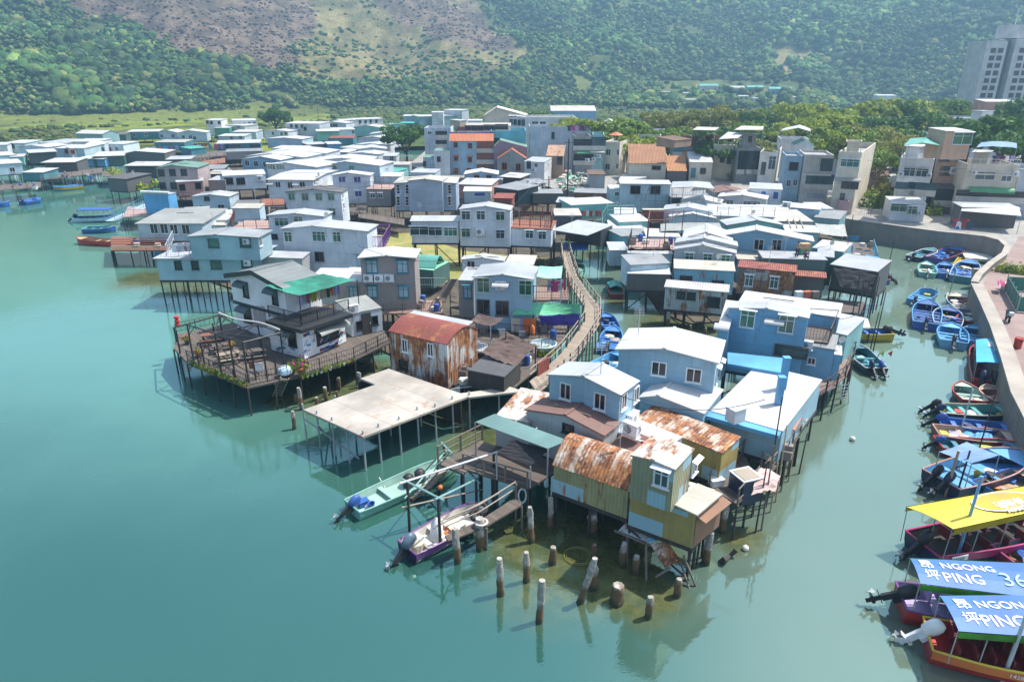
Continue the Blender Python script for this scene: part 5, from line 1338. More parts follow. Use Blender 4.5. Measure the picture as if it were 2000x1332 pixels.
# cafe yard with brown tarps
h = House('cluttered yard deck of dark railings under draped brown tarpaulins', 'timber_deck', 'deck')
h.slab([(905, 735), (1000, 760), (1060, 712), (1105, 660), (1110, 632), (990, 622), (925, 645)], 2.4, .15, 'wood', 'planking', 2.0)
for q in (((930, 648), (1105, 664)), ((930, 660), (1085, 680)), ((905, 735), (985, 757)), ((1030, 690), (1085, 682)), ((960, 640), (1108, 650))): h.rail(list(q), 2.4, 1.0, 'black', .3, mid=1)
h.awn([(919, 626, 4.9), (958, 637, 4.9), (984, 622, 5.2), (934, 612, 5.3)], 'brown_shade', 'tarpb', [(1, 2.4), (0, 2.4)], sag=.15)
h.body((912, 722), (985, 736), 3.9, 2.4, 3, 'M', .1, 'timberd', 'rk', .05, st=False)
m = MB(); sagsheet(m, [P(940, 686, 4.5), P(1003, 714, 4.0), P(1048, 673, 4.5), P(988, 646, 5.5)], .22, 12, .07); m.obj('brown_tarpaulin', 'tarpb', h.root)
for px, py, zt in ((944, 690, 4.2), (988, 648, 5.6), (1046, 674, 4.3), (1005, 712, 3.5), (920, 700, 4.6), (902, 640, 4.7)):
 p = P(px, py, zt); stilt(h.root, p.x, p.y, -.4, zt, .06, 'timberd', 0, 'post')
h.slab([(912, 684), (955, 690), (952, 672), (918, 660)], 3.0, .1, 'rs', 'tin_sheet'); h.rail([(910, 688), (955, 695)], 2.9, 1.1, 'timberd', .22)
for k in range(9):
 m = MB(); m.bar(P(880 + k * 6, 760 - k * 1.0, 2.55), P(948 + k * 6, 752 - k * .8, 2.55), .05); m.obj('stored_timber', RN.choice(['timberl', 'timber', 'brn', 'skyb']), h.root)
p = P(1040, 645, 3.6); m = MB(); m.lathe([(.05, -.55), (.2, -.45), (.22, .3), (.05, .5)], (0, 0, 0), 9); o = props(m.obj('orange_lifebuoy_bag', 'orangec', None, org=(0, 0, 0), smooth=True), 'orange float bag hanging in the yard by the footbridge', 'float'); o.location = p
p = P(1061, 676, 2.9); m = MB(); m.lathe([(.1, -.3), (1.0, -.2), (1.2, .25), (1.1, .3), (.9, -.1), (.1, -.15)], (0, 0, 0), 12); o = props(m.obj('basin', 'pbl', None, org=(0, 0, 0), smooth=True), 'wide pale blue basin beside the footbridge railing', 'basin'); o.location = p
bush(P(1064, 690, 2.5), .8, .8, .7, 'lime', 'bright green shrub beside the pale blue basin', seed=2)
# ---- far-left row of the near half
h = House('blue grey two-storey house on tall stilts with a laundry terrace facing the bay')
h.body((297, 505), (506, 505), 5.55, 3.0, 6.5, 'M', 0, 'teal2', 'rs', .3, fo=.25)
h.win([(348, 518), (381, 518)], 'x', 1.0, 1.2); h.win([(422, 517), (482, 515)], 'h', 1.4, 1.2)
b1 = h
h.body((363, 462), (505, 464), 8.1, 5.5, (513, 449), 'F', .25, 'teal2', 'rs3', .2, fo=.25, st=False, pk=.4)
h.win([(417, 475), (479, 474)], 'h', 1.4, 1.2); h.ac([(482, 471), (484, 513)], sc=.8); h.win([(508, 472)], 'd', .8, 1.2, 'r')
h.rail([(326, 500), (395, 501)], 5.6, 1.2, 'galv', .5, mid=2); h.rail([(326, 500), (340, 470)], 5.6, 1.2, 'galv', .5)
for i, c in enumerate(['white', 'lav', 'pbl', 'white', 'pinkc', 'white', 'lav', 'black', 'maroon', 'white', 'red', 'red']):
 garment(P(338 + i * 4.8, 476 - i * .4, 7.0), .1, .8, 1.0 if i < 10 else 2.0, c, f'{LC[c]} laundry item on the terrace of the tall-stilted house', i % 3, 'laundry on the bay terrace')
for px in (330, 345, 470, 495): 
 pass
m = MB(); m.sheet([P(306, 507, 5.4), P(326, 507, 5.4), P(326, 550, 3.0), P(308, 548, 3.0)], .05)
h = House('long low house with ribbed grey roof and four white-framed window pairs')
h.body((262, 437), (396, 437), 5.3, 2.8, (424, 407), 'M', .5, 'pbl', 'rgl', .3, fo=.25); h.win([(301, 447), (321, 447), (340, 448), (363, 448)], 'w', 1.3, 1.7)
h = House('brown pole platform with long rails over the water before the low ribbed-roof house', 'timber_deck', 'deck')
h.slab([(217, 489), (333, 489), (345, 465), (217, 462)], 2.3, .15, 'woodr', 'planking', 2.2)
for z in (2.9, 3.5, 4.1): h.rail([(217, 489), (333, 489)], z - .5, .5, 'timberl', 0, 0)
for i in range(6):
 m = MB(); m.bar(P(217, 485 - i * 4, 2.6 + i * .15), P(335, 485 - i * 4, 2.6 + i * .15), .07); m.obj('long_pole', RN.choice(['brn', 'timberl', 'woodr']), h.root)
m = MB(); m.bar(P(274, 515, 0), P(272, 462, 3.4), .06); m.obj('white_pole', 'offw', h.root)
h = House('bright blue billboard-like wall with a white roller on top beside the blue gangway', 'blue_panel_wall', 'wall')
h.body((278, 378), (327, 380), 6.0, 2.6, 2.2, 'M', 0, 'skyw', 'rs', .05)
m = MB(); m.bar(h.pt(-.3, .1, 6.25), h.pt(h.W + .3, .1, 6.25), .22, n=10); m.obj('roller', 'white', h.root)
gw = empty('gangway', P(205, 430, 1), 'blue gangway with railings climbing from the canopied blue boat', 'gangway'); m = MB(); m.sheet([P(205, 432, .8), P(225, 432, .8), P(300, 400, 3.0), P(280, 398, 3.0)], .1); m.obj('ramp_deck', 'pbl', gw)
for dx, dy in ((0, 0), (20, 0)):
 railing(gw, [P(205 + dx, 432, .8), P(280 + dx, 399, 3.0)], 1.1, 'railb', .35, name='handrail')
h = House('pink planked platform with blue rails next to the gangway', 'timber_deck', 'deck'); h.slab([(240, 424), (330, 420), (322, 402), (250, 404)], 2.4, .15, 'pinkdeck', 'planking', 3); h.rail([(240, 424), (330, 420)], 2.4, 1.1, 'railb', .4)
h = House('teal blue house with pale ridged roof behind the blue wall panel')
h.body((372, 384), (448, 384), 5.6, 2.6, (460, 376), 'F', .35, 'pbl', 'rs', .15); h.win([(404, 388)], 'x', 1.1, .8); h.win([(396, 405), (432, 404)], 'd', 1.3, 1.0); h.rail([(345, 388), (375, 388)], 4.4, 1, 'rail', .3)
h = House('low grey-topped cabin with bright blue sides below the teal blue house', 'cabin'); h.body((357, 417), (408, 414), 4.6, 2.5, 4.5, 'M', .2, 'skyw', 'rgl', .1, st=False)
h = House('small white roof and mint side panel between the low house and the brown railed deck', 'cabin'); h.body((392, 424), (448, 424), 4.8, 2.5, 5, 'M', .2, 'tarpl', 'rw', .1, st=False)
h = House('brown railed roof deck with a small white-topped hut', 'cabin'); h.body((450, 446), (526, 446), 5.2, 2.6, 5.5, 'M', 0, 'pbl', 'pinkdeck', .1); h.rail([(452, 446), (526, 446)], 5.3, 1.2, 'railr', .22); h.rail([(452, 446), (462, 418)], 5.3, 1.2, 'railr', .22); h.body((451, 407), (507, 407), 6.6, 4.6, 2.5, 'M', .3, 'pbl', 'rc', .1, st=False)
h = House('blue grey house with green windows right behind the big purple-railed house')
h.body((519, 421), (633, 423), 7.8, 2.7, (646, 413), 'F', .35, 'lil', 'rs', .2, fo=.25); h.win([(550, 434)], 't', 2.3, 1.3); h.win([(583, 430)], 'e', 1.5, 1.2); h.win([(535, 462), (560, 461)], 'x', 1.2, .8)
h = House('large pale house with long silver roof and purple railed balcony by the grass')
h.body((545, 447), (718, 452), 7.9, 2.7, (727, 438), 'F', .45, 'lil', 'rs', .2, fo=.25, pk=.38); h.win([(563, 463), (658, 463)], 'e', 1.2, 1.4); h.win([(623, 462)], 't', 1.9, 1.4); h.win([(624, 501)], 'n', 1.3, 1.3)
h.slab([(683, 486), (749, 486), (762, 461), (690, 463)], 5.3, .2, 'purp', 'balcony_floor'); h.rail([(683, 486), (749, 486), (763, 460)], 5.4, 1.4, 'purple', .3, r=.05); h.rail([(683, 462), (763, 460)], 5.4, 1.4, 'purple', .3, r=.05)
h = House('plain grey shed with silver mono roof left of the dark roof ridge', 'tin_shed', 'shed'); h.body((507, 502), (590, 505), 5.3, 2.5, (601, 492), 'M', .2, 'gry', 'rs', .1)
h = House('plain blue grey shed with silver roof below the purple balcony', 'tin_shed', 'shed'); h.body((631, 491), (706, 497), 5.2, 2.5, 3.5, 'M', .3, 'pbl', 'rs', .1)
h = House('white house with black sheet roof and four green windows in a row')
h.body((554, 375), (667, 376), 7.8, 2.8, (673, 368), 'F', .45, 'lil', 'rk', .2, fo=.25); h.win([(570, 385), (596, 385), (623, 385), (647, 385)], 'g', 1.3, 1.3); h.win([(649, 414)], 'g', 1.3, 1.3); h.win([(669, 382), (671, 402)], 'd', .8, 1.2, 'r')
h.slab([(509, 402), (556, 400), (556, 388), (512, 388)], 5.2, .2, 'woodr', 'terrace', 3, zb=.2); h.rail([(509, 402), (556, 400)], 5.2, 1.1, 'railr', .3)
h = House('broad glaring white side-gabled roof with three windows below its eave')
h.body((518, 351), (612, 352), 7.6, 2.7, (627, 332), 'S', .3, 'lil', 'rw', .25, fo=.3); h.win([(543, 361), (567, 362), (591, 361)], 'd', 1.2, 1.3); h.hood([(529, 357), (579, 358)], 1.2, mat='rs'); h.win([(614, 356), (618, 350), (622, 343)], 'd', .8, 1.3, 'r')
h = House('white cabin with big dark windows and slanting white roof beside the broad white roof')
h.body((434, 344), (519, 340), 5.6, 2.7, 6, 'M', .3, 'lil', 'rw', .12); h.win([(447, 354), (470, 354)], 'n', 2.0, 1.7); h.ac([(508, 348)], sc=1.4)
h = House('pale house with lilac blue window panes and thin white roof by the grass')
h.body((646, 343), (724, 343), 7.8, 2.7, (728, 338), 'F', .5, 'lil', 'rw', .2, fo=.25, pk=.42); h.win([(668, 351), (698, 351), (700, 379)], 'p', 1.5, 1.3)
h = House('small grey stilt hut with a railed flat roof beside the slim-windowed house')
h.body((713, 369), (763, 370), 5.9, 2.9, 5.5, 'M', 0, 'brn2', 'pinkdeck', .1); h.win([(728, 382), (743, 382)], 'q', 1.1, 1.1); h.rail([(714, 369), (762, 370)], 6.0, 1.2, 'railr', .3); h.rail([(718, 358), (764, 358)], 6.0, 1.2, 'railr', .3)
h = House('tall blue grey house with rows of slim windows and stepped cream roof')
h.body((795, 353), (864, 354), 7.9, 2.7, (866, 346), 'F', .35, 'bluegrey', 'rc', .1, fo=.25, st=False)
h.body((767, 358), (892, 358), 7.4, 2.7, 7.5, 'F', .3, 'bluegrey', 'rc', .2, fo=.3)
h.win([(795, 370), (807, 370), (849, 370), (861, 370), (878, 370), (795, 393), (778, 393), (822, 393), (834, 393), (861, 393), (878, 393)], 's', .7, 1.9); h.win([(778, 370)], 's', .7, 1.9)
h = House('very long white house on dark stilts with a red railed roof terrace above the grass')
h.body((895, 409), (998, 411), 8.1, 3.2, (1004, 402), 'F', .5, 'lil', 'rs', .15, fo=.2, pk=.52); h.win([(910, 421), (939, 421)], 'q', 1.4, 1.4); h.win([(977, 422), (910, 455)], 'e', 1.4, 1.4); h.win([(977, 458)], 'q', 1.4, 1.4); h.ac([(939, 452)], sc=1.3)
mh = h
h.body((800, 432), (897, 432), 6.5, 3.5, (905, 421), 'M', .3, 'lil', 'rs', .15, fo=.2); h.win([(819, 451)], 'q', 3.0, 1.4); h.win([(850, 452)], 'q', 2.3, 1.4); h.win([(880, 453)], 't', 2.1, 1.4)
h.body((992, 445), (1078, 448), 5.6, 3.2, 6, 'M', 0, 'lil', 'woodr', .1, fo=.1); h.win([(1034, 458), (1059, 460)], 'q', 1.3, 1.3)
h.rail([(995, 441), (1076, 446), (1080, 428)], 5.7, 1.7, 'railr', .3, mid=2, r=.05); h.rail([(1000, 424), (1080, 428)], 5.7, 1.7, 'railr', .3, mid=2, r=.05)
h.body((1076, 449), (1147, 460), 4.9, 3.0, (1146, 432), 'M', .35, 'dark', 'rs', .05, fo=3.5); h.slab([(1100, 486), (1148, 486), (1150, 474), (1100, 474)], 2.7, .2, 'blue', 'blue_deck')
h = House('flat beige roofed hut peeping over the red railed terrace', 'cabin'); h.body((1083, 421), (1137, 421), 5.4, 2.6, (1123, 407), 'M', 0, 'dark', 'rc', .05, st=False)
h = House('white ribbed roof over a turquoise wall with hanging laundry by the narrow creek', 'cabin'); h.body((1115, 401), (1200, 397), 4.9, 2.5, (1188, 384), 'M', .1, 'turqw', 'rw', .05)
for i in range(10): garment(P(1118 + i * 6, 412, 3.9), 0, .7, .9, ['white', 'red', 'beige', 'magenta', 'orangec'][i % 5], f"{LC[['white', 'red', 'beige', 'magenta', 'orangec'][i % 5]]} garment on the line below the turquoise wall", i % 2, 'laundry by the creek')
bush(P(1140, 424, .4), 2.2, 2, 1.6, 'mid', 'green shrubbery under the turquoise wall by the creek', seed=3)
# ================================================================ RIGHT VILLAGE ACROSS THE CREEK
def hh(label, bodies, name='stilt_house', cat='house', wins=()):
 h = House(label, name, cat)
 for b in bodies: h.body(*b[0], **(b[1] if len(b) > 1 else {}))
 for w_ in wins: h.win(*w_[0], **(w_[1] if len(w_) > 1 else {}))
 return h
h = House('light blue box house with two dark windows by the creek')
h.body((1211, 359), (1312, 360), 7.4, 2.6, (1313, 352), 'M', .2, 'pbl', 'rw', .15, fo=.2); h.win([(1241, 371), (1280, 371)], 'n', 2.0, 1.7); h.body((1191, 369), (1214, 369), 6.2, 2.6, 4, 'M', .1, 'pbl', 'rw', .05); h.win([(1205, 379)], 'd', 1, 1)
h.rail([(1240, 396), (1320, 397)], 4.6, 1.4, 'dteal', .35)
h = House('ribbed blue grey canopy over a railed roof deck beside the light blue box house', 'stilt_house')
h.body((1312, 386), (1394, 386), 5.6, 2.6, 7, 'M', 0, 'dark', 'rg', .1, fo=.1); h.awn([(1312, 367, 8.0), (1353, 365, 8.4), (1358, 354, 8.4), (1313, 355, 8.0)], 'canopy_sheet', 'rs', [(0, 5.6), (3, 5.6)]); h.awn([(1353, 365, 8.4), (1396, 369, 8.0), (1386, 356, 8.0), (1358, 354, 8.4)], 'canopy_sheet', 'rs', [(1, 5.6), (2, 5.6)]); h.rail([(1313, 385), (1393, 386)], 5.6, 1.5, 'black', .35)
h = House('low grey house with plain white gable below the ribbed canopy'); h.body((1328, 392), (1409, 397), 5.6, 2.6, (1411, 389), 'F', .5, 'lil', 'rw', .15, pk=.45)
h = House('flat brown roofed row hut behind the white gabled huts', 'cabin'); h.body((1395, 377), (1464, 377), 6.0, 2.6, 6, 'F', .5, 'offwall', 'rbr', .15)
h = House('grey cabin with two blue windows rising behind the white roofs', 'cabin'); h.body((1463, 368), (1529, 371), 7.0, 2.6, 6, 'M', .2, 'lil', 'rs', .15); h.win([(1491, 381), (1515, 382)], 'b', 1.1, 1.5)
h = House('off-white hut with rust stained wall and curved white roof'); h.body((1401, 384), (1499, 390), 6.0, 2.6, 6, 'F', .5, 'offw2', 'rw', .15, fo=.25); h.win([(1425, 396), (1459, 398), (1478, 399)], 'q', 1.4, 1.1)
h = House('silver gable roof above the orange plank fence near the creek'); h.body((1294, 410), (1392, 415), 5.6, 2.5, (1394, 405), 'F', .6, 'lil', 'rs', .15)
h = House('white gable tucked in front of the silver gable near the creek'); h.body((1306, 423), (1400, 427), 5.0, 2.5, 6, 'F', .6, 'lil', 'rw', .15); h.rail([(1312, 440), (1405, 443)], 4.0, 2.2, 'dteal', 0, mid=2)
h = House('wide creamy white roof with a pole fence on it'); h.body((1394, 421), (1515, 424), 5.2, 2.5, 9, 'M', .2, 'offwall', 'rw', .1); h.rail([(1400, 420), (1512, 423)], 5.3, 1.3, 'rail', 0, mid=2)
h = House('panelled grey roof with mint wall strip behind the big sky blue house'); h.body((1419, 440), (1533, 440), 5.3, 2.5, (1524, 430), 'F', .7, 'turqw', 'rs', .15, pk=.52)
h = House('big sky blue house with low white gable where two men work on the next roof')
h.body((1411, 460), (1591, 472), 6.9, 2.5, (1584, 461), 'F', .9, 'sky2', 'rw', .3, fo=.3, pk=.37); h.win([(1482, 478), (1517, 479)], 'd', 1.3, 1.6)
h = House('stack of silver gables over a grey wall with green shuttered windows')
h.body((1315, 487), (1439, 495), 6.2, 2.5, (1441, 487), 'F', .7, 'greyw', 'rs', .1, fo=.15, pk=.46); h.win([(1346, 504), (1382, 506), (1417, 508)], 'e', 1.2, 1.4)
h.body((1318, 474), (1442, 481), 6.6, 6.2, (1444, 472), 'F', .7, 'greyw', 'rs', .05, pk=.46, st=False); h.body((1332, 464), (1432, 470), 6.7, 5, 5, 'F', .8, 'lil', 'rw', .1, pk=.46, st=False)
h.body((1316, 524), (1437, 530), 4.95, 2.3, 2.4, 'M', .45, 'rustb', 'rc', .1, fo=.12); h.win([(1340, 543), (1402, 552)], 'x', 1.6, .6)
h = House('rusty pale tin shack with corrugated grey roof and a torn wall over mud')
h.body((1297, 560), (1424, 571), 4.3, 1.9, (1426, 556), 'M', .2, 'rustg', 'rgc', .12, fo=.15); h.win([(1330, 576), (1350, 578)], 'x', 1.1, .9); h.win([(1393, 590)], 'x', 1.6, 1.3)
shq([(1370, 606, 1.7), (1382, 622, 1.0), (1388, 608, 1.2), (1378, 596, 1.9)], 'loose_sheet', 'rr', h.root); shq([(1316, 600, 1.8), (1318, 628, .6), (1322, 620, .7), (1321, 596, 1.9)], 'loose_sheet', 'rr', h.root)
h = House('three stepped white and grey awning roofs at the creek corner')
h.body((1225, 534), (1312, 536), 4.3, 2.4, (1316, 518), 'M', .3, 'dark', 'rw', .1); h.body((1231, 518), (1310, 514), 5.1, 2.4, 3.2, 'M', .4, 'pbl', 'rg', .1, st=False); h.body((1226, 494), (1315, 496), 5.3, 2.4, 3.2, 'M', 0, 'pbl', 'rw', .1, st=False)
h = House('brown railed roof terrace with tall pole frame beside the silver gables', 'roof_terrace', 'terrace')
h.slab([(1226, 490), (1318, 490), (1316, 466), (1232, 466)], 5.3, .2, 'pinkdeck', 'terrace_floor', 3); h.rail([(1226, 490), (1318, 490)], 5.4, 1.4, 'rail', .3); h.rail([(1226, 490), (1233, 466)], 5.4, 1.4, 'rail', .3)
for px, py in ((1262, 490), (1296, 490), (1265, 470), (1330, 470)):
 p = P(px, py, 5.3); stilt(h.root, p.x, p.y, 5.3, 9.0, .06, 'railr', 0, 'post')
for a, b in (((1262, 490), (1296, 490)), ((1265, 470), (1330, 470)), ((1262, 490), (1265, 470)), ((1296, 490), (1330, 470))):
 m = MB(); m.bar(P(*a, 5.3) + Vector((0, 0, 3.6)), P(*b, 5.3) + Vector((0, 0, 3.6)), .06); m.obj('beam', 'railr', h.root)
h = House('jumbled turquoise fishing hut of low white roofs and pole racks at the creek edge')
h.body((1189, 446), (1256, 447), 4.7, 2.4, 5, 'M', .2, 'turqw', 'rw', .1); h.body((1209, 434), (1270, 432), 5.3, 2.4, 5, 'M', .2, 'turqw', 'rw', .1, st=False); h.body((1214, 462), (1290, 456), 4.6, 2.4, 6, 'M', .1, 'turq', 'rg', .1)
h.rail([(1185, 437), (1236, 436)], 4.2, 2.6, 'railg', 0, mid=4, r=.06); h.rail([(1175, 470), (1176, 445), (1189, 420)], 2.8, 2.2, 'railg', .5, mid=2)
h = House('white lean-to roofs over dark crab pots at the creek bend', 'tin_shed', 'shed'); h.body((1190, 489), (1226, 489), 4.2, 2.2, 3, 'M', .4, 'pbl', 'rs', .1); h.body((1200, 494), (1226, 494), 3.8, 2.2, 2, 'M', .2, 'pbl', 'rg', .1)
h = House('orange red plank fence screen on the roof behind the turquoise hut', 'plank_screen', 'fence'); h.body((1256, 410), (1297, 410), 5.8, 4.0, 1.2, 'M', 0, 'rred', 'rc', .0, st=False)
h = House('oval silver net roof on poles between the creek houses', 'awning_shelter', 'awning'); h.awn([(1290, 452, 5.1), (1412, 454, 5.1), (1405, 436, 5.4), (1290, 438, 5.4)], 'awning_sheet', 'rgl', [(0, .2), (1, .2), (2, .2), (3, .2)], sag=-.3)
h = House('dark rusty patched house under a worn red corrugated roof'); h.body((1441, 521), (1556, 532), 4.9, 1.9, (1558, 518), 'M', .35, 'rustd', 'rred', .1, fo=.15); h.win([(1463, 548), (1512, 552)], 'q', 1.1, 1.6)
h = House('open red roofed veranda hung with tools next to the dark rusty house'); h.body((1551, 538), (1615, 543), 4.3, 1.9, (1617, 532), 'M', .3, 'dark', 'rred', .1, fo=1.6)
for i in range(3): 
 p = P(1560 + i * 16, 575, 2.6); m = MB(); m.box(p, (.8, .5, .7), .2); m.obj('crate', ['plast', 'orange', 'brn'][i], h.root)
h = House('long white work roof above a dark green tarpaulin wall'); h.body((1490, 504), (1617, 508), 5.6, 1.9, (1584, 492), 'M', .15, 'dgrn', 'rs2', .1, fo=.15)
h = House('broad white wing roof hung with black cloth at the channel corner'); h.body((1621, 516), (1714, 531), 5.0, 2.0, (1686, 500), 'M', .2, 'dark', 'rs2', .05, fo=1.0); h.body((1596, 500), (1630, 503), 5.3, 2, 5, 'M', .1, 'dgrn', 'rs2', .05, st=False)
m = MB(); sagsheet(m, [P(1640, 560, 3.2), P(1700, 570, 3.2), P(1714, 533, 4.9), P(1626, 518, 4.9)], -.1, 8, .1); m.obj('black_cloth', 'cloth_black', h.root)
for px, pb in ((1660, 640), (1672, 640), (1684, 636), (1692, 630), (1698, 620), (1704, 612), (1680, 650), (1668, 655), (1694, 645), (1706, 600)):
 p = P(px, pb, 0); stilt(h.root, p.x, p.y, -.4, zat(p.x, p.y, 545 + RN.uniform(-5, 25)), .06)
h.slab([(1610, 608), (1680, 612), (1690, 590), (1620, 585)], 1.6, .15, 'wood', 'landing', 2)
h = House('plain white narrow roof behind the broad channel wing roof', 'cabin'); h.body((1586, 484), (1648, 492), 5.2, 2.2, 5, 'M', .1, 'teal', 'rw', .05)
h = House('small white low roof with light blue patch next to the sky blue house', 'cabin'); h.body((1440, 506), (1489, 508), 5.0, 2.2, 4, 'M', .1, 'sky2', 'rc', .05)
h = House('white shop roof with blue side wall and an air conditioner on top', 'cabin'); h.body((1533, 404), (1602, 410), 5.2, 2.5, (1597, 400), 'M', .2, 'blu', 'rw', .1); h.ac([(1537, 400)], sc=1.4)
h = House('narrow white roof end piece beside the pink booth', 'cabin'); h.body((1591, 408), (1629, 408), 4.8, 2.5, 5, 'M', .2, 'lil', 'rw', .1)
h = House('flat grey tin roof next to the narrow white roof end', 'cabin'); h.body((1589, 424), (1641, 429), 4.4, 2.3, 7, 'M', .2, 'teal', 'rg', .1)
h = House('white sheet roof crossed by loose planks', 'cabin'); h.body((1534, 452), (1602, 455), 4.9, 2.3, (1578, 440), 'M', .2, 'teal', 'rw', .1)
for i in range(3): 
 m = MB(); m.bar(P(1545 + i * 12, 445, 5.1), P(1538 + i * 12, 428, 5.1), .08); m.obj('loose_plank', 'timberl', h.root)
h = House('wide dusty grey roof in the middle of the white roofs', 'cabin'); h.body((1515, 432), (1590, 433), 4.9, 2.3, 8, 'M', .3, 'gry', 'rc', .1)
h = House('white roof with a small exhaust vent behind the dusty grey roof', 'cabin'); h.body((1480, 416), (1545, 419), 5.0, 2.3, 6, 'M', .3, 'lil', 'rw', .1)
h = House('grey shade net stretched over poles at the head of the harbour', 'awning_shelter', 'awning'); h.awn([(1602, 456, 3.9), (1655, 462, 3.2), (1650, 438, 4.0), (1592, 436, 4.6)], 'shade_net', 'rgl', [(0, .2), (1, .2), (2, .2), (3, .2)], sag=.25)
h = House('cluttered blue railed landing stage beside the harbour', 'timber_deck', 'deck'); h.slab([(1650, 505), (1712, 512), (1700, 478), (1645, 470)], 2.0, .15, 'wood', 'planking', 2); h.rail([(1652, 504), (1712, 511), (1704, 482)], 2.0, 1.1, 'railb', .35)
m = MB(); m.sheet([P(1692, 512, 3.6), P(1737, 518, 3.4), P(1715, 502, 3.8), P(1690, 498, 3.9)], .04); o = simple('bright blue awning sheet on poles at the harbour landing', 'awning_sheet', 'awning', m, ['tarpblue'], P(1710, 508, 3.6))
for px, py in ((1737, 518), (1692, 512)):
 p = P(px, py, 3.5); stilt(o, p.x, p.y, -.5, 3.5, .04, 'steel', 0, 'post')
# net landing with wheel behind the yellow motor boat
h = House('net-strewn landing with a dark board behind the yellow motor boat', 'timber_deck', 'deck'); h.slab([(1635, 640), (1700, 640), (1695, 622), (1635, 622)], 1.6, .15, 'offw', 'planking', 1.5); p = P(1672, 625, 2.8); m = MB(); m.box((p.x, p.y, 2.6), (1.4, .1, 1.0), .2); m.obj('dark_board', 'dark', h.root)
for px, pb, pt_ in ((1702, 700, 570), (1698, 690, 610), (1735, 520, 470), (1640, 560, 420), (1480, 640, 560), (1300, 545, 490), (1230, 540, 495)):
 p = P(px, pb, 0); m = MB(); z = zat(p.x, p.y, pt_); m.bar((p.x, p.y, -.5), (p.x + .1, p.y, z), .06, r2=.04); simple('thin dark mooring pole rising from the side channel' if px > 1600 else 'thin dark pole standing among the creek houses', 'mooring_pole', 'pole', m, ['timberd'], (p.x, p.y, 0), 'thin poles along the channels' if px > 1600 else 'thin poles among the creek houses')
# ---- people on the work roof
def person(label, base, rz, joints, edges, radii, cloth, hairm='hair'):
 """joints: list of points (m), grown into one skin; cloth: list of (name, material, joint pairs, radius) laid over the body"""
 root = empty('person', base, label, 'person', None, rz)
 me = bpy.data.meshes.new('body'); me.from_pydata(joints, edges, []); o = link('body', me, root); me.materials.append(MAT('skin'))
 md = o.modifiers.new('skin', 'SKIN'); sv = me.skin_vertices[0].data
 for v, r_ in zip(sv, radii): v.radius = (r_, r_)
 sv[0].use_root = True; o.modifiers.new('sub', 'SUBSURF').levels = 1; o.modifiers['sub'].render_levels = 2
 dg = bpy.context.evaluated_depsgraph_get(); m2 = bpy.data.meshes.new_from_object(o.evaluated_get(dg)); o.modifiers.clear(); o.data = m2
 if not m2.materials: m2.materials.append(MAT('skin'))
 for nm, mt, segs in cloth:
  m = MB()
  for pts, rr in segs: m.tube(pts, rr, n=9)
  oo = link(nm, m.mesh(nm, [mt], True), root)
 h_ = Vector(joints[HEADI]); m = MB(); m.lathe([(.02, .135), (.07, .12), (.10, .07), (.108, .01), (.10, -.04)], h_ + Vector((0, .015, .0)), 10); link('hair', m.mesh('hair', [hairm], True), root)
 return root
HEADI = 4
J = [(0, 0, .95), (0, 0, 1.2), (0, .02, 1.42), (0, .01, 1.52), (0, -.01, 1.63), (.10, 0, .92), (.11, -.02, .5), (.11, .03, .07), (.11, -.12, .03), (-.10, 0, .92), (-.12, .02, .5), (-.13, .08, .07), (-.13, -.07, .03), (.19, .02, 1.40), (.27, -.05, 1.14), (.24, -.28, 1.04), (-.19, .02, 1.40), (-.27, -.03, 1.13), (-.2, -.26, 1.0), (.23, -.36, 1.02), (-.19, -.34, .98)]
E = [(0, 1), (1, 2), (2, 3), (3, 4), (0, 5), (5, 6), (6, 7), (7, 8), (0, 9), (9, 10), (10, 11), (11, 12), (2, 13), (13, 14), (14, 15), (2, 16), (16, 17), (17, 18), (15, 19), (18, 20)]
R = [.13, .125, .12, .055, .105, .095, .065, .045, .04, .095, .065, .045, .04, .065, .048, .035, .065, .048, .035, .035, .035]
base = P(1556, 502, 5.65)
person('bare-chested man in dark jeans standing on the white work roof beside a carton', base, .3, J, E, R, [('jeans', 'jean', [([J[0], J[5], J[6], J[7]], [.14, .125, .088, .07]), ([J[0], J[9], J[10], J[11]], [.14, .125, .088, .07]), ([(0, 0, .9), (0, 0, 1.02)], [.155, .15])])])
Jk = [(0, 0, .30), (0, -.02, .52), (0, -.05, .74), (0, -.07, .84), (0, -.10, .95), (.12, -.08, .28), (.16, -.40, .38), (.15, -.42, .07), (.15, -.54, .03), (-.12, -.08, .28), (-.17, -.38, .40), (-.16, -.40, .07), (-.16, -.52, .03), (.19, -.05, .72), (.30, -.18, .50), (.22, -.38, .36), (-.19, -.05, .72), (-.30, -.18, .50), (-.22, -.38, .38), (.20, -.46, .33), (-.20, -.46, .35)]
base2 = P(1572, 506, 5.6)
person('person in a purple shirt crouching at the edge of the white work roof', base2, .0, Jk, E, R, [('shirt', 'purple', [([Jk[0], Jk[1], Jk[2], (0, -.06, .80)], [.15, .16, .17, .09]), ([Jk[2], Jk[13], Jk[14]], [.1, .09, .07]), ([Jk[2], Jk[16], Jk[17]], [.1, .09, .07])]), ('trousers', 'jean', [([Jk[0], Jk[5], Jk[6], Jk[7]], [.14, .12, .09, .065]), ([Jk[0], Jk[9], Jk[10], Jk[11]], [.14, .12, .09, .065])])])
p = P(1569, 497, 5.65); m = MB(); m.box((0, 0, .32), (1.05, .7, .64), .15, 1); m.box((0, 0, .95), (1.1, .75, .62), .15, 0); o = simple('brown carton standing on a green crate on the white work roof', 'carton', 'box', m, ['card', 'greenp'], (0, 0, 0)); o.location = p
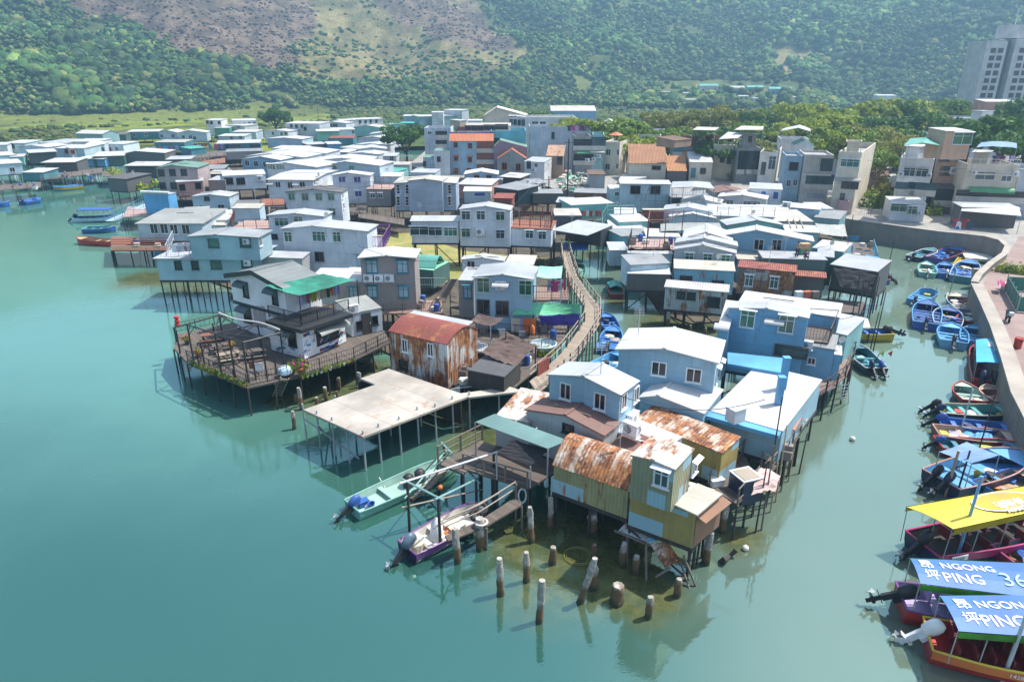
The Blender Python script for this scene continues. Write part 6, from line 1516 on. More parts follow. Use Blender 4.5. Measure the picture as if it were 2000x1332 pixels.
# ================================================================ BOATS
MOT = {}
def outboard(parent, pos, rz, mat='navy', s=1.0, tilt=.9, leg='black'):
 """pos: clamp point on the transom; rz: direction pointing astern"""
 k = (mat, leg)
 if k not in MOT:
  m = MB()   # local x astern, z up, motor upright: cowl above, leg below
  prof = [(.13, -.02), (.20, .04), (.23, .22), (.22, .40), (.15, .52), (.05, .55)]
  n = 10; rings = []
  for r_, z in prof: rings.append([Vector((.08 + cos(2 * pi * i / n) * r_ * 1.2, sin(2 * pi * i / n) * r_ * .72, z * 1.1)) for i in range(n)])
  for a, b in zip(rings, rings[1:]):
   for i in range(n): m.face([a[i], a[(i + 1) % n], b[(i + 1) % n], b[i]])
  m.face(rings[-1]); m.face(rings[0][::-1])
  cowl = m.mesh('cowling', [mat], True)
  m = MB(); m.box((.09, 0, -.28), (.22, .12, .55)); m.box((.09, 0, -.68), (.15, .07, .4)); m.box((.14, 0, -.60), (.42, .2, .03)); m.bar((-.05, 0, -.84), (.32, 0, -.84), .065, n=8, r2=.045); m.box((.08, 0, -.96), (.16, .03, .2)); m.box((-.08, 0, -.12), (.14, .26, .3))
  lg_ = m.mesh('drive_leg', [leg])
  m = MB(); m.bar((.30, 0, -.84), (.42, 0, -.84), .04)
  for i in range(3):
   a = 2 * pi * i / 3; d = Vector((0, cos(a), sin(a))); e = Vector((.06, -sin(a) * .07, cos(a) * .07)); c = Vector((.36, 0, -.84))
   m.face([c + e * .3, c + d * .16 + e, c + d * .17 - e, c - e * .3]); m.face([c - e * .3, c + d * .17 - e, c + d * .16 + e, c + e * .3])
  pr = m.mesh('propeller', ['galv']); MOT[k] = (cowl, lg_, pr)
 o = bpy.data.objects.new('outboard_motor', MOT[k][0]); COL.objects.link(o); o.parent = parent; o.location = pos; o.scale = (s, s, s)
 o.rotation_euler = (Matrix.Rotation(rz, 3, 'Z') @ Matrix.Rotation(-tilt, 3, 'Y')).to_euler()
 link('drive_leg', MOT[k][1], o); link('propeller', MOT[k][2], o)
 return o
def boat(label, stern, bow, beam, hull='blue', rim='skyb', ins='skyb', free=.55, motor=('navy',), zg=.55, seats=3, flare=.1, sharp=1.0, stripe=None, fdeck=.2, group=None, floorz=.12, name='motor_boat', tilt=.9, rise=.35, msc=1.0, blunt=.62):
 """stern, bow: pixels of the middle of the transom and of the stem at gunwale height"""
 a, b = P(*stern, zg), P(*bow, zg + rise * .6); a.z = b.z = 0
 L = (b - a).length; u = (b - a).normalized(); rz = atan2(u.y, u.x)
 root = empty(name, a, label, 'boat', group, rz)
 n = 13; st = []
 for i in range(n):
  t = i / (n - 1)
  w_ = beam / 2 * ((.86 + .14 * sin(pi * min(t / .5, 1) / 2)) if t < blunt else cos(pi / 2 * ((t - blunt) / (1 - blunt)) ** (1.5 * sharp)) ** .8 if t < 1 else .02)
  w_ = max(w_, .03) if t < 1 else .03
  st.append((t * L, w_, free + rise * max(0, (t - .35) / .65) ** 2 + .05 * (1 - t)))
 H, I_, G = MB(), MB(), MB(); keel = lambda t: -.22 + .30 * max(0, (t - .7) / .3) ** 2
 rows = []
 for i, (x, w_, z) in enumerate(st):
  t = i / (n - 1); kz = keel(t); wb = w_ * (.78 - .2 * t)
  rows.append(([(x, w_, z), (x, w_ * (1 - flare * .4), z * .45), (x, wb, kz), (x, -wb, kz), (x, -w_ * (1 - flare * .4), z * .45), (x, -w_, z)], [(x, w_ - .06, z), (x, max(w_ * .92 - .06, .02), max(floorz, kz + .1)), (x, -max(w_ * .92 - .06, .02), max(floorz, kz + .1)), (x, -w_ + .06, z)]))
 for r0, r1 in zip(rows, rows[1:]):
  for k in range(5): H.face([r0[0][k], r1[0][k], r1[0][k + 1], r0[0][k + 1]][::-1], 1 if (k in (0, 4) and stripe) else 0)
  for k in range(3): I_.face([r0[1][k], r1[1][k], r1[1][k + 1], r0[1][k + 1]])
 H.face(rows[0][0]); q = rows[0]
 I_.face([(.06, q[1][0][1], q[1][0][2]), (.06, q[1][3][1], q[1][3][2]), (.06, q[1][2][1], q[1][2][2]), (.06, q[1][1][1], q[1][1][2])])
 link('hull', H.mesh('hull', [hull] + ([stripe] if stripe else []), False), root)
 link('inner_hull', I_.mesh('inner_hull', [ins]), root)
 ring = [Vector((x, w_ - .02, z + .02)) for x, w_, z in st] + [Vector((x, -w_ + .02, z + .02)) for x, w_, z in st[::-1]]
 G.tube(ring + [ring[0]], .055 if beam > 1.6 else .045, n=6); link('gunwale', G.mesh('gunwale', [rim]), root)
 zi = lambda x: np.interp(x, [s_[0] for s_ in st], [s_[2] for s_ in st]); wi = lambda x: np.interp(x, [s_[0] for s_ in st], [s_[1] for s_ in st])
 for k in range(seats):
  x = L * (.16 + .5 * (k + .3) / max(seats, 1)); m = MB(); m.box((x, 0, zi(x) - .2), (.32, 2 * wi(x) - .14, .05)); link('seat', m.mesh('seat', [ins]), root)
 if fdeck:
  m = MB(); xs = [L * (1 - fdeck) + L * fdeck * k / 4 for k in range(5)]
  for x0, x1 in zip(xs, xs[1:]):
   m.face([(x0, wi(x0) - .05, zi(x0) - .04), (x0, -wi(x0) + .05, zi(x0) - .04), (x1, -wi(x1) + .03, zi(x1) - .04), (x1, wi(x1) - .03, zi(x1) - .04)])
  link('foredeck', m.mesh('foredeck', [ins]), root)
 for k, mt in enumerate(motor):
  y = 0 if len(motor) == 1 else (k - .5) * .8
  outboard(root, (-.05, y, free + .05), pi, mt, msc, tilt, 'black' if mt != 'white' else 'plast')
 root['L'] = L; return root, L, zi, wi
def load(br, label, spots, name='gear', cat='gear', group=None):
 """loose gear lying in a boat: every piece a thing of its own"""
 root, L, zi, wi = br; R = Matrix.Rotation(root.rotation_euler[2], 3, 'Z')
 for (t, y, kind, mt, txt) in spots:
  p = Vector(root.location) + R @ Vector((t * L, y * wi(t * L), 0)); m = MB()
  if kind == 'box': m.box((0, 0, .17), (.6, .45, .34)); m.box((0, 0, .36), (.64, .49, .05)); nm, ct = 'storage_box', 'box'
  elif kind == 'bucket': m.lathe([(.16, 0), (.21, .34), (.23, .35), (.19, .33), (.15, .05)], n=10); nm, ct = 'bucket', 'bucket'
  elif kind == 'drum': m.lathe([(.26, 0), (.29, .05), (.27, .3), (.29, .34), (.27, .6), (.29, .66), (.25, .68)], n=11); nm, ct = 'drum', 'drum'
  elif kind == 'net':
   k = 9; m.lathe([(.5 * sin(.3 + 1.2 * i / 5) * (1 if i < 5 else .3), .02 + .32 * (i / 5) ** .8) for i in range(5, -1, -1)][::-1], n=k, jit=.3); nm, ct = 'fishing_net', 'net'
  elif kind == 'buoy': m.lathe([(.2 * max(.05, sin(pi * i / 7)), .2 - .2 * cos(pi * i / 7)) for i in range(8)], n=10); nm, ct = 'float', 'buoy'
  elif kind == 'pole': m.bar((-1.3, 0, .1), (1.3, .2, .3), .03); nm, ct = 'pole', 'pole'
  elif kind == 'can': m.box((0, 0, .18), (.34, .2, .36)); m.bar((-.08, 0, .40), (.1, 0, .40), .025); m.bar((.13, .0, .36), (.13, 0, .43), .03); nm, ct = 'fuel_can', 'can'
  elif kind == 'sheet': sagsheet(m, [Vector((-.8, -.5, .3)), Vector((.8, -.5, .3)), Vector((.8, .5, .35)), Vector((-.8, .5, .35))], -.15, 6, .07); nm, ct = 'cover_sheet', 'cover'
  else: m.tube([(cos(2 * pi * i / 14) * .3, sin(2 * pi * i / 14) * .3, .08) for i in range(15)], .08, n=7); nm, ct = 'life_ring', 'life ring'
  o = m.obj(nm, mt, None, org=(0, 0, 0)); o.location = p + Vector((0, 0, .13)); o.rotation_euler = (0, 0, RN.uniform(0, 3)); props(o, txt, ct)
g = boat('long mint green open boat with blue outboard moored by the concrete platform', (688, 990), (893, 895), 2.1, 'mint', 'mint', 'mintl', .55, ('blue',), seats=1, fdeck=.12, sharp=1.3, tilt=1.0, msc=1.25, rise=.15, blunt=.5)
g0 = g[0]
for k in range(2):
 m = MB(); m.lathe([(.36, 0), (.36, .65), (.22, .8), (.1, .85)], n=10); p = Vector(g0.location) + Matrix.Rotation(g0.rotation_euler[2], 3, 'Z') @ Vector((g[1] * (.52 + .11 * k), .15, .12)); o = props(m.obj('black_sack', 'black', None, org=(0, 0, 0)), ['black sack nearer the stern of the mint green boat', 'black sack nearer the bow of the mint green boat'][k], 'sack'); o.location = p
load(g, '', [(.14, -.3, 'bucket', 'blue', 'blue bucket at the stern of the mint green boat'), (.11, .25, 'box', 'blue', 'blue box of gear beside the outboard of the mint green boat'), (.35, .5, 'pole', 'offw', 'pale pole lying along the mint green boat')])
g = boat('purple and cream boat with grey outboard under the pole frame', (795, 1073), (951, 984), 2.0, 'purple2', 'purple', 'offw', .6, ('steelb',), seats=3, fdeck=.1, sharp=1.2, tilt=.8, msc=1.45, stripe='purple', rise=.2, blunt=.5)
g0 = g[0]; R3 = Matrix.Rotation(g0.rotation_euler[2], 3, 'Z'); m = MB(); m.lathe([(.42, 0), (.40, .5), (.34, .9), (.12, 1.35), (.02, 1.45)], n=9, jit=.12); o = props(m.obj('covered_console', 'plast', None, org=(0, 0, 0), smooth=True), 'steering console wrapped in silver sheeting on the purple boat', 'cover'); o.location = Vector(g0.location) + R3 @ Vector((g[1] * .36, .1, .1))
load(g, '', [(.47, .35, 'ring', 'orangec', 'orange life ring on the cream deck of the purple boat'), (.6, -.2, 'box', 'offw', 'cream locker in the middle of the purple boat'), (.12, .0, 'box', 'beige', 'cream stern box of the purple boat')])
# creek boats
boat('bright green round-bowed boat moored beside the footbridge top', (1128, 541), (1131, 509), 1.9, 'greenb', 'greenb', 'mint', .5, ('black',), rise=.3, blunt=.4)
g = boat('small red and green canopied sampan in the creek', (1206, 575), (1197, 551), 1.7, 'maroon', 'red', 'mint', .5, (), seats=1, name='sampan')
R3 = Matrix.Rotation(g[0].rotation_euler[2], 3, 'Z'); q = MB(); L = g[1]
q.sheet([(L * .3, .8, .95), (L * .3, 0, 1.25), (L * .85, 0, 1.25), (L * .85, .8, .95)], .04); q.sheet([(L * .3, 0, 1.25), (L * .3, -.8, .95), (L * .85, -.8, .95), (L * .85, 0, 1.25)], .04); link('canopy', q.mesh('canopy', ['tarpgreen']), g[0])
g = boat('navy blue boat tucked closest to the top of the footbridge curve', (1196, 642), (1180, 613), 1.9, 'blue', 'blue', 'blue2', .55, ('navy',))
load(g, '', [(.5, .2, 'drum', 'navy', 'dark drum in the navy boat by the footbridge')])
g = boat('cobalt blue boat with tan nets beside the footbridge piles', (1186, 682), (1200, 638), 2.2, 'blue', 'skyb', 'blue2', .55, ('black',), msc=1.2, seats=4, blunt=.45)
load(g, '', [(.7, .3, 'net', 'beige', 'tan net heap at the bow of the cobalt boat'), (.55, -.4, 'net', 'card', 'brown net heap amidships in the cobalt boat'), (.3, .4, 'box', 'skyb', 'blue box at the stern of the cobalt boat')])
g = boat('light blue boat half hidden behind the biggest white roof', (1160, 722), (1222, 690), 2.3, 'skyb', 'skyb', 'skyb', .6, (), seats=3); load(g, '', [(.4, .1, 'drum', 'black', 'black tub in the light blue boat behind the white roof'), (.6, -.3, 'net', 'white', 'white net bundle in the light blue boat behind the white roof')])
# side channel boats near the slate blue house
g = boat('dark hulled boat with open stern and twin motors below the curved walkway', (1712, 722), (1662, 672), 2.3, 'navy2', 'galv', 'dteal', .65, ('blue', 'navy'), seats=2, msc=1.2)
load(g, '', [(.55, .1, 'box', 'mintl', 'pale green hatch box on the dark boat below the walkway'), (.3, -.2, 'box', 'skyb', 'blue fish box on the dark boat below the walkway'), (.25, -.9, 'pole', 'timberd', 'flag pole lying on the dark boat')])
p = P(1726, 692, 2.2); o = empty('flag_buoy', P(1712, 700, .6), 'red and green marker flags on a dark stick at the dark boat', 'flag'); m = MB(); m.bar(P(1712, 702, .6), P(1718, 690, 2.0), .03); m.obj('stick', 'timberd', o)
for dx, mt in ((0, 'lime'), (.7, 'red')):
 m = MB(); c = P(1718, 690, 2.0) + Vector((dx, 0, 0)); m.face([c, c + Vector((.45, .1, .2)), c + Vector((.4, .05, -.35))]); m.face([c, c + Vector((.4, .07, -.35)), c + Vector((.45, .12, .2))]); m.obj('flag', mt, o)
g = boat('mustard yellow boat with blue inside and a raised black outboard', (1738, 652), (1650, 648), 2.0, 'yelb', 'yelb', 'blue2', .75, ('black',), msc=1.5, tilt=1.25, seats=2)
g = boat('orange edged small boat with two motors below the black cloth wing', (1738, 545), (1700, 538), 2.0, 'blue', 'orangec', 'dteal', .6, ('black', 'navy'), seats=1)
# harbour basin boats
g = boat('blue boat tied below the sea wall with motor towards the basin', (1735, 470), (1712, 453), 2.2, 'blue', 'skyb', 'blue2', .6, ('navy',)); load(g, '', [(.4, 0, 'drum', 'navy', 'dark tub in the blue boat below the sea wall')])
boat('pale blue boat by the beige awning at the head of the basin', (1668, 463), (1652, 447), 2.2, 'skyb', 'pbl', 'skyb', .6, ())
g = boat('light blue decked boat with red rim in the basin', (1806, 474), (1852, 465), 2.6, 'railb', 'red', 'skyb', .8, (), seats=0, fdeck=.25); m = MB(); m.box((g[1] * .4, 0, .95), (g[1] * .4, 1.7, .5)); m.box((g[1] * .4, 0, 1.22), (g[1] * .43, 1.8, .05)); link('cabin', m.mesh('cabin', ['skyb']), g[0])
g = boat('navy boat with pale rim and raised outboard alone in the basin', (1783, 503), (1824, 488), 2.3, 'navy2', 'offw', 'dteal', .65, ('navy',), msc=1.2); load(g, '', [(.35, .2, 'box', 'skyb', 'blue fish crate in the navy boat with pale rim'), (.5, -.2, 'bucket', 'lime', 'lime bucket in the navy boat with pale rim')])
g = boat('violet blue boat with red bow rim packed with blue drums', (1822, 508), (1874, 486), 2.9, 'indigo', 'maroon', 'blue2', .8, (), seats=1)
load(g, '', [(.2, .3, 'drum', 'blue', 'blue drum at the stern of the violet boat'), (.35, -.3, 'drum', 'indigo', 'violet drum amidships in the violet boat'), (.5, .3, 'drum', 'skyb', 'light blue drum toward the bow of the violet boat'), (.62, -.2, 'drum', 'navy', 'navy drum nearest the bow of the violet boat')])
boat('wine red boat behind the violet blue one', (1860, 492), (1884, 480), 2.2, 'maroon', 'red', 'maroon', .6, (), seats=1)
boat('brick red covered boat against the sea wall', (1890, 478), (1908, 468), 2.2, 'pnk', 'maroon', 'pnk', .7, (), seats=3)
g = boat('narrow yellow slatted raft boat in the basin', (1874, 520), (1902, 484), 2.0, 'yelo', 'yelo', 'yelb', .35, (), seats=0, fdeck=0, blunt=.8, rise=.1)
for k in range(9):
 m = MB(); m.box((g[1] * (.08 + .1 * k), 0, .32), (.16, 1.7, .05)); link('slat', m.mesh('slat', ['yelo']), g[0])
boat('white round boat heaped with nets at the sea wall bend', (1912, 495), (1934, 478), 2.9, 'offw', 'white', 'offw', .7, (), seats=1)
m = MB(); m.box((0, 0, .45), (3.4, 4.2, .35), -.4); m.box((0, 0, .65), (3.6, 4.4, .06), -.4); o = simple('pale flat pontoon raft by the sea wall bend', 'pontoon', 'raft', m, ['offw'], (0, 0, 0)); o.location = P(1907, 508, 0)
g = boat('mint green round boat second row of the basin', (1812, 535), (1810, 513), 2.3, 'mint', 'mint', 'mintl', .6, ('plast',), blunt=.4, seats=2); load(g, '', [(.5, .2, 'net', 'card', 'tan net heap in the mint green round boat')])
g = boat('deep blue boat with orange gear beside the mint green round boat', (1849, 537), (1846, 515), 2.4, 'blue', 'skyb', 'blue2', .65, ('plast',), blunt=.4); load(g, '', [(.6, .2, 'net', 'orangec', 'orange gear heap at the bow of the deep blue boat'), (.4, -.3, 'net', 'beige', 'beige gear heap amidships in the deep blue boat')])
g = boat('big blue boat with pale rim next to the stone steps', (1876, 545), (1896, 512), 3.0, 'dteal', 'pbl', 'blue2', .85, (), blunt=.45, seats=2); load(g, '', [(.5, 0, 'sheet', 'indigo', 'violet cover sheet over the big blue boat'), (.75, .2, 'sheet', 'beige', 'beige cover sheet at the bow of the big blue boat')])
g = boat('sky blue square-ended skiff with a yellow box apart in the channel', (1787, 588), (1818, 567), 2.1, 'skyb', 'skyb', 'skyb', .6, ('navy',), sharp=.4, blunt=.9, fdeck=0); load(g, '', [(.8, 0, 'box', 'yelo', 'yellow box on the square-ended skiff')])
g = boat('blue high-rimmed boat with crossed seats at the channel bend', (1808, 636), (1812, 590), 2.8, 'blue', 'skyb', 'dblu2', .8, ('navy',), msc=1.2, blunt=.45, seats=4)
load(g, '', [(.4, .5, 'bucket', 'red', 'red bucket in the high-rimmed blue boat')])
g = boat('blue boat full of yellow floats snug against the high-rimmed boat', (1850, 637), (1852, 602), 2.8, 'blue', 'pbl', 'dblu2', .7, (), blunt=.45); load(g, '', [(.7, .3, 'buoy', 'yelo', 'yellow float in the blue boat'), (.65, -.2, 'net', 'beige', 'tan sack in the blue boat of floats'), (.5, .5, 'buoy', 'lime', 'lime float in the blue boat'), (.4, -.4, 'drum', 'blue', 'blue drum in the boat of floats')])
g = boat('pale blue work boat piled high with net floats by the sea wall', (1892, 608), (1868, 575), 3.0, 'skyb', 'galv', 'beige', .7, (), blunt=.5, seats=1)
load(g, '', [(.75, .3, 'net', 'white', 'white float heap on the pale blue work boat'), (.8, -.3, 'net', 'pinkc', 'pink net heap on the pale blue work boat'), (.6, -.5, 'net', 'yelo', 'yellow net heap on the pale blue work boat'), (.55, .2, 'net', 'beige', 'tan net heap on the pale blue work boat'), (.35, -.3, 'box', 'blue', 'blue box on the pale blue work boat'), (.3, .4, 'drum', 'plast', 'white drum on the pale blue work boat'), (.2, -.1, 'net', 'card', 'brown net heap on the pale blue work boat')])
g = boat('red rimmed round boat with green cover by the sea wall', (1885, 628), (1900, 612), 2.2, 'maroon', 'red', 'mintl', .55, (), blunt=.4, seats=0); load(g, '', [(.5, 0, 'sheet', 'mintl', 'pale green cover sheet over the red rimmed boat')])
g = boat('sky blue boat with white bench and black motor in the row of two', (1862, 672), (1858, 636), 2.7, 'railb', 'skyb', 'skyb', .75, ('black',), blunt=.45, msc=1.2); load(g, '', [(.6, 0, 'box', 'white', 'white locker in the sky blue boat')])
g = boat('sky blue boat squeezed between its twin and the tour boat', (1903, 672), (1908, 640), 2.7, 'skyb', 'skyb', 'skyb', .75, (), blunt=.45); load(g, '', [(.3, .3, 'box', 'beige', 'beige box in the squeezed sky blue boat')])
# lower row at the right edge
g = boat('small red boat full of planks with pale green floor', (1905, 785), (1878, 748), 2.2, 'maroon', 'red', 'mintl', .6, (), seats=2, blunt=.4); load(g, '', [(.3, .2, 'pole', 'timberl', 'loose plank across the small red boat'), (.45, -.1, 'pole', 'offw', 'white plank across the small red boat'), (.2, -.4, 'box', 'beige', 'beige crate in the small red boat')])
g = boat('open orange tray boat with flags and timbers behind the tour boat', (1965, 785), (1925, 755), 2.0, 'pnk', 'beige', 'pnk', .6, (), seats=2); load(g, '', [(.3, .3, 'pole', 'timber', 'grey timber on the orange tray boat'), (.5, -.3, 'buoy', 'lime', 'lime float on the orange tray boat'), (.4, 0, 'box', 'orangec', 'orange crate on the orange tray boat')])
g = boat('dark blue longboat with teal floor and twin raised motors', (1828, 800), (1982, 803), 2.0, 'navy', 'tan', 'tealf', .65, ('navy', 'black'), msc=1.1, blunt=.6)
load(g, '', [(.3, .1, 'box', 'red', 'red crate in the dark blue longboat'), (.36, -.3, 'net', 'orangec', 'orange net in the dark blue longboat'), (.5, .1, 'net', 'offw', 'white bundle in the dark blue longboat'), (.85, 0, 'box', 'yelo', 'yellow bow hatch of the dark blue longboat'), (.1, .3, 'bucket', 'yelo', 'yellow bucket in the dark blue longboat')])
g = boat('royal blue narrow longboat with blue motor', (1833, 822), (1990, 836), 1.6, 'blue', 'blue2', 'blue2', .55, ('blue',), msc=1.2, blunt=.6); load(g, '', [(.4, 0, 'box', 'navy', 'navy chest in the royal blue longboat'), (.52, .1, 'pole', 'orangec', 'orange pole in the royal blue longboat'), (.6, 0, 'bucket', 'pinkc', 'pink basket in the royal blue longboat')])
g = boat('brown rimmed longboat crammed with nets and yellow crates', (1828, 842), (1996, 855), 2.1, 'maroon', 'pnk', 'tan', .6, (), blunt=.6, seats=1); load(g, '', [(.1, 0, 'box', 'yelo', 'yellow crate at the stern of the crammed longboat'), (.2, -.3, 'net', 'offw', 'white net heap at the stern of the crammed longboat'), (.26, .3, 'net', 'lav', 'lilac net heap in the crammed longboat'), (.36, -.1, 'net', 'beige', 'tan net heap amidships in the crammed longboat'), (.43, .3, 'net', 'skyb', 'blue net heap in the crammed longboat'), (.56, 0, 'sheet', 'skyb', 'blue cover sheet in the crammed longboat'), (.7, .2, 'net', 'card', 'brown net heap near the bow of the crammed longboat'), (.85, 0, 'net', 'pinkc', 'pink net heap at the bow of the crammed longboat')])
g = boat('red rimmed longboat with green nets beside the blue canopied boat', (1832, 866), (2000, 874), 2.1, 'maroon', 'red', 'dteal', .6, ('blue',), blunt=.6, seats=2); load(g, '', [(.3, .2, 'pole', 'timberl', 'plank along the red rimmed longboat'), (.5, 0, 'net', 'red', 'red net heap in the red rimmed longboat'), (.6, .3, 'net', 'lime', 'green net heap in the red rimmed longboat'), (.8, 0, 'drum', 'navy', 'dark drum at the bow of the red rimmed longboat')])
g = boat('large blue boat with maroon rim, flat blue awning and twin black motors', (1835, 945), (1992, 890), 3.0, 'navy', 'pnk', 'skyb', .85, ('navy', 'black'), msc=1.35, blunt=.55, seats=2, rise=.5); L = g[1]
c = [P(1835, 882, 2.6), P(1898, 904, 2.6), P(1952, 888, 2.6), P(1888, 863, 2.6)]
def local(root, p): return Matrix.Rotation(-root.rotation_euler[2], 3, 'Z') @ (Vector(p) - Vector(root.location))
q = MB(); sagsheet(q, [local(g[0], x) for x in c], .08, 6, .02); link('awning', q.mesh('awning', ['steelblue']), g[0])
for x in c:
 q = MB(); a = local(g[0], x); q.bar((a.x, a.y, .5), a, .03); link('awning_post', q.mesh('awning_post', ['steel']), g[0])
load(g, '', [(.62, -.1, 'net', 'white', 'white net heap under the bow of the large awning boat'), (.72, -.4, 'box', 'blue', 'blue box near the bow of the large awning boat'), (.5, -.4, 'drum', 'black', 'black drum in the large awning boat'), (.5, .1, 'bucket', 'yelo', 'yellow bucket in the large awning boat')])
g = boat('small blue boat loaded with orange and tan bundles beside the yellow canopy', (1925, 955), (2020, 925), 2.0, 'skyb', 'blue', 'tan', .6, (), seats=1); load(g, '', [(.3, .2, 'net', 'orangec', 'orange bundle in the small loaded blue boat'), (.45, -.2, 'net', 'card', 'brown bundle in the small loaded blue boat'), (.6, .3, 'box', 'blue', 'blue box in the small loaded blue boat'), (.5, .3, 'pole', 'timberl', 'plank in the small loaded blue boat')])
g = boat('pink rimmed green boat with a life ring between the canopied tour boats', (1960, 1085), (2080, 1060), 1.9, 'magentab', 'pinkc', 'mint', .55, (), seats=1, blunt=.5) 
g0 = g; load((g0[0], g0[1], g0[2], g0[3]), '', [(.25, .1, 'ring', 'orangec', 'orange life ring heap in the pink rimmed green boat'), (.35, -.3, 'sheet', 'blue', 'blue cover in the pink rimmed green boat')])
# ---- tour boats with printed canopies
def text_on(parent, body, size, T4, mat, name='lettering', flip=False, ext=.002, bold=0):
 cu = bpy.data.curves.new(name, 'FONT'); cu.body = body; cu.size = size; cu.align_x = 'LEFT'; cu.extrude = ext; cu.offset = bold; cu.resolution_u = 3
 o = bpy.data.objects.new(name, cu); COL.objects.link(o); dg = bpy.context.evaluated_depsgraph_get()
 me = bpy.data.meshes.new_from_object(o.evaluated_get(dg)); bpy.data.objects.remove(o)
 me.materials.clear(); me.materials.append(MAT(mat)); ob = bpy.data.objects.new(name, me); COL.objects.link(ob); ob.parent = parent; ob.matrix_basis = T4; return ob
def frame4(o, x, y):
 """matrix with origin o, text running along x and its upright along y"""
 x = Vector(x).normalized(); y = Vector(y); y = (y - x * y.dot(x)).normalized(); z = x.cross(y)
 return Matrix(((x.x, y.x, z.x, o[0]), (x.y, y.y, z.y, o[1]), (x.z, y.z, z.z, o[2]), (0, 0, 0, 1)))
def tour_boat(label, stern, bow, beam, hull, rim, ins, quad, zc, can, trim, motor, mtilt=.9, stripe=None, free=.8):
 g = boat(label, stern, bow, beam, hull, rim, ins, free, motor, zg=free, seats=0, fdeck=.15, stripe=stripe, msc=1.45, tilt=mtilt, name='tour_boat', blunt=.7, rise=.3)
 root, L = g[0], g[1]; q = [local(root, P(x, y, z)) for (x, y), z in zip(quad, zc)]   # far stern, far bow, near bow, near stern
 m = MB(); k = 10
 for i in range(k):
  for j in range(3):
   f = lambda s_, t: q[0].lerp(q[1], s_).lerp(q[3].lerp(q[2], s_), t) + Vector((0, 0, .10 * sin(pi * t)))
   a = f(i / k, j / 3), f((i + 1) / k, j / 3), f((i + 1) / k, (j + 1) / 3), f(i / k, (j + 1) / 3)
   m.sheet([a[0], a[3], a[2], a[1]], .03)
 link('canopy', m.mesh('canopy', [can]), root)
 for e0, e1 in ((q[3], q[2]), (q[0], q[1])) if trim else ():
   m = MB(); dn = Vector((0, 0, -.32)); out_ = (q[3] - q[0]).normalized() * .06
   s_ = 1 if e0 is q[3] else -1; kk = 12
   for i in range(kk):
    a, b = e0.lerp(e1, i / kk) + out_ * s_, e0.lerp(e1, (i + 1) / kk) + out_ * s_
    m.face([a + dn * RN.uniform(.92, 1.05), b + dn, b, a]); m.face([a, b, b + dn, a + dn])
   link('canopy_valance', m.mesh('canopy_valance', [trim]), root)
 for e0, e1 in ((q[3], q[2]), (q[0], q[1])):
  for i in range(5):
   a = e0.lerp(e1, i / 4); m = MB(); m.bar((a.x, a.y * .9, .6), (a.x, a.y * .97, a.z), .025); link('canopy_post', m.mesh('canopy_post', ['steel']), root)
 zi, wi = g[2], g[3]
 for i in range(5):
  x = L * (.24 + .13 * i)
  for sy in (-.5, .5):
   m = MB(); m.box((x, sy * wi(x), .5), (.42, .7, .08)); m.box((x - .2, sy * wi(x), .8), (.07, .7, .6)); link('passenger_seat', m.mesh('passenger_seat', ['maroon' if ins != 'lav' else 'lav']), root)
 def spot(s_, t): return q[0].lerp(q[1], s_).lerp(q[3].lerp(q[2], s_), t) + Vector((0, 0, .10 * sin(pi * t) + .01))
 return g, spot, q
g, sp, q = tour_boat('red tour boat with lettered blue canopy and white outboard, nearest the picture bottom', (1812, 1238), (2080, 1290), 2.5, 'tourred', 'yellow', 'red', ((1836, 1163), (2110, 1160), (2120, 1250), (1873, 1232)), (2.5, 2.5, 2.5, 2.5), 'canblue', 'cantrim', ('white',), .75, stripe='orangec')
def ngong(g, sp, size, s0, s1, t0, t1):
 d = sp(.6, .5) - sp(.3, .5); U_ = lambda t: sp(.3, t - .14) - sp(.3, t)
 for body, s_, t_, sz in (('昂', s0, t0 - .02, size * .82), ('坪', s0 + .02, t1 - .02, size * .82), ('NGONG', s1, t0 - .02, size * .78), ('PING', s1, t1 + .03, size * .98)):
  text_on(g[0], body, sz, frame4(sp(s_, t_) + Vector((0, 0, .014)), d, U_(t_)), 'letter', bold=.004)
 text_on(g[0], '360', size * 1.45, frame4(sp(s1 + .40, t1 - .02) + Vector((0, 0, .03)), d, U_(t1)), 'cyanl', bold=-.008)
ngong(g, sp, .86, .07, .225, .42, .82)
text_on(g[0], '142825', .28, frame4((g[1] * .55, -1.27, .55), (1, 0, 0), (0, 0, 1)), 'letter')
g, sp, q = tour_boat('red tour boat with lettered blue canopy and raised black outboard behind its twin', (1760, 1165), (2060, 1205), 2.4, 'tourred', 'purple', 'lav', ((1778, 1090), (2090, 1103), (2085, 1175), (1798, 1139)), (2.5, 2.5, 2.5, 2.5), 'canblue', 'cantrim', ('black',), 1.1, stripe='red')
ngong(g, sp, .80, .04, .18, .42, .82)
g, sp, q = tour_boat('dark hulled pink rimmed tour boat under a bright yellow lettered canopy', (1800, 1063), (2080, 1008), 2.7, 'navy', 'magenta', 'timberd', ((1772, 990), (2010, 948), (2080, 985), (1862, 1033)), (2.7, 2.7, 2.7, 2.7), 'canyel', 'canyel', ('black',), .8, stripe='magenta')
m = MB(); c = sp(.62, .5); d = (sp(.7, .5) - sp(.5, .5)).normalized(); w_ = (sp(.5, .2) - sp(.5, .8)).normalized(); k = 24
for r0, r1, mt, dz in ((0, 1.0, 0, .03), (.94, 1.0, 1, .036)):
 for i in range(k):
  a0, a1 = 2 * pi * i / k, 2 * pi * (i + 1) / k; f = lambda a, r_: c + d * cos(a) * 2.0 * r_ + w_ * sin(a) * .85 * r_ + Vector((0, 0, dz + .0))
  q4 = [f(a0, r0), f(a0, r1), f(a1, r1), f(a1, r0)]
  m.face(q4 if r0 else q4[1:], mt)
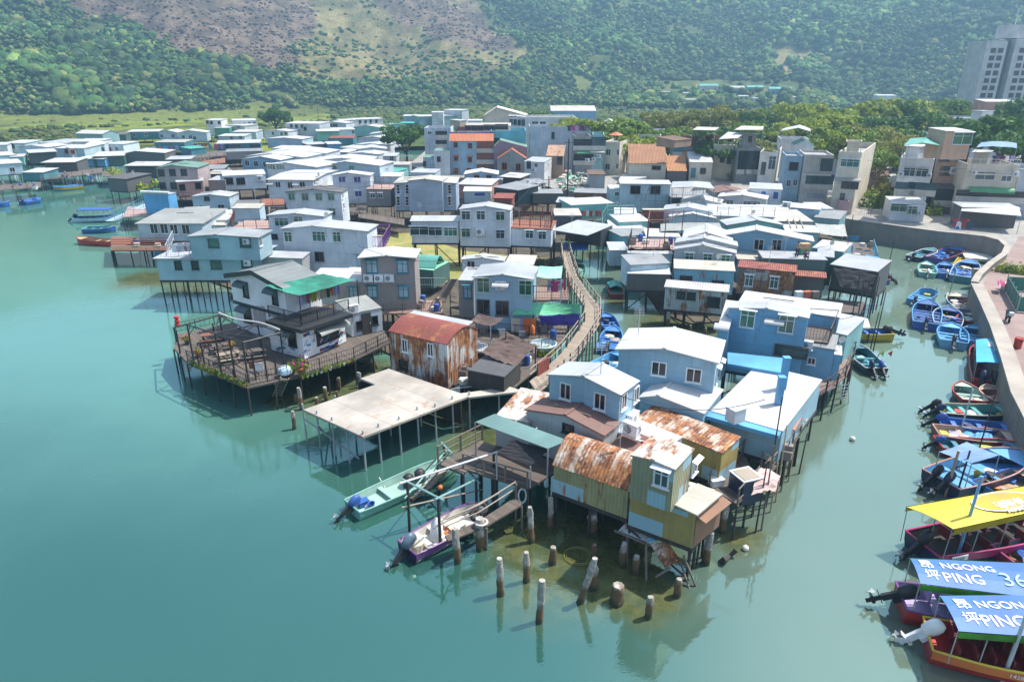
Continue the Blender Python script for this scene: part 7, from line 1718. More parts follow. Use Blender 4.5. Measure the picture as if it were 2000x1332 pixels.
link('emblem', m.mesh('emblem', ['canyel2', 'letter']), g[0])
text_on(g[0], '維他奶', .62, frame4(c + d * 1.0 + w_ * .0 + Vector((0, 0, .05)), -d, -w_), 'letter', bold=.006); text_on(g[0], 'vitasoy', .62, frame4(c + d * .9 - w_ * .62 + Vector((0, 0, .05)), -d, -w_), 'letter', bold=.01)
m = MB(); m.box((g[1] * .12, -1.34, .72), (1.0, .04, .3)); link('number_board', m.mesh('number_board', ['letter']), g[0]); text_on(g[0], '141526', .24, frame4((g[1] * .12 - .44, -1.37, .64), (1, 0, 0), (0, 0, 1)), 'navy')
g, sp, q = tour_boat('red tour boat with light blue lettered canopy lying under the sea wall', (1930, 745), (1925, 672), 2.6, 'tourred', 'red', 'navy', ((1907, 707), (1906, 663), (1957, 663), (1967, 712)), (2.3, 2.3, 2.3, 2.3), 'canlb', None, ('black', 'navy'), .5)
d = sp(.2, .5) - sp(.8, .5); up = sp(.5, .8) - sp(.5, .2)
for body, s_, t_, sz in (('NGONG', .92, .62, .8), ('PING', .92, .42, .8)): text_on(g[0], body, sz * .85, frame4(sp(s_ - .05, t_) + Vector((0, 0, .04)), d, up), 'letter', bold=.012)
# poles by the tour boats
for px, pb, pt_, r_, mt, lab in ((1868, 1092, 930, .085, 'railb', 'tall blue mooring pole in front of the yellow canopy'), (1917, 1170, 1100, .07, 'railb', 'short blue pole between the two lettered canopies'), (1957, 1330, 1155, .085, 'galv', 'grey blue pole nearest the picture corner'), (1846, 968, 880, .09, 'bamboo', 'tan mooring pole behind the yellow canopy'), (1868, 966, 880, .06, 'timberd', 'dark leaning pole behind the yellow canopy'), (1874, 848, 760, .06, 'galv', 'thin grey pole between the longboats'), (1908, 890, 760, .05, 'timberd', 'thin dark pole among the longboats'), (1815, 620, 560, .05, 'galv', 'pale pole beside the square-ended skiff'), (1850, 590, 530, .05, 'timberl', 'pale pole standing at the channel bend')):
 p = P(px, pb, 0); m = MB(); m.bar((p.x, p.y, -.6), (p.x + .1, p.y, zat(p.x, p.y, pt_)), r_, n=8, r2=r_ * .85); simple(lab, 'mooring_pole', 'pole', m, [mt], (p.x, p.y, 0), smooth=True)
# far-left boats
g = boat('blue canopied ferry boat moored at the blue gangway', (146, 428), (232, 424), 2.6, 'pbl', 'skyb', 'navy', .8, ('black',), msc=1.3, seats=4); L = g[1]; m = MB(); m.sheet([(L * .15, 1.2, 2.3), (L * .15, -1.2, 2.3), (L * .85, -1.2, 2.3), (L * .85, 1.2, 2.3)], .1); link('canopy', m.mesh('canopy', ['blue']), g[0])
for i in range(4):
 for sy in (-1.1, 1.1): m = MB(); m.bar((L * (.17 + .22 * i), sy, .7), (L * (.17 + .22 * i), sy, 2.3), .03); link('canopy_post', m.mesh('canopy_post', ['skyb']), g[0])
g = boat('dark blue boat with arched shelter beyond the brown pole platform', (165, 448), (225, 444), 2.6, 'blue', 'mint', 'dteal', .7, (), seats=2)
g = boat('red sampan with pale pole under the brown pole platform', (225, 473), (150, 466), 2.2, 'red', 'maroon', 'card', .7, (), seats=2, name='sampan')
g = boat('mustard and blue boat lying before the far-left huts', (159, 364), (104, 368), 2.6, 'yelb', 'skyb', 'blue2', .8, (), seats=3)
boat('mint boat tied inside the mustard boat at the far-left huts', (125, 362), (95, 360), 2.2, 'mint', 'mint', 'skyb', .8, ())
g = boat('bright blue dinghy with orange ring at the far-left stilts', (44, 396), (78, 388), 2.4, 'blue', 'blue2', 'blue2', .7, ('navy',), seats=2); load(g, '', [(.6, 0, 'ring', 'orangec', 'orange ring in the far-left dinghy')])
boat('blue dinghy cut by the picture edge at the far-left stilts', (-30, 400), (18, 396), 2.4, 'blue', 'skyb', 'blue2', .7, ())
# ================================================================ TOWN ON THE LAND BEHIND
def tb(label, A, B, yb, d, rf='P', rise=.9, wm='conc', rm='floor_grey', name='town_house', ov=.02, zb=WZ, Y=None, **kw):
 Y = Y or P(A[0], yb, zb).y; ze = PD(A[0], A[1], Y).z; b = P(*B, ze)
 if isinstance(d, tuple): n = v2(P(*d, ze) - b).normalized()
 else: r = 0 if A[0] < 1150 else -.12 if A[0] < 1500 else -.26; n = Vector((-sin(r), cos(r), 0)); a_ = P(*A, ze)
 # square the plan: slide one front corner along its sight line until the front is at right angles to the side
 fix, piv = (A, b) if isinstance(d, tuple) else (B, a_)
 lo, hi = fix[1] - 40, fix[1] + 40; f = lambda y: (P(fix[0], y, ze) - piv).dot(n)
 for _ in range(40):
  y = (lo + hi) / 2
  if P(fix[0], y, ze).y < 0 or f(y) < 0: hi = y
  else: lo = y
 if isinstance(d, tuple): A = (A[0], y)
 else: B = (B[0], y)
 h = House(label, name, 'house'); h.body(A, B, ze, zb - .2, d, rf, rise, wm, rm, ov, fo=kw.pop('fo', ov), **kw); h.Y = Y
 return h
def band(h, z, out=.12, hh_=.22, mat='render'):
 m = MB(); m.box(h.pt(h.W / 2, -out / 2 + .01, z), (h.W + .1, out, hh_), atan2(h.u.y, h.u.x)); m.obj('cornice', mat, h.root)
def recess(h, pts, w, hgt, mat='glassd', name='opening', face='f'):
 for px, py in pts:
  p, rz = h.at(px, py, face); m = MB(); m.box((0, -.03, 0), (w, .05, hgt)); m.box((0, -.12, -hgt / 2 + .5), (w + .1, .14, 1.0), m=1); link(name, m.mesh(name, [mat, 'conc']), h.root, p - Vector(h.root.location), rz)
h = tb('blue grey three-storey shophouse with orange tiled roof and red balconies', (877, 276), (964, 275), 341, 7, 'S', 1.6, 'bluewash', 'tileo', ov=.15); h.win([(890, 283), (918, 285), (891, 309), (918, 312), (891, 334), (916, 334)], 'o', 1.2, 1.5); h.hood([(891, 303), (918, 305), (891, 331), (916, 331)], 1.5, mat='tileo', out=.5)
recess(h, [(948, 288), (948, 310), (948, 332)], 4.2, 2.6, 'woodr', 'red_balcony'); m = MB(); m.tube([h.pt(-.2, h.d / 2, h.ze + 1.75), h.pt(h.W / 2, h.d / 2, h.ze + 1.65), h.pt(h.W + .2, h.d / 2, h.ze + 1.8)], .14); m.obj('roof_ridge', 'blue', h.root)
h = tb('white wedge-roofed house left of the orange tiled shophouse', (847, 295), (878, 286), 342, 5, 'M', .2, 'wht', 'rgn'); h.win([(857, 311)], 'x', 1.1, 1.4); h = tb('low pale house with thin green roof edge beside the wedge-roofed house', (826, 308), (848, 303), 340, 5, 'M', .2, 'pbl', 'rgn'); h.win([(824 + 5, 320)], 'x', .8, 1.4)
h = tb('long two-tone building with a plain turquoise wall', (958, 256), (1027, 256), 335, 10, 'P', .8, 'turq2', 'floor_grey'); h.win([(970, 276)], 'x', 1.6, 1.8)
h = tb('rooftop storey with a band of windows above the turquoise wall', (908, 246), (998, 243), 330, 9, 'M', .2, 'wht', 'rc'); h.win([(914, 250), (926, 250), (938, 250), (950, 249), (962, 249), (974, 248), (986, 248)], 'n', 2.0, 1.5); recess(h, [(901, 256)], 2, 2, 'woodr')
h = tb('purple walled house with green edged roof behind the temple gable', (964, 288), (1030, 292), 342, 8, 'F', 1.6, 'purp', 'rgn', pk=.2)
h = tb('grey brick house with a steep temple gable edged in orange tiles', (971, 311), (1029, 311), 347, 9, 'F', 2.2, 'concd', 'tileo'); h.win([(985, 325), (1012, 327)], 'o', 1.4, 2.0)
h = tb('plain white block house with a pink curtain and rusty air conditioner', (1023, 315), (1064, 317), 354, (1087, 308), 'M', .4, 'wht', 'rs', ov=.1); h.win([(1033, 322)], 'n', 1.2, 2.0); h.win([(1047, 323)], 'd', .9, 1.1); h.ac([(1044, 332)], sc=1.2); h.win([(1070, 322), (1081, 317), (1081, 345)], 'd', .8, 1.2, 'r')
h = tb('stained grey building with dark roof parapet beside the round tree', (828, 250), (880, 250), 325, 9, 'P', 1.0, 'weath', 'floor_grey'); h.win([(839, 258)], 'd', 1.3, 1.6); recess(h, [(862, 264), (862, 282)], 3, 2, 'glassd')
h = tb('cream hall with a large hipped pale yellow roof', (944, 227), (1032, 229), 300, 16, 'F', 2.5, 'crm', 'creamroof', ov=.3, pk=.3)
h = tb('long white flat building with glazed end behind the weathered wall', (995, 229), (1125, 234), 318, 12, 'P', .5, 'wht', 'rc'); h.win([(1002, 236), (1010, 237), (1018, 238)], 'q', 2.6, 3.0); h.win([(1045, 242), (1060, 242)], 'd', 2, 1.4)
h = tb('long water-stained concrete wall building with little windows', (1034, 247), (1155, 249), 330, 9, 'P', .7, 'weath', 'floor_grey'); h.win([(1080, 265)], 'n', .9, 2.0); h.win([(1120, 263)], 'd', 1.0, 1.6)
for i, c in enumerate(['black', 'purple', 'magenta', 'lav', 'magenta', 'black', 'purple']): garment(P(1112 + i * 5, 245, h.ze + 1), 0, 1.2, 1.3, c, f'{LC[c]} cloth on the line of the water-stained roof', i % 2, 'laundry on the stained roof')
h = tb('rust roofed house with a dark plank gable wall beside the tall pole', (1066, 304), (1101, 305), 348, (1114, 284), 'M', 1.8, 'brick', 'rustroof', ov=.1); h.win([(1093, 314)], 'x', 1.4, 2.0); h.win([(1112, 318), (1119, 330)], 'x', .6, 1.6, 'r')
h = tb('dark shophouse with green awning below its black balcony', (1124, 267), (1157, 268), 345, 9, 'P', .8, 'concd', 'floor_grey'); recess(h, [(1141, 283), (1141, 312)], 5, 2.5, 'glassd'); h.hood([(1140, 296)], 3.4, mat='greenp', out=1.0, drop=.4); h.ac([(1147, 313)], sc=1.3)
h = tb('teal glazed shophouse with a cream awning between dark and beige houses', (1157, 263), (1180, 263), 345, 9, 'P', .8, 'teal', 'rc'); recess(h, [(1168, 281)], 3.6, 3, 'glass'); h.hood([(1167, 295)], 3.4, mat='rc', out=1.0, drop=.3); h.ac([(1160, 311), (1170, 305)], sc=1.2)
h = tb('beige corner house with orange parasol on its roof', (1179, 278), (1211, 278), 343, (1246, 266), 'P', .5, 'crm2', 'floor_grey'); h.win([(1188, 298), (1187, 326)], 'd', 1.4, 1.8); h.win([(1207, 298), (1206, 325)], 'd', .8, 1.5); h.win([(1218, 312), (1226, 302), (1234, 296)], 'x', .8, 1.2, 'r')
p = h.pt(h.W * .65, 1.2, h.ze - .4); o = empty('parasol', p, 'orange parasol on the beige corner house roof', 'parasol'); m = MB(); m.lathe([(1.8, 1.9), (.9, 2.35), (.05, 2.6)], n=8); o2 = link('parasol_top', m.mesh('parasol_top', ['orangec']), o); m = MB(); m.bar((0, 0, 0), (0, 0, 2.5), .05); link('pole', m.mesh('pole', ['galv']), o)
h = tb('white gabled rooftop shed behind the beige corner house', (1164, 246), (1217, 246), 325, 9, 'F', 1.4, 'gry', 'rc', ov=.2); h = tb('cream gabled roof canopy on timber behind the parasol', (1202, 252), (1250, 248), 320, 9, 'F', 1.4, 'crm', 'rw', ov=.2)
h = tb('white house with roof terrace behind the big tiled roof', (1245, 266), (1290, 264), 330, (1298, 252), 'P', .8, 'wht', 'floor_grey'); recess(h, [(1262, 281)], 6, 2.2, 'glassd')
h = tb('old cream house under the biggest brown tiled roof', (1228, 319), (1303, 321), 355, 9, 'M', 3.4, 'crm', 'tile', ov=.1, fo=.4); h.win([(1282, 328)], 'n', 2.4, 1.1); h = tb('white lean-to canopy below the biggest tiled roof', (1208, 352), (1258, 352), 362, (1268, 340), 'M', .3, 'crm', 'rw')
h = tb('dark fronted cottage with bright orange tiled roof', (1303, 334), (1342, 335), 357, 7, 'M', 2.6, 'dark', 'tileb', ov=.1); h = tb('small orange tiled roof wedged between cottages', (1336, 309), (1376, 300), 350, 5, 'M', 1.2, 'conc', 'tileb')
h = tb('cream cottage with white sloped roof and a dark doorway', (1347, 317), (1393, 319), 356, 7, 'M', 1.6, 'crm2', 'rw', ov=.1); h.door([(1354, 338)], 1.1, 2.2, 'dteal'); h.win([(1373, 334)], 'n', 1.6, 1.5)
h = tb('brown house with white awning terrace above the small tiled roofs', (1318, 277), (1390, 277), 345, 9, 'P', .6, 'concd', 'floor_grey'); recess(h, [(1325, 292)], 2.4, 3.2, 'dteal'); h.win([(1367, 284)], 'n', 2.4, 1.6); recess(h, [(1383, 292)], 1.8, 3.2, 'blue', 'blue_door'); z = h.ze
h.awn([(1352, 254, z + 3), (1397, 255, z + 3), (1405, 249, z + 3), (1362, 248, z + 3)], 'terrace_canopy', 'rc', [(0, z), (1, z), (2, z), (3, z)]); h.body((1318, 275), (1352, 272), z + 1.5, z, 5, 'M', .5, 'brick', 'tiled', .1)
h = tb('tall beige house with white side wall and domed roof frame', (1394, 286), (1434, 284), 354, (1452, 270), 'P', .5, 'crm2', 'floor_grey'); h.win([(1411, 311), (1424, 314)], 'x', 1.3, 1.8); z = h.ze; h.awn([(1404, 272, z + 2.6), (1440, 270, z + 2.6), (1456, 260, z + 3.2), (1422, 258, z + 3.2)], 'roof_canopy', 'rw', [(0, z), (1, z), (2, z), (3, z)])
h.awn([(1434, 254, z + 4), (1490, 254, z + 4), (1492, 247, z + 4.4), (1448, 246, z + 4.4)], 'roof_canopy', 'rc', [(0, z), (1, z), (2, z), (3, z)])
h = tb('blackened old shophouse with tall columns and a rooftop cabin', (1443, 289), (1487, 291), 357, 9, 'P', .5, 'concd', 'pinkdeck'); recess(h, [(1450, 318), (1465, 318), (1480, 318)], 2.0, 5.0, 'glassd'); z = h.ze; h.body((1453, 262), (1482, 262), z + 2.9, z - .4, 3, 'P', .2, 'concd', 'tiled'); h.win([(1465, 272)], 'x', .9, 1.4)
h = tb('cream house with white roof rail and shuttered bay beside the blackened shophouse', (1485, 297), (1519, 298), 360, (1533, 280), 'P', .9, 'render', 'floor_grey'); h.win([(1491, 329)], 'k', 1.2, 3.2); h.win([(1508, 318)], 'q', 1.8, 3.4); h.win([(1523, 320), (1530, 312)], 'd', .8, 1.2, 'r')
h = tb('white roof pavilion with a peaked canopy above the cream house', (1525, 271), (1580, 272), 345, 8, 'P', .8, 'wht', 'floor_grey'); z = h.ze; h.awn([(1525, 256, z + 2.6), (1560, 250, z + 3.4), (1562, 244, z + 3.4), (1530, 251, z + 2.6)], 'peaked_canopy', 'rw', [(0, z), (3, z)]); h.awn([(1560, 250, z + 3.4), (1583, 257, z + 2.6), (1583, 252, z + 2.6), (1562, 244, z + 3.4)], 'peaked_canopy', 'rw', [(1, z), (2, z)])
h = tb('narrow blue-washed weathered house with one black window', (1536, 304), (1569, 304), 392, 8, 'P', .5, 'bluewash', 'floor_grey'); h.win([(1550, 325)], 'x', 1.9, 1.8); h.win([(1540, 358), (1553, 357)], 'd', 1, 1.6); h = tb('green gabled roof shed above the blue-washed house', (1550, 283), (1590, 283), 360, 6, 'F', 1.0, 'wht', 'tarpgreen')
h = tb('open-fronted house of white frames and blue grilles', (1573, 302), (1629, 304), 396, 9, 'P', .4, 'conc', 'floor_grey'); recess(h, [(1588, 322)], 2.4, 2.6, 'crm'); h.win([(1613, 322)], 'k', 2.8, 2.6); recess(h, [(1600, 356)], 4.8, 2.8, 'glass'); h.win([(1590, 355), (1612, 356)], 'k', 2.3, 2.6); recess(h, [(1592, 388)], 3.2, 2.0, 'steel', 'shutter'); band(h, h.ze - 3.6)
h = tb('cream house with a huge blank white side wall', (1639, 296), (1684, 298), 416, (1711, 279), 'P', 1.1, 'crm2', 'floor_grey'); h.win([(1660, 319)], 't', 3.4, 1.6); h.win([(1660, 362)], 'n', 3.2, 1.4); h.hood([(1657, 348)], 4.2, mat='brn2', out=1.0, drop=.4); h.win([(1645, 385)], 'k', 1.0, 1.6); z = h.ze; h.body((1653, 275), (1684, 276), z + 1.5, z - .8, 2.5, 'P', .3, 'crm2', 'floor_grey')
m = MB(); a, b = h.pt(h.W, -.1, 0), h.pt(h.W, h.d, 0); m.face([(a.x + .05, a.y, WZ), (b.x + .05, b.y, WZ), (b.x + .05, b.y, z + .5), (a.x + .05, a.y, z + .1)]); m.obj('blank_wall', 'wht', h.root)
h = tb('low ruin with brown thatch-like tiled roof behind the shrubs', (1702, 350), (1742, 350), 385, 9, 'M', 2.6, 'brick', 'tiled'); h = tb('small white corrugated roof shed by the white tower house', (1733, 352), (1762, 350), 388, 6, 'M', .6, 'wht', 'rw')
h = tb('white four-storey house with green arched canopy on its roof', (1759, 311), (1825, 311), 420, (1834, 290), 'P', 1.1, 'wht', 'floor_grey'); h.win([(1777, 336), (1800, 337)], 'q', 2.4, 1.8); h.ac([(1761, 340), (1815, 343)], sc=.9); recess(h, [(1767, 369)], 3, 2.2, 'glass'); recess(h, [(1800, 370)], 4.2, 2.2, 'glass'); band(h, h.ze - 1.6, .1, .1); z = h.ze
h.body((1766, 285), (1800, 287), z + 1.6, z - 1, 4, 'M', .1, 'wht', 'rw'); h.awn([(1765, 284, z + 2.9), (1802, 279, z + 3.5), (1812, 268, z + 3.6), (1778, 271, z + 3.2)], 'arched_canopy', 'tarpgreen', [(0, z - 1), (3, z - 1)]); h.awn([(1802, 279, z + 3.5), (1835, 284, z + 2.9), (1838, 275, z + 2.9), (1812, 268, z + 3.6)], 'arched_canopy', 'tarpgreen', [(1, z - 1), (2, z - 1)])
h = tb('white kiosk annex with green windows on the promenade', (1742, 396), (1811, 401), 431, 5, 'M', .3, 'wht', 'rw', ov=.1); h.win([(1757, 406)], 'e', 3.2, 1.6); h.win([(1781, 411)], 'e', 1.9, 1.6); h.ac([(1796, 416)], sc=.8)
h = tb('salmon four-storey house with air conditioners between two white houses', (1836, 281), (1894, 282), 412, 9, 'P', 1.6, 'salmon', 'floor_grey')
for yy in (306, 334): h.win([(1846, yy), (1880, yy + 2)], 'k', 1.9, 1.9); h.ac([(1863, yy - 1)], sc=1.6)
z = h.ze; band(h, z - 1.7, .15, .2, 'salmon'); band(h, z - 4.6, .15, .2, 'salmon'); h.body((1848, 256), (1902, 256), z + 2.8, z - 1.5, 5, 'M', .2, 'salmon', 'rw', .1); h.win([(1880, 271)], 'e', 3.6, 2.2)
h = tb('collapsed timber shed with black openings beneath the salmon house', (1826, 364), (1885, 366), 416, 3, 'M', .4, 'timber', 'rk'); recess(h, [(1842, 386), (1866, 388)], 2.6, 3.0, 'black')
h = tb('wide cream apartment house with green striped awnings and a laundry roof', (1891, 320), (1993, 322), 425, 10, 'P', 1.3, 'crm2', 'floor_grey'); h.win([(1924, 343)], 'q', 3.4, 1.7); h.win([(1966, 347)], 'q', 1.8, 1.6); h.ac([(1902, 337), (1983, 340)]); recess(h, [(1940, 385)], 11, 2.0, 'glassd', 'veranda'); h.hood([(1918, 365), (1954, 367)], 3.8, mat='stripeg', out=.9, drop=.8); band(h, h.ze - 1.6)
z = h.ze; h.body((1898, 297), (1935, 299), z + 1.6, z - 1, 4, 'M', .1, 'crm', 'rc'); h.awn([(1908, 288, z + 2.8), (1986, 290, z + 2.6), (1985, 280, z + 2.9), (1920, 278, z + 3.2)], 'blue_canopy', 'steelblue', [(0, z - 1), (1, z - 1)], sag=-.4); h.rail([(1893, 322), (1992, 324)], z, .9, 'white', .5)
for i, c in enumerate(['navy', 'purple', 'maroon', 'black', 'magenta', 'white', 'purple', 'lav']): garment(P(1944 + i * 5, 304, z + .8), 0, .9, 1.0, c, f'{LC[c]} garment on the roof of the striped awning house', i % 2, 'laundry on the awning house roof')
h = House('long white canopy eatery below the apartment house with green striped awnings', 'canopy_eatery', 'eatery'); h.awn([(1877, 412, 5.0), (1995, 422, 5.0), (1990, 404, 5.6), (1880, 398, 5.6)], 'white_canopy', 'rw', [(0, WZ), (1, WZ)]); h.body((1880, 405), (1996, 408), 5.4, WZ, 4, 'M', .2, 'dark', 'rs', st=False)
for i, (c, x) in enumerate((('red', 1868), ('white', 1874), ('maroon', 1882), ('blue', 1872), ('red', 1890), ('navy', 1896))): garment(P(x, 428 + (i % 2) * 5, 4.0), 0, 1.2, 1.2, c, f'{LC[c]} cloth hung out by the canopy eatery', i % 3, 'cloths by the eatery')
h = tb('grey house cut by the picture edge beside the striped awnings', (1993, 330), (2060, 332), 425, 9, 'P', .8, 'weath', 'floor_grey')
h = tb('pink booth at the head of the sea wall', (1641, 393), (1660, 394), 422, 3, 'P', .15, 'pinkw', 'pinkw', name='kiosk'); h.door([(1648, 410)], 1, 2, 'pinkw')
h = tb('long pale school roof with rooftop box among the right-hand trees', (1868, 231), (1976, 232), 310, 14, 'P', .4, 'weath', 'floor_grey', name='school'); h.win([(1890, 245), (1905, 245), (1935, 244), (1955, 244)], 'd', 2.5, 2); h.body((1895, 216), (1920, 217), h.ze + 3, h.ze - .4, 5, 'P', .1, 'wht', 'wht')
h = tb('flat green roof block in front of the long school roof', (1903, 258), (1955, 258), 330, 10, 'P', .3, 'weath', 'courtg')
h = tb('shed with blue and rust sheet roof behind the white four-storey house', (1786, 268), (1846, 268), 335, 8, 'F', 1, 'brick', 'steelblue', ov=.2); h = tb('grey glazed building behind the tree gap', (1628, 265), (1712, 266), 345, 8, 'P', .5, 'weath', 'rc'); h = tb('dark blue warehouse with white roof sections behind the leafy trees', (1076, 217), (1165, 219), 285, 14, 'S', 1.5, 'dbl', 'rc')
h = tb('white and blue two-part house standing alone under the forest', (1713, 187), (1752, 187), 197, 12, 'M', .5, 'wht', 'rw', name='far_house', zb=2, Y=480)
for i, (x0, x1, y, yb, wm_, rm_, lab) in enumerate(((1366, 1404, 168, 182, 'crm', 'tarpgreen', 'cream building with green gable roof at the foot of the forest'), (1419, 1455, 172, 178, 'crm', 'rc', 'long white-roofed classroom at the foot of the forest'), (1460, 1492, 171, 180, 'grn', 'tarpgreen', 'green-walled hall at the foot of the forest'), (1502, 1546, 174, 185, 'teal', 'tarpgreen', 'teal hall with pale green roof at the foot of the forest'), (1432, 1464, 188, 194, 'crm', 'rw', 'white-roofed cottage amid the far village'), (1472, 1500, 192, 198, 'wht', 'rw', 'broad white tent-like roof in the far village'), (1538, 1556, 190, 200, 'dark', 'rs', 'dark house with silver roof in the far village'),
            (1340, 1360, 195, 205, 'crm', 'rc', 'small square tower house in the far village'), (1362, 1388, 200, 210, 'gry', 'rw', 'grey flat house below the square tower house'), (1410, 1440, 194, 199, 'wht', 'rs', 'long low shed in the far village'), (1198, 1245, 209, 216, 'crm', 'rustroof', 'rust red barn roof at the edge of the marsh'), (1236, 1262, 216, 220, 'gry', 'orange', 'orange-roofed shack beside the rust red barn'), (1335, 1348, 182, 186, 'crm', 'rw', 'tiny white house left of the green gable'), (1290, 1310, 180, 186, 'brick', 'rs', 'tiny pinkish house at the far left of the far village'), (325, 338, 201, 208, 'wht', 'rw', 'tiny white hut at the forest edge above the marsh'))):
 Yh = next((q for q in range(380, 900, 4) if PD((x0 + x1) / 2, yb, q).z <= float(hill(np.array([PD((x0 + x1) / 2, yb, q).x]), np.array([float(q)]))[0])), 600)
 hh_ = tb(lab, (x0, y), (x1, y), yb, 9, 'S' if i < 4 else 'M', 1.5 if i < 4 else .4, wm_, rm_, name='far_house', zb=PD(x0, yb, Yh).z - 1.5, Y=Yh)
 if i < 8: hh_.win([(x0 + (x1 - x0) * t, (y + yb) / 2 + 1) for t in (.2, .5, .8)], 'n', 1.6, 1.6)
# tower block
Yt = 300; tw = empty('tower_block', PD(1950, 200, Yt), 'grey high-rise housing block with recessed dark bays at the picture edge', 'tower'); n0 = PD(1900, 190, Yt); zt_ = PD(1900, 80, Yt).z; x0 = n0.x
for k in range(3):
 xa = x0 + .8 + k * 11.6; m = MB(); m.box((xa + 4.2, Yt + 6, (zt_ + 2) / 2), (8.4, 12, zt_ - 2 + (1.5 if k else 0))); m.obj('wing', 'towerw', tw)
 m = MB(); m.box((xa + 10, Yt + 8, (zt_ + 1) / 2), (3.2, 10, zt_ - 1)); m.obj('recessed_bay', 'towerd', tw)
 for fl in range(14):
  for xx in (2.6, 5.6): 
   z = zt_ - 3.6 - fl * 2.85
   if z > 6: window(tw, Vector((xa + xx + .6, Yt - .02, z)), 0, 2.5, 2.1, 'n')
m = MB(); m.box((x0 + 12, Yt + 5, zt_ + 3.5), (7, 6, 5)); m.box((x0 + 22, Yt + 6, zt_ + 2.5), (14, 6, 3)); m.obj('roof_plant_room', 'towerw', tw); m = MB(); m.bar((x0 + 13, Yt + 4, zt_ + 5), (x0 + 13, Yt + 4, zt_ + 12), .2); m.obj('mast', 'galv', tw)
h = tb('pale podium roofs below the tower block', (1925, 199), (1990, 203), 300, 10, 'M', .5, 'pnk', 'rc')
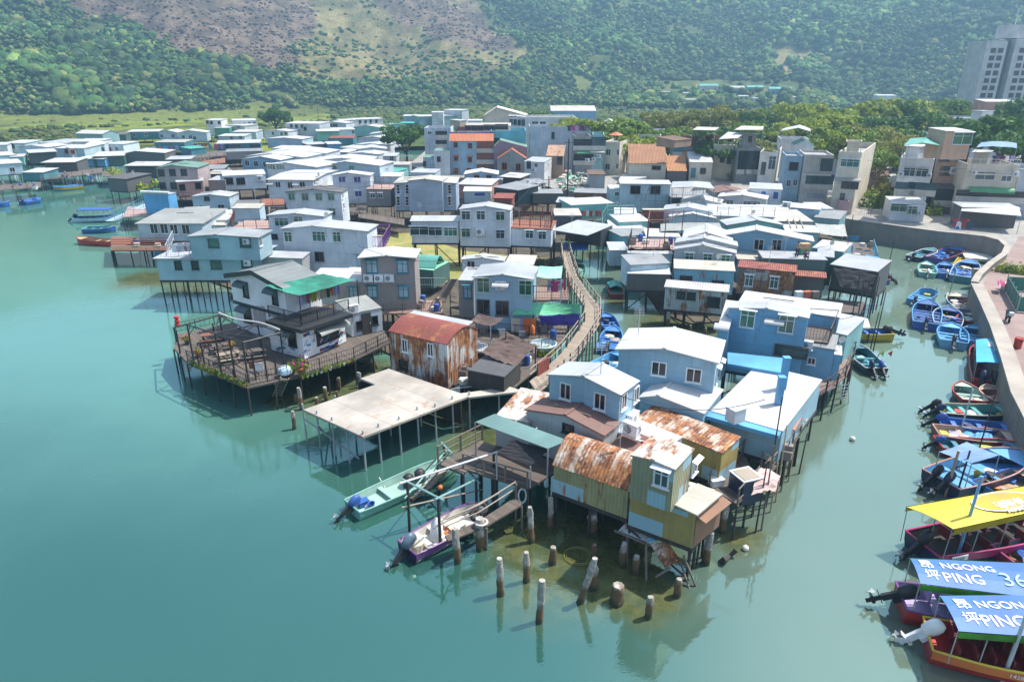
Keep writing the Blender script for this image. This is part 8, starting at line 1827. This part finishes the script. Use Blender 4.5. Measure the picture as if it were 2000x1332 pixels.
# ================================================================ FAR-LEFT VILLAGE
def fv(label, A, B, ze, d, rf='M', rise=.3, wm='lil', rm='rw', wins=(), st='d', w=1.3, h=1.4, ov=.2, **kw):
 hs = House(label); hs.body(A, B, ze, 2.4, d, rf, rise, wm, rm, ov, fo=kw.pop('fo', ov), **kw)
 if wins: hs.win(wins, st, w, h)
 return hs
FV = [('pale roofed house at the picture edge with a red wall corner', (-20, 284), (14, 283), 5.5, 7, {}), ('blue house with two dark windows at the far left end of the marsh row', (2, 280), (48, 280), 5.5, 9, dict(wm='pbl', wins=[(16, 285), (25, 286)], st='x')), ('long low white roof curling behind the far-left huts', (32, 287), (92, 288), 5.2, 9, dict(rf='F', rise=.5)), ('wide hazy silver roof in the middle of the far-left row', (72, 279), (128, 280), 5.2, 12, dict(rm='rs')),
('white pitched roof beside the red shed in the far-left row', (136, 277), (190, 277), 5.4, 9, dict()), ('low dark red lean-to among the far-left silver roofs', (118, 283), (146, 282), 4.6, 5, dict(wm='pnk', rm='rred')), ('blue grey house with long side and pink shuttered front door', (104, 290), (164, 290), 5.4, 9, dict(wm='pbl', wins=[(130, 296)], st='o')), ('white gable front with pink shutters and door above the creek', (137, 290), (164, 288), 5.5, 3, dict(wm='wht', wins=[(142, 297), (159, 295)], st='o')),
('pale house with green window behind the pink shuttered house', (164, 283), (204, 282), 5.4, 8, dict(wins=[(183, 293), (200, 292)], st='g')), ('bright white awning roof over dark clutter on the far-left bank', (56, 299), (112, 296), 5.4, 7, dict(wm='dark', fo=1.5)), ('pale blue hut with flat white roof at the far-left bank', (-10, 305), (34, 302), 5.0, 8, dict(wm='pbl', wins=[(40, 311)])), ('turquoise hut with ridge roof next to the flat white hut', (18, 307), (46, 306), 4.6, 5, dict(wm='turqw')),
('broad white flat roof on the square beige hut over the water', (78, 318), (145, 317), 5.0, 8, dict(wm='dark', fo=1.6)), ('white roofed blue grey hut with green awning at the picture edge', (-20, 322), (44, 318), 5.0, 8, dict(wm='pbl', wins=[(24, 332)])), ('small white shed roof sloping over the lower left landing', (40, 337), (84, 337), 4.2, 6, dict(wm='dteal')), ('long white awning over a dark hall at the creek bend', (178, 306), (242, 304), 5.0, 10, dict(wm='dgrn', fo=.6)), 
('double white awning roof above blue tarpaulin flaps', (240, 300), (322, 299), 5.2, 9, dict(rf='F', rise=.6, wm='dark', pk=.3)), ('low blue slatted veranda hut over the dark creek wall', (146, 310), (200, 311), 4.4, 5, dict(wm='skyw', fo=1.0)), ('narrow white roofed cabin in front of the double awning', (205, 281), (240, 282), 5.0, 7, dict(wins=[(215, 292), (228, 291)])), ('long teal house on the marsh edge with white ridge roof', (146, 261), (200, 262), 6.2, 8, dict(wm='teal', rf='S', rise=1.0)), ('dark green long shed on the marsh edge', (198, 264), (246, 263), 5.0, 9, dict(wm='dgrn', rm='rk')),
('low teal house with open porch behind the laundry lines', (246, 258), (310, 257), 5.2, 9, dict(wm='dteal', wins=[(262, 264), (285, 263)])), ('pale gabled house right of the open porch house', (308, 259), (346, 259), 5.4, 8, dict(rf='F', rise=.8, wm='pbl', wins=[(316, 266), (338, 266)])), ('wide pale gabled house with bright blue door panel', (345, 260), (404, 259), 5.6, 9, dict(rf='F', rise=.9, wm='pbl', pk=.4, wins=[(358, 268), (372, 268), (380, 270)])), ('white two-storey box house with dark windows above the roofs', (401, 235), (432, 235), 8.4, 7, dict(wm='wht', wins=[(405, 239), (413, 240), (428, 240)], st='x')), ('green walled flat hut beside the white box house', (417, 250), (448, 250), 5.6, 7, dict(wm='grn')),
('long white rooftop house standing on the marsh edge', (453, 236), (501, 235), 8.0, 8, dict(wm='wht', wins=[(478, 243), (487, 241), (497, 241)])), ('bright white flat roof below the long rooftop house', (440, 244), (477, 246), 6.4, 7, dict(wm='wht', wins=[(464, 248), (468, 248)])), ('pale blue cabin in the middle of the far roofs', (452, 258), (500, 258), 5.6, 8, dict(wm='pbl')), ('white roofed blue cabin with two sash windows', (424, 266), (478, 266), 5.4, 7, dict(wm='pbl', wins=[(452, 270), (470, 269)])), ('low wide white roof over a glazed dark veranda', (421, 281), (508, 279), 5.0, 9, dict(wm='dteal', wins=[(459, 285), (498, 285)], w=4, h=1.0, st='k')),
('white cottage with bay windows near the round dark tree', (514, 256), (563, 257), 5.8, 8, dict(rf='F', rise=.5, wins=[(533, 261), (550, 262), (558, 261)])), ('broad white pavilion roof near the orange parasol', (520, 271), (590, 272), 5.2, 9, dict(wm='pbl', rf='F', rise=.4)), ('long two-storey grey house right of the round dark tree', (556, 241), (624, 242), 8.2, 9, dict(wm='lil2', wins=[(569, 246), (579, 247), (573, 257), (590, 247)], st='x')), ('grey middle block joined to the long two-storey house', (590, 247), (620, 247), 7.2, 8, dict(wm='lil2', wins=[(596, 252)], st='x')), ('white roof with blue gable and mint shutters by the bank', (618, 257), (664, 256), 6.0, 8, dict(wm='turqw', fo=1.2)),
('white three-windowed cottage on the marsh row', (619, 240), (676, 241), 6.5, 8, dict(rf='F', rise=.6, wins=[(646, 245), (652, 245), (657, 245)], st='x')), ('pale cottage row end left of the white terrace', (666, 236), (696, 235), 6.8, 7, dict(wins=[(684, 239)])), ('white terrace row with dark doors at the marsh', (690, 234), (749, 232), 7.0, 7, dict(wm='wht', wins=[(703, 238), (714, 238), (724, 237), (735, 237)], st='x')), ('white house with side awning before the terrace row', (648, 254), (694, 253), 6.0, 8, dict(wins=[(690, 258)])), ('teal house with broad pinkish silver roof', (686, 249), (746, 250), 5.8, 9, dict(wm='turqw', rf='F', rise=.9, rm='rc')), ('green roofed teal hut at the right end of the marsh row', (752, 246), (795, 245), 5.6, 8, dict(wm='turqw', rm='rgn', rf='F', rise=.7)), ('second green roof hut behind the first one', (780, 241), (808, 241), 5.6, 7, dict(wm='dgrn', rm='tarpgreen')),
('blue fronted house with white top at the marsh end', (786, 227), (818, 227), 7.5, 8, dict(wm='blu')), ('white shop roofs stacked behind the stained grey building', (818, 228), (892, 226), 8.2, 9, dict(wm='teal')), ('small silver rooftop pavilion on the stacked shop roofs', (866, 215), (902, 216), 10.5, 6, dict(wm='lil2')), ('white flat rooftop hut on the stacked shop roofs', (842, 220), (866, 220), 10, 5, dict(wm='wht')), ('low beige storehouse in front of the cream hall', (898, 236), (912, 235), 7, 6, dict(wm='tan')), ('white corrugated hut in front of the cream hall', (913, 236), (942, 236), 7.2, 6, dict(wm='lil2')),
('long white ridge roof nearest the creek bend in the middle village', (696, 292), (756, 291), 5.6, 8, dict(rf='F', rise=.5)), ('thin white roof strip left of the round tree', (720, 262), (772, 262), 5.4, 8, dict(rf='F', rise=.5)), ('pair of low white ridges left of the round tree', (697, 270), (760, 272), 5.4, 8, dict(rf='F', rise=.7)), ('broad white ridge roof in front of the pair of low ridges', (692, 283), (757, 284), 5.4, 7, dict(rf='F', rise=.5)), ('lilac grey ridge roof beside the blue tarps', (704, 291), (752, 290), 5.2, 7, dict(rf='F', rise=.7, rm='rs')), ('white roof over blue tarpaulin stalls', (640, 282), (668, 281), 5.0, 6, dict(wm='skyw')),
('small white roof right of the blue tarpaulin stalls', (663, 288), (694, 290), 5.0, 6, dict(wm='pbl')), ('pale roofed low house behind the mint terrace', (677, 300), (739, 302), 5.6, 7, dict(rf='F', rise=.4, wins=[(700, 307)], rm='rw')), ('teal grey cabin with thin roof behind the windowed ridge', (652, 297), (680, 298), 5.2, 7, dict(wm='teal')), ('square grey hut with white cap below the round tree', (746, 305), (775, 305), 6.0, 5, dict(wm='lil2', rm='rs', wins=[(765, 310)])), ('white house with green window squeezed behind the ridge house', (610, 314), (724, 314), 6.6, 9, dict(rf='F', rise=.6, pk=.5, wins=[(629, 323)], w=1.8, h=2.0)), ('pale blue house with green windows and dark side terrace', (641, 321), (742, 324), 7.0, 8, dict(wm='pbl', rf='F', rise=.7, pk=.33, wins=[(654, 330), (687, 330)], st='g')),
('white ridge house with bay windows left of the broad white gable', (518, 321), (618, 327), 7.0, 9, dict(rf='F', rise=.6, pk=.4, wins=[(530, 326), (548, 326)], st='t', w=2.6, h=1.4)), ('sky blue house with three small windows near the red decks', (470, 311), (548, 313), 6.8, 9, dict(wm='blu', rf='F', rise=.7, wins=[(483, 319), (500, 320), (518, 321)], st='d', w=1.3, h=1.6)), ('second white ridge behind the sky blue house', (479, 305), (594, 308), 6.8, 9, dict(rf='F', rise=.8, pk=.45)), ('third white ridge farthest behind the sky blue house', (513, 298), (636, 300), 6.6, 10, dict(rf='F', rise=.8, pk=.42)), ('thin white roof line behind the third ridge', (530, 290), (590, 291), 6.0, 6, dict()),
('mauve two-storey house with green-edged roof and dark windows', (302, 329), (386, 328), 7.6, 8, dict(wm='mauve', rf='F', rise=.6, rm='rgn', pk=.4, wins=[(315, 338), (337, 337), (359, 337), (318, 363), (339, 363)], st='x', w=1.4, h=1.5)), ('salmon brick annex beside the mauve house', (343, 356), (398, 353), 5.2, 5, dict(wm='pnk', rm='rs', wins=[(356, 366), (387, 363)], st='x')), ('white awning roof on posts over potted plants', (240, 324), (313, 324), 5.2, 6, dict(wm='dark', fo=1.4)), ('dark two-level hut with plant pots on tall thin stilts', (206, 348), (246, 350), 5.0, 7, dict(wm='dark', rm='rk')), ('dark stall hung with pink cloth behind the teal house', (392, 331), (438, 330), 5.2, 6, dict(wm='dark', rm='rg')),
('green tarp hut at the red rails', (372, 291), (404, 288), 5.0, 5, dict(wm='dteal', rm='tarpgreen')), ('blue house with orange windows below the shophouse', (905, 341), (974, 341), 6.0, 6, dict(wm='blu', rf='F', rise=.6, wins=[(931, 347), (955, 348)], st='o')), ('white verandah roof right of the orange-windowed house', (974, 345), (1016, 348), 5.4, 5, dict(wm='dark', fo=1.5)), ('white and red striped stall roof behind the long white house', (893, 360), (960, 362), 5.2, 7, dict(wm='pnk', rf='M')), ('second awning roof in front of the striped stall', (904, 374), (960, 374), 4.6, 4, dict(wm='pbl', wins=[(937, 380)], st='b', w=2.5, h=1)), ('dark blue shed with grey sloping roof by the humped bridge', (962, 365), (1012, 372), 5.2, 6, dict(wm='navy2', rm='rg')), ('low grey roof below the white block house', (1014, 360), (1068, 358), 4.6, 5, dict(wm='dark', rm='rg')), ('red topped wood store by the long white house', (962, 387), (1001, 388), 4.4, 4, dict(wm='woodr', rm='rred')), ('grey tin hut with rusty top among the rubble', (1150, 341), (1184, 341), 6.0, 5, dict(wm='gry', rm='tiled'))]
for a in FV: 
 kw = dict(a[5]); rf = kw.pop('rf', 'M'); fv(a[0], a[1], a[2], a[3], a[4], rf, kw.pop('rise', .3), kw.pop('wm', 'lil'), kw.pop('rm', 'rw'), **kw)
for a, b, z in (((200, 345), (245, 346), 2.6), ((0, 372), (80, 366), 2.6), ((80, 352), (200, 338), 2.6), ((395, 325), (440, 318), 3), ((330, 315), (480, 300), 3)):
 o = planks_walk(dict([(200, 'dark plank walkway under the plant pot hut'), (0, 'cluttered landing stage along the far-left bank'), (80, 'blue landing stage before the creek awnings'), (395, 'sloping red plank ramp among the far roofs'), (330, 'long timber walkway between the laundry decks')]) [a[0]], [a, b], [(a[0], a[1] - 10), (b[0], b[1] - 10)], [z, z], 'wood' if a[0] != 395 else 'woodr', 'boardwalk', 2.5, ('l',))
for i in range(16):
 c = ['white', 'orangec', 'skyb', 'pinkc', 'lav', 'navy', 'beige', 'red'][i % 8]; garment(P(300 + i * 11, 287 - i * .5, 5.0), 0, 1.4, 1.6, c, f'{LC[c]} cloth on the long laundry lines of the far village', i % 3, 'laundry on the far village lines')
h = House('humped white footbridge arching over the creek by the black pole', 'arched_footbridge', 'footbridge'); n = 9; m = MB()
pa, pb = P(1022, 398, 2.4), P(1068, 366, 2.4); s_ = Vector((1.1, .3, 0)); r = h.mk(pa)
arc = lambda t: pa.lerp(pb, t) + Vector((0, 0, 1.5 * sin(pi * t)))
for i in range(n): m.sheet([arc(i / n) - s_, arc((i + 1) / n) - s_, arc((i + 1) / n) + s_, arc(i / n) + s_], .15)
m.obj('deck', 'offw', r)
for sg in (-1, 1): railing(r, [arc(i / n) + s_ * sg for i in range(n + 1)], 1.1, 'white', 0, 2, 'handrail')
# poles, rubble
for px, pb, pt_, r_, l in ((1107, 420, 272, .16, 'tall dark power pole beside the humped bridge'), (1071, 410, 345, .14, 'double timber pole at the humped bridge'), (1222, 355, 300, .1, 'thin street pole before the beige house'), (163, 262, 238, .12, 'lone pole rising from the marsh behind the teal house'), (50, 285, 246, .12, 'lone pole at the far-left marsh edge'), (622, 232, 196, .15, 'utility pole on the marsh'), (645, 222, 186, .15, 'utility pole under the dark hillside'), (654, 222, 190, .15, 'utility pole with crossarm under the hillside'), (800, 330, 300, .08, 'white lamp pole by the round tree')):
 p = P(px, pb, .5); z = zat(p.x, p.y, pt_); m = MB(); m.bar((p.x, p.y, 0), (p.x, p.y, z), r_, n=8, r2=r_ * .7); m.bar((p.x - .9, p.y, z - .6), (p.x + .9, p.y, z - .6), .06); simple(l, 'utility_pole', 'pole', m, ['timberd' if 'white' not in l else 'white'], (p.x, p.y, 0))
m = MB()
for i in range(150):
 p = P(RN.uniform(1090, 1160), RN.uniform(345, 372), 2.4); m.box(p + Vector((0, 0, RN.uniform(0, 1.2))), (RN.uniform(.2, 1.6), RN.uniform(.2, .9), RN.uniform(.1, .6)), RN.uniform(0, 3), RN.randrange(5), (RN.uniform(-.5, .5), 'X'))
props(m.obj('rubble', ['offw', 'timberl', 'terracotta', 'conc', 'tarpl']), kind='stuff')
# trees
tree(P(795, 318, .6), 11.5, 1, 'dark', 'round dense dark tree between the white ridges and the stained building', wide=1.05); tree(P(541, 262, .6), 11.5, 0, 'dark', 'dark lone tree standing at the marsh edge of the village', wide=1.1)
TT = []
rr = random.Random(3)
LB = {'dark': 'dark green', 'mid': 'mid green', 'lime': 'bright lime', 'olive': 'olive', 'brown': 'brown leafless-looking', 'gold': 'golden'}
for i in range(74):
 px = 1255 + i * 10.2 + rr.uniform(-8, 8); row = i % 3; Y = (172, 200, 238)[row] + rr.uniform(-10, 10); top = (258, 232, 204)[row] + rr.uniform(-12, 14) - (6 if px > 1600 else 0)
 if px > 1880 and row == 0: continue
 if 1860 < px < 1975 and row < 2: continue
 top = max(top, 188) if px > 1550 else top + 8
 b = PD(px, 320, Y); b.z = WZ; zt = PD(px, top, Y).z; pal = rr.choice(['dark', 'mid', 'mid', 'olive', 'lime', 'lime', 'mid'])
 if i in (10, 12): pal = 'brown'
 if i in (31, 34, 37): pal = 'lime'
 tree(b, max(6, zt - WZ), rr.choice([0, 1, 2, 3]), pal, f'{LB[pal]} tree in the belt behind the town houses', 'trees in the belt behind the town houses: ' + LB[pal], wide=rr.uniform(.85, 1.15))
for px, Y, top, k, pal, l, wd in ((1770, 150, 258, 4, 'olive', 'sparse spreading olive tree with visible limbs behind the blank white wall', 1.2), (1985, 135, 215, 1, 'dark', 'dark tree at the right picture edge beside the school roof', 1.1), (1995, 200, 180, 0, 'dark', 'tall dark tree below the tower block', 1.0), (1715, 140, 285, 3, 'mid', 'shady tree over the brown tiled ruin', 1.0), (1640, 165, 250, 2, 'lime', 'lime tree behind the framed open-fronted house', 1.0), (1068, 235, 216, 0, 'dark', 'dark tree clump beside the cream hall', 1.1), (1050, 215, 226, 1, 'dark', 'dark tree peeping over the long white building', .7), (1185, 185, 228, 1, 'mid', 'broad mid green tree behind the stained roof', 1.2), (1150, 190, 226, 3, 'lime', 'pale leafy tree beside the dark blue warehouse', 1.2), (1235, 190, 240, 1, 'mid', 'green tree right behind the white gabled canopy', 1.1), (1210, 215, 226, 0, 'mid', 'green tree next to the leafy tree behind the warehouse', 1.2)):
 b = PD(px, 320, Y); b.z = WZ; tree(b, PD(px, top, Y).z - WZ, k, pal, l, wide=wd)
for a in ((1700, 405, 3.2, 2.4, 3.0, 'mid', 'dense green shrub left of the kiosk annex'), (1725, 395, 3.0, 2.2, 4.2, 'olive', 'taller olive shrub beside the kiosk annex'), (1712, 385, 2.4, 2, 4.4, 'gold', 'golden flowering shrub under the blank white wall'), (1822, 418, 2.2, 1.6, 1.8, 'lime', 'lime shrub between kiosk and collapsed shed'), (1466, 350, 3, 2, 2.6, 'mid', 'green shrub on the parapet of the blackened shophouse'), (1437, 352, 2.2, 1.8, 2.4, 'olive', 'olive shrub beside the domed roof frame'), (1848, 335, 1.5, 1.5, 4.5, 'dark', 'dark climbing shrub between white and salmon houses')): bush(P(a[0], a[1], WZ), a[2], a[3], a[4], a[5], a[6], seed=RN.randrange(1, 5))
bush(P(275, 366, 2.5), 4.2, 3.2, 2.0, 'lime', 'golden green creeper canopy beside the mauve house', name='creeper', seed=2); bush(P(222, 338, 5.2), 3.4, 1.6, 1.0, 'lime', 'row of leafy pots on the plant pot hut', name='pot_garden', seed=3)
# promenade things
m = MB(); q = [P(1952, 545, WZ), P(2100, 560, WZ), P(2110, 530, WZ), P(1960, 518, WZ)]
for i in range(10):
 t = i / 9; p = q[0].lerp(q[1], t) + (q[3] - q[0]) * .5; bush(p, .9, .9, 1.2, ['lime', 'mid'][i % 2], 'clipped light green hedge bush beside the harbour steps', 'hedge bushes by the harbour steps', 'hedge_bush', 1 + i % 4)
st = empty('stone_stairs', P(1925, 530, WZ), 'flight of broad stone steps cut in the sea wall', 'stairs')
for i in range(6): m = MB(); a, b = P(1903, 528 + i * 4.2, WZ - i * .3), P(1941, 526 + i * 4.2, WZ - i * .3); c = (a + b) / 2; m.box((c.x, c.y - .1, WZ - .1 - i * .32), ((b - a).length, .6, .5)); m.obj('step', 'coping', st)
fc = empty('court_fence', P(1960, 600, WZ), 'green panelled fence round a small court on the promenade', 'fence')
for a, b in (((1962, 568), (1985, 610)), ((1985, 610), (2080, 616)), ((1962, 568), (2080, 575))):
 A, B = P(*a, WZ), P(*b, WZ); d = (B - A); m = MB(); m.box((A + B) / 2 + Vector((0, 0, .85)), (d.length, .06, 1.5), atan2(d.y, d.x)); m.obj('fence_panel', 'court', fc)
 for k in range(int(d.length / 1.8) + 1): p = A + d.normalized() * 1.8 * k; stilt(fc, p.x, p.y, WZ, WZ + 1.9, .05, 'steel', 0, 'post')
o = empty('bench_table', P(1975, 566, WZ), 'pale table inside the green court', 'table'); m = MB(); m.box((0, 0, .75), (2.4, .9, .08)); link('tabletop', m.mesh('tabletop', ['offw']), o)
for sx in (-.9, .9): m = MB(); m.box((sx, 0, .36), (.2, .6, .72)); link('leg', m.mesh('leg', ['conc']), o)
p = P(1986, 680, WZ); m = MB(); m.lathe([(.3, 0), (.33, .9), (.3, .95), (.26, .9)], n=12); m.box((.0, -.3, .75), (.3, .06, .12), m=1); o = simple('red litter bin standing behind the sea wall', 'litter_bin', 'bin', m, ['red', 'black'], (0, 0, 0)); o.location = p
p = P(1967, 628, WZ); o = empty('parked_scooter', p, 'grey scooter parked behind the sea wall', 'scooter', None, 1.2)
m = MB(); m.box((0, 0, .55), (.7, .3, .25)); m.box((-.35, 0, .72), (.5, .3, .12)); m.box((.4, 0, .75), (.14, .34, .5), tilt=(.3, 'Y')); link('body', m.mesh('body', ['dgreyf']), o)
for sx in (-.5, .5):
 m = MB(); m.tube([(sx + cos(2 * pi * i / 14) * .2, 0, .25 + sin(2 * pi * i / 14) * .2) for i in range(15)], .06, n=7); link('wheel', m.mesh('wheel', ['rubber']), o)
m = MB(); m.bar((.42, -.3, 1.05), (.42, .3, 1.05), .025); link('handlebar', m.mesh('handlebar', ['black']), o); m = MB(); m.box((-.62, 0, .95), (.36, .36, .3)); link('top_box', m.mesh('top_box', ['plast']), o)
m = MB(); sagsheet(m, [P(1948, 558, WZ + .9), P(1962, 560, WZ + .9), P(1962, 550, WZ + 1), P(1947, 549, WZ + 1)], -.2, 6, .08); simple('crimson sheet drying at the corner of the green court', 'draped_sheet', 'sheet', m, ['magenta'], P(1955, 556, WZ + .9))
railing(empty('promenade_railing', P(1660, 416, WZ), 'thin grey railing along the promenade behind the curved wall', 'railing'), [P(x, y, WZ) for x, y in ((1662, 416), (1700, 423), (1738, 428))], 1.2, 'galv', .4)
# infill between the houses, overhead cables
def shed(label, A, B, ze, d, wm='gry', rm='rs', zf=2.4, **kw):
 h = House(label); h.body(A, B, ze, zf, d, 'M', .25, wm, rm, .08, **kw); return h
for a in (('low rusty lean-to behind the brown railed roof deck', (455, 402), (520, 400), 4.6, 4, 'brn2', 'rk'), ('narrow pale roof between the black roof and the lilac-windowed house', (628, 362), (650, 362), 5.6, 5, 'pbl', 'rw'), ('mint green awning shed right of the windowed side terrace', (742, 334), (775, 336), 4.8, 5, 'turqw', 'tarpgreen'), ('grey flat shed in front of the round tree', (757, 322), (800, 322), 5.0, 4, 'gry', 'rc'), ('white low roof under the slim-windowed house wall', (742, 345), (783, 345), 5.0, 5, 'lil', 'rw'),
  ('blue grey store between the wedge-roofed house and the slim-windowed house', (800, 337), (850, 338), 4.8, 5, 'pbl', 'rs'), ('tin canopy left of the humped bridge', (1010, 352), (1030, 352), 4.6, 4, 'dark', 'rs'), ('dark open store below the white block house', (1040, 378), (1100, 378), 4.2, 4, 'dark', 'rg'), ('rusty fence-walled yard beside the humped bridge', (1120, 376), (1190, 378), 4.4, 4, 'rustd', 'rg'), ('silver awning right of the long white stilt house', (1085, 395), (1118, 396), 4.6, 4, 'dark', 'rs'),
  ('teal cabin behind the turquoise fishing hut', (1200, 420), (1245, 421), 5.0, 5, 'turqw', 'rw'), ('low white roof beside the brown railed terrace', (1262, 462), (1330, 463), 4.8, 4, 'lil', 'rw'), ('pale grey roof between the two silver gables', (1398, 410), (1420, 411), 5.2, 5, 'lil', 'rs'), ('small blue hut left of the tall-stilted house', (405, 440), (440, 440), 4.4, 4, 'pbl', 'rc'), ('white tin roof right of the low ribbed-roof house', (420, 430), (456, 430), 4.8, 4, 'lil', 'rw'), ('brown store between mauve house and teal house', (405, 352), (440, 352), 4.8, 5, 'brn2', 'rs'), ('dark shed behind the white slanting roof cabin', (400, 340), (436, 340), 5.0, 5, 'dark', 'rc'),
  ('dim tin shed between the far awnings and the mauve house', (322, 312), (372, 311), 4.8, 6, 'dark', 'rs'), ('row shed with pale roof behind the laundry lines', (300, 278), (360, 278), 4.8, 7, 'dteal', 'rc'), ('long brown store behind the sloping plank ramp', (440, 297), (512, 295), 4.6, 6, 'brn2', 'rg'), ('dark open store beside the orange parasol', (600, 283), (640, 281), 4.8, 6, 'dark', 'rs'), ('low rail deck hut under the long two-storey house', (640, 270), (690, 270), 4.8, 6, 'dteal', 'rred')): shed(*a)
for a, b in (((880, 600), (1000, 625)), ((700, 425), (790, 440)), ((440, 520), (600, 500)), ((900, 400), (1010, 402)), ((520, 425), (560, 470)), ((640, 405), (715, 420))):
 planks_walk({880: 'dim plank lane behind the brown tarpaulins', 700: 'grey plank lane beside the grass flat', 440: 'plank lane behind the tall-stilted house', 900: 'plank lane behind the long white house', 520: 'plank lane between the railed decks', 640: 'plank lane under the lilac-windowed house'}[a[0]], [a, b], [(a[0], a[1] - 12), (b[0], b[1] - 12)], [2.3, 2.3], 'wood', 'boardwalk', 2.5, ('r',))
def cable(label, a, b, sag=.8):
 A, B = P(*a), P(*b); m = MB(); m.tube([A.lerp(B, i / 14) - Vector((0, 0, sag * 4 * (i / 14) * (1 - i / 14))) for i in range(15)], .022, n=4); simple(label, 'overhead_cable', 'cable', m, ['black'], A)
for l, a, b in (('cable sagging from the blue house to the tall front pole', (1210, 772, 7), (1495, 780, 7.5)), ('cable crossing from the humped bridge pole to the long white house', (1107, 275, 9), (1000, 405, 8.5)), ('cable from the humped bridge pole towards the shophouse', (1107, 278, 9), (960, 300, 9)), ('cable from the humped bridge pole to the box house', (1107, 280, 9), (1215, 352, 8)), ('cable over the powder blue house', (900, 510, 8), (1110, 560, 7)), ('cable above the grey brown house', (700, 480, 8.8), (900, 505, 8)), ('cable between the silver gables and the work roof', (1340, 470, 8), (1620, 480, 7)), ('cable from the slate blue house to the channel poles', (1585, 610, 8), (1700, 600, 6)), ('cable across the middle white roofs', (560, 365, 9), (800, 350, 9)), ('cable along the far laundry decks', (300, 275, 7), (520, 262, 7)), ('cable along the promenade house fronts', (1640, 300, 11), (1890, 330, 11))): cable(l, a, b)
# goods standing on the village decks
DK = [(905, 715, 1000, 750), (935, 640, 1095, 672), (757, 592, 858, 610), (1490, 885, 1540, 900), (5, 363, 78, 371), (90, 342, 195, 351), (218, 470, 330, 486), (890, 602, 1000, 622), (1650, 480, 1700, 506), (1000, 690, 1060, 715), (1230, 470, 1312, 488)]
for i in range(66):
 x0, y0, x1, y1 = DK[i % 11]; p = P(RN.uniform(x0, x1), RN.uniform(y0, y1), 2.4 if i % 11 < 10 else 5.35); m = MB(); k = i % 3
 if k == 0: m.lathe([(.26, 0), (.3, .05), (.28, .4), (.3, .45), (.28, .82), (.24, .86)], n=10); a = ('drum', 'blue', 'blue plastic drum standing among the goods on a village deck')
 elif k == 1: m.box((0, 0, .2), (.75, .5, .4), RN.uniform(0, 3)); m.box((0, 0, .43), (.7, .45, .06), 0); a = ('foam_box', 'offw', 'off-white foam fish box lying on a village deck')
 else: m.box((0, 0, .3), (.6, .6, .6), RN.uniform(0, 3)); m.box((.1, .1, .75), (.5, .4, .3), RN.uniform(0, 3)); a = ('crate', 'brn', 'dull brown double crate stacked on a village deck')
 o = props(m.obj(a[0], a[1], None, org=(0, 0, 0)), a[2], a[0].replace('_', ' '), 'goods on the decks: ' + a[0].replace('_', ' ')); o.location = p
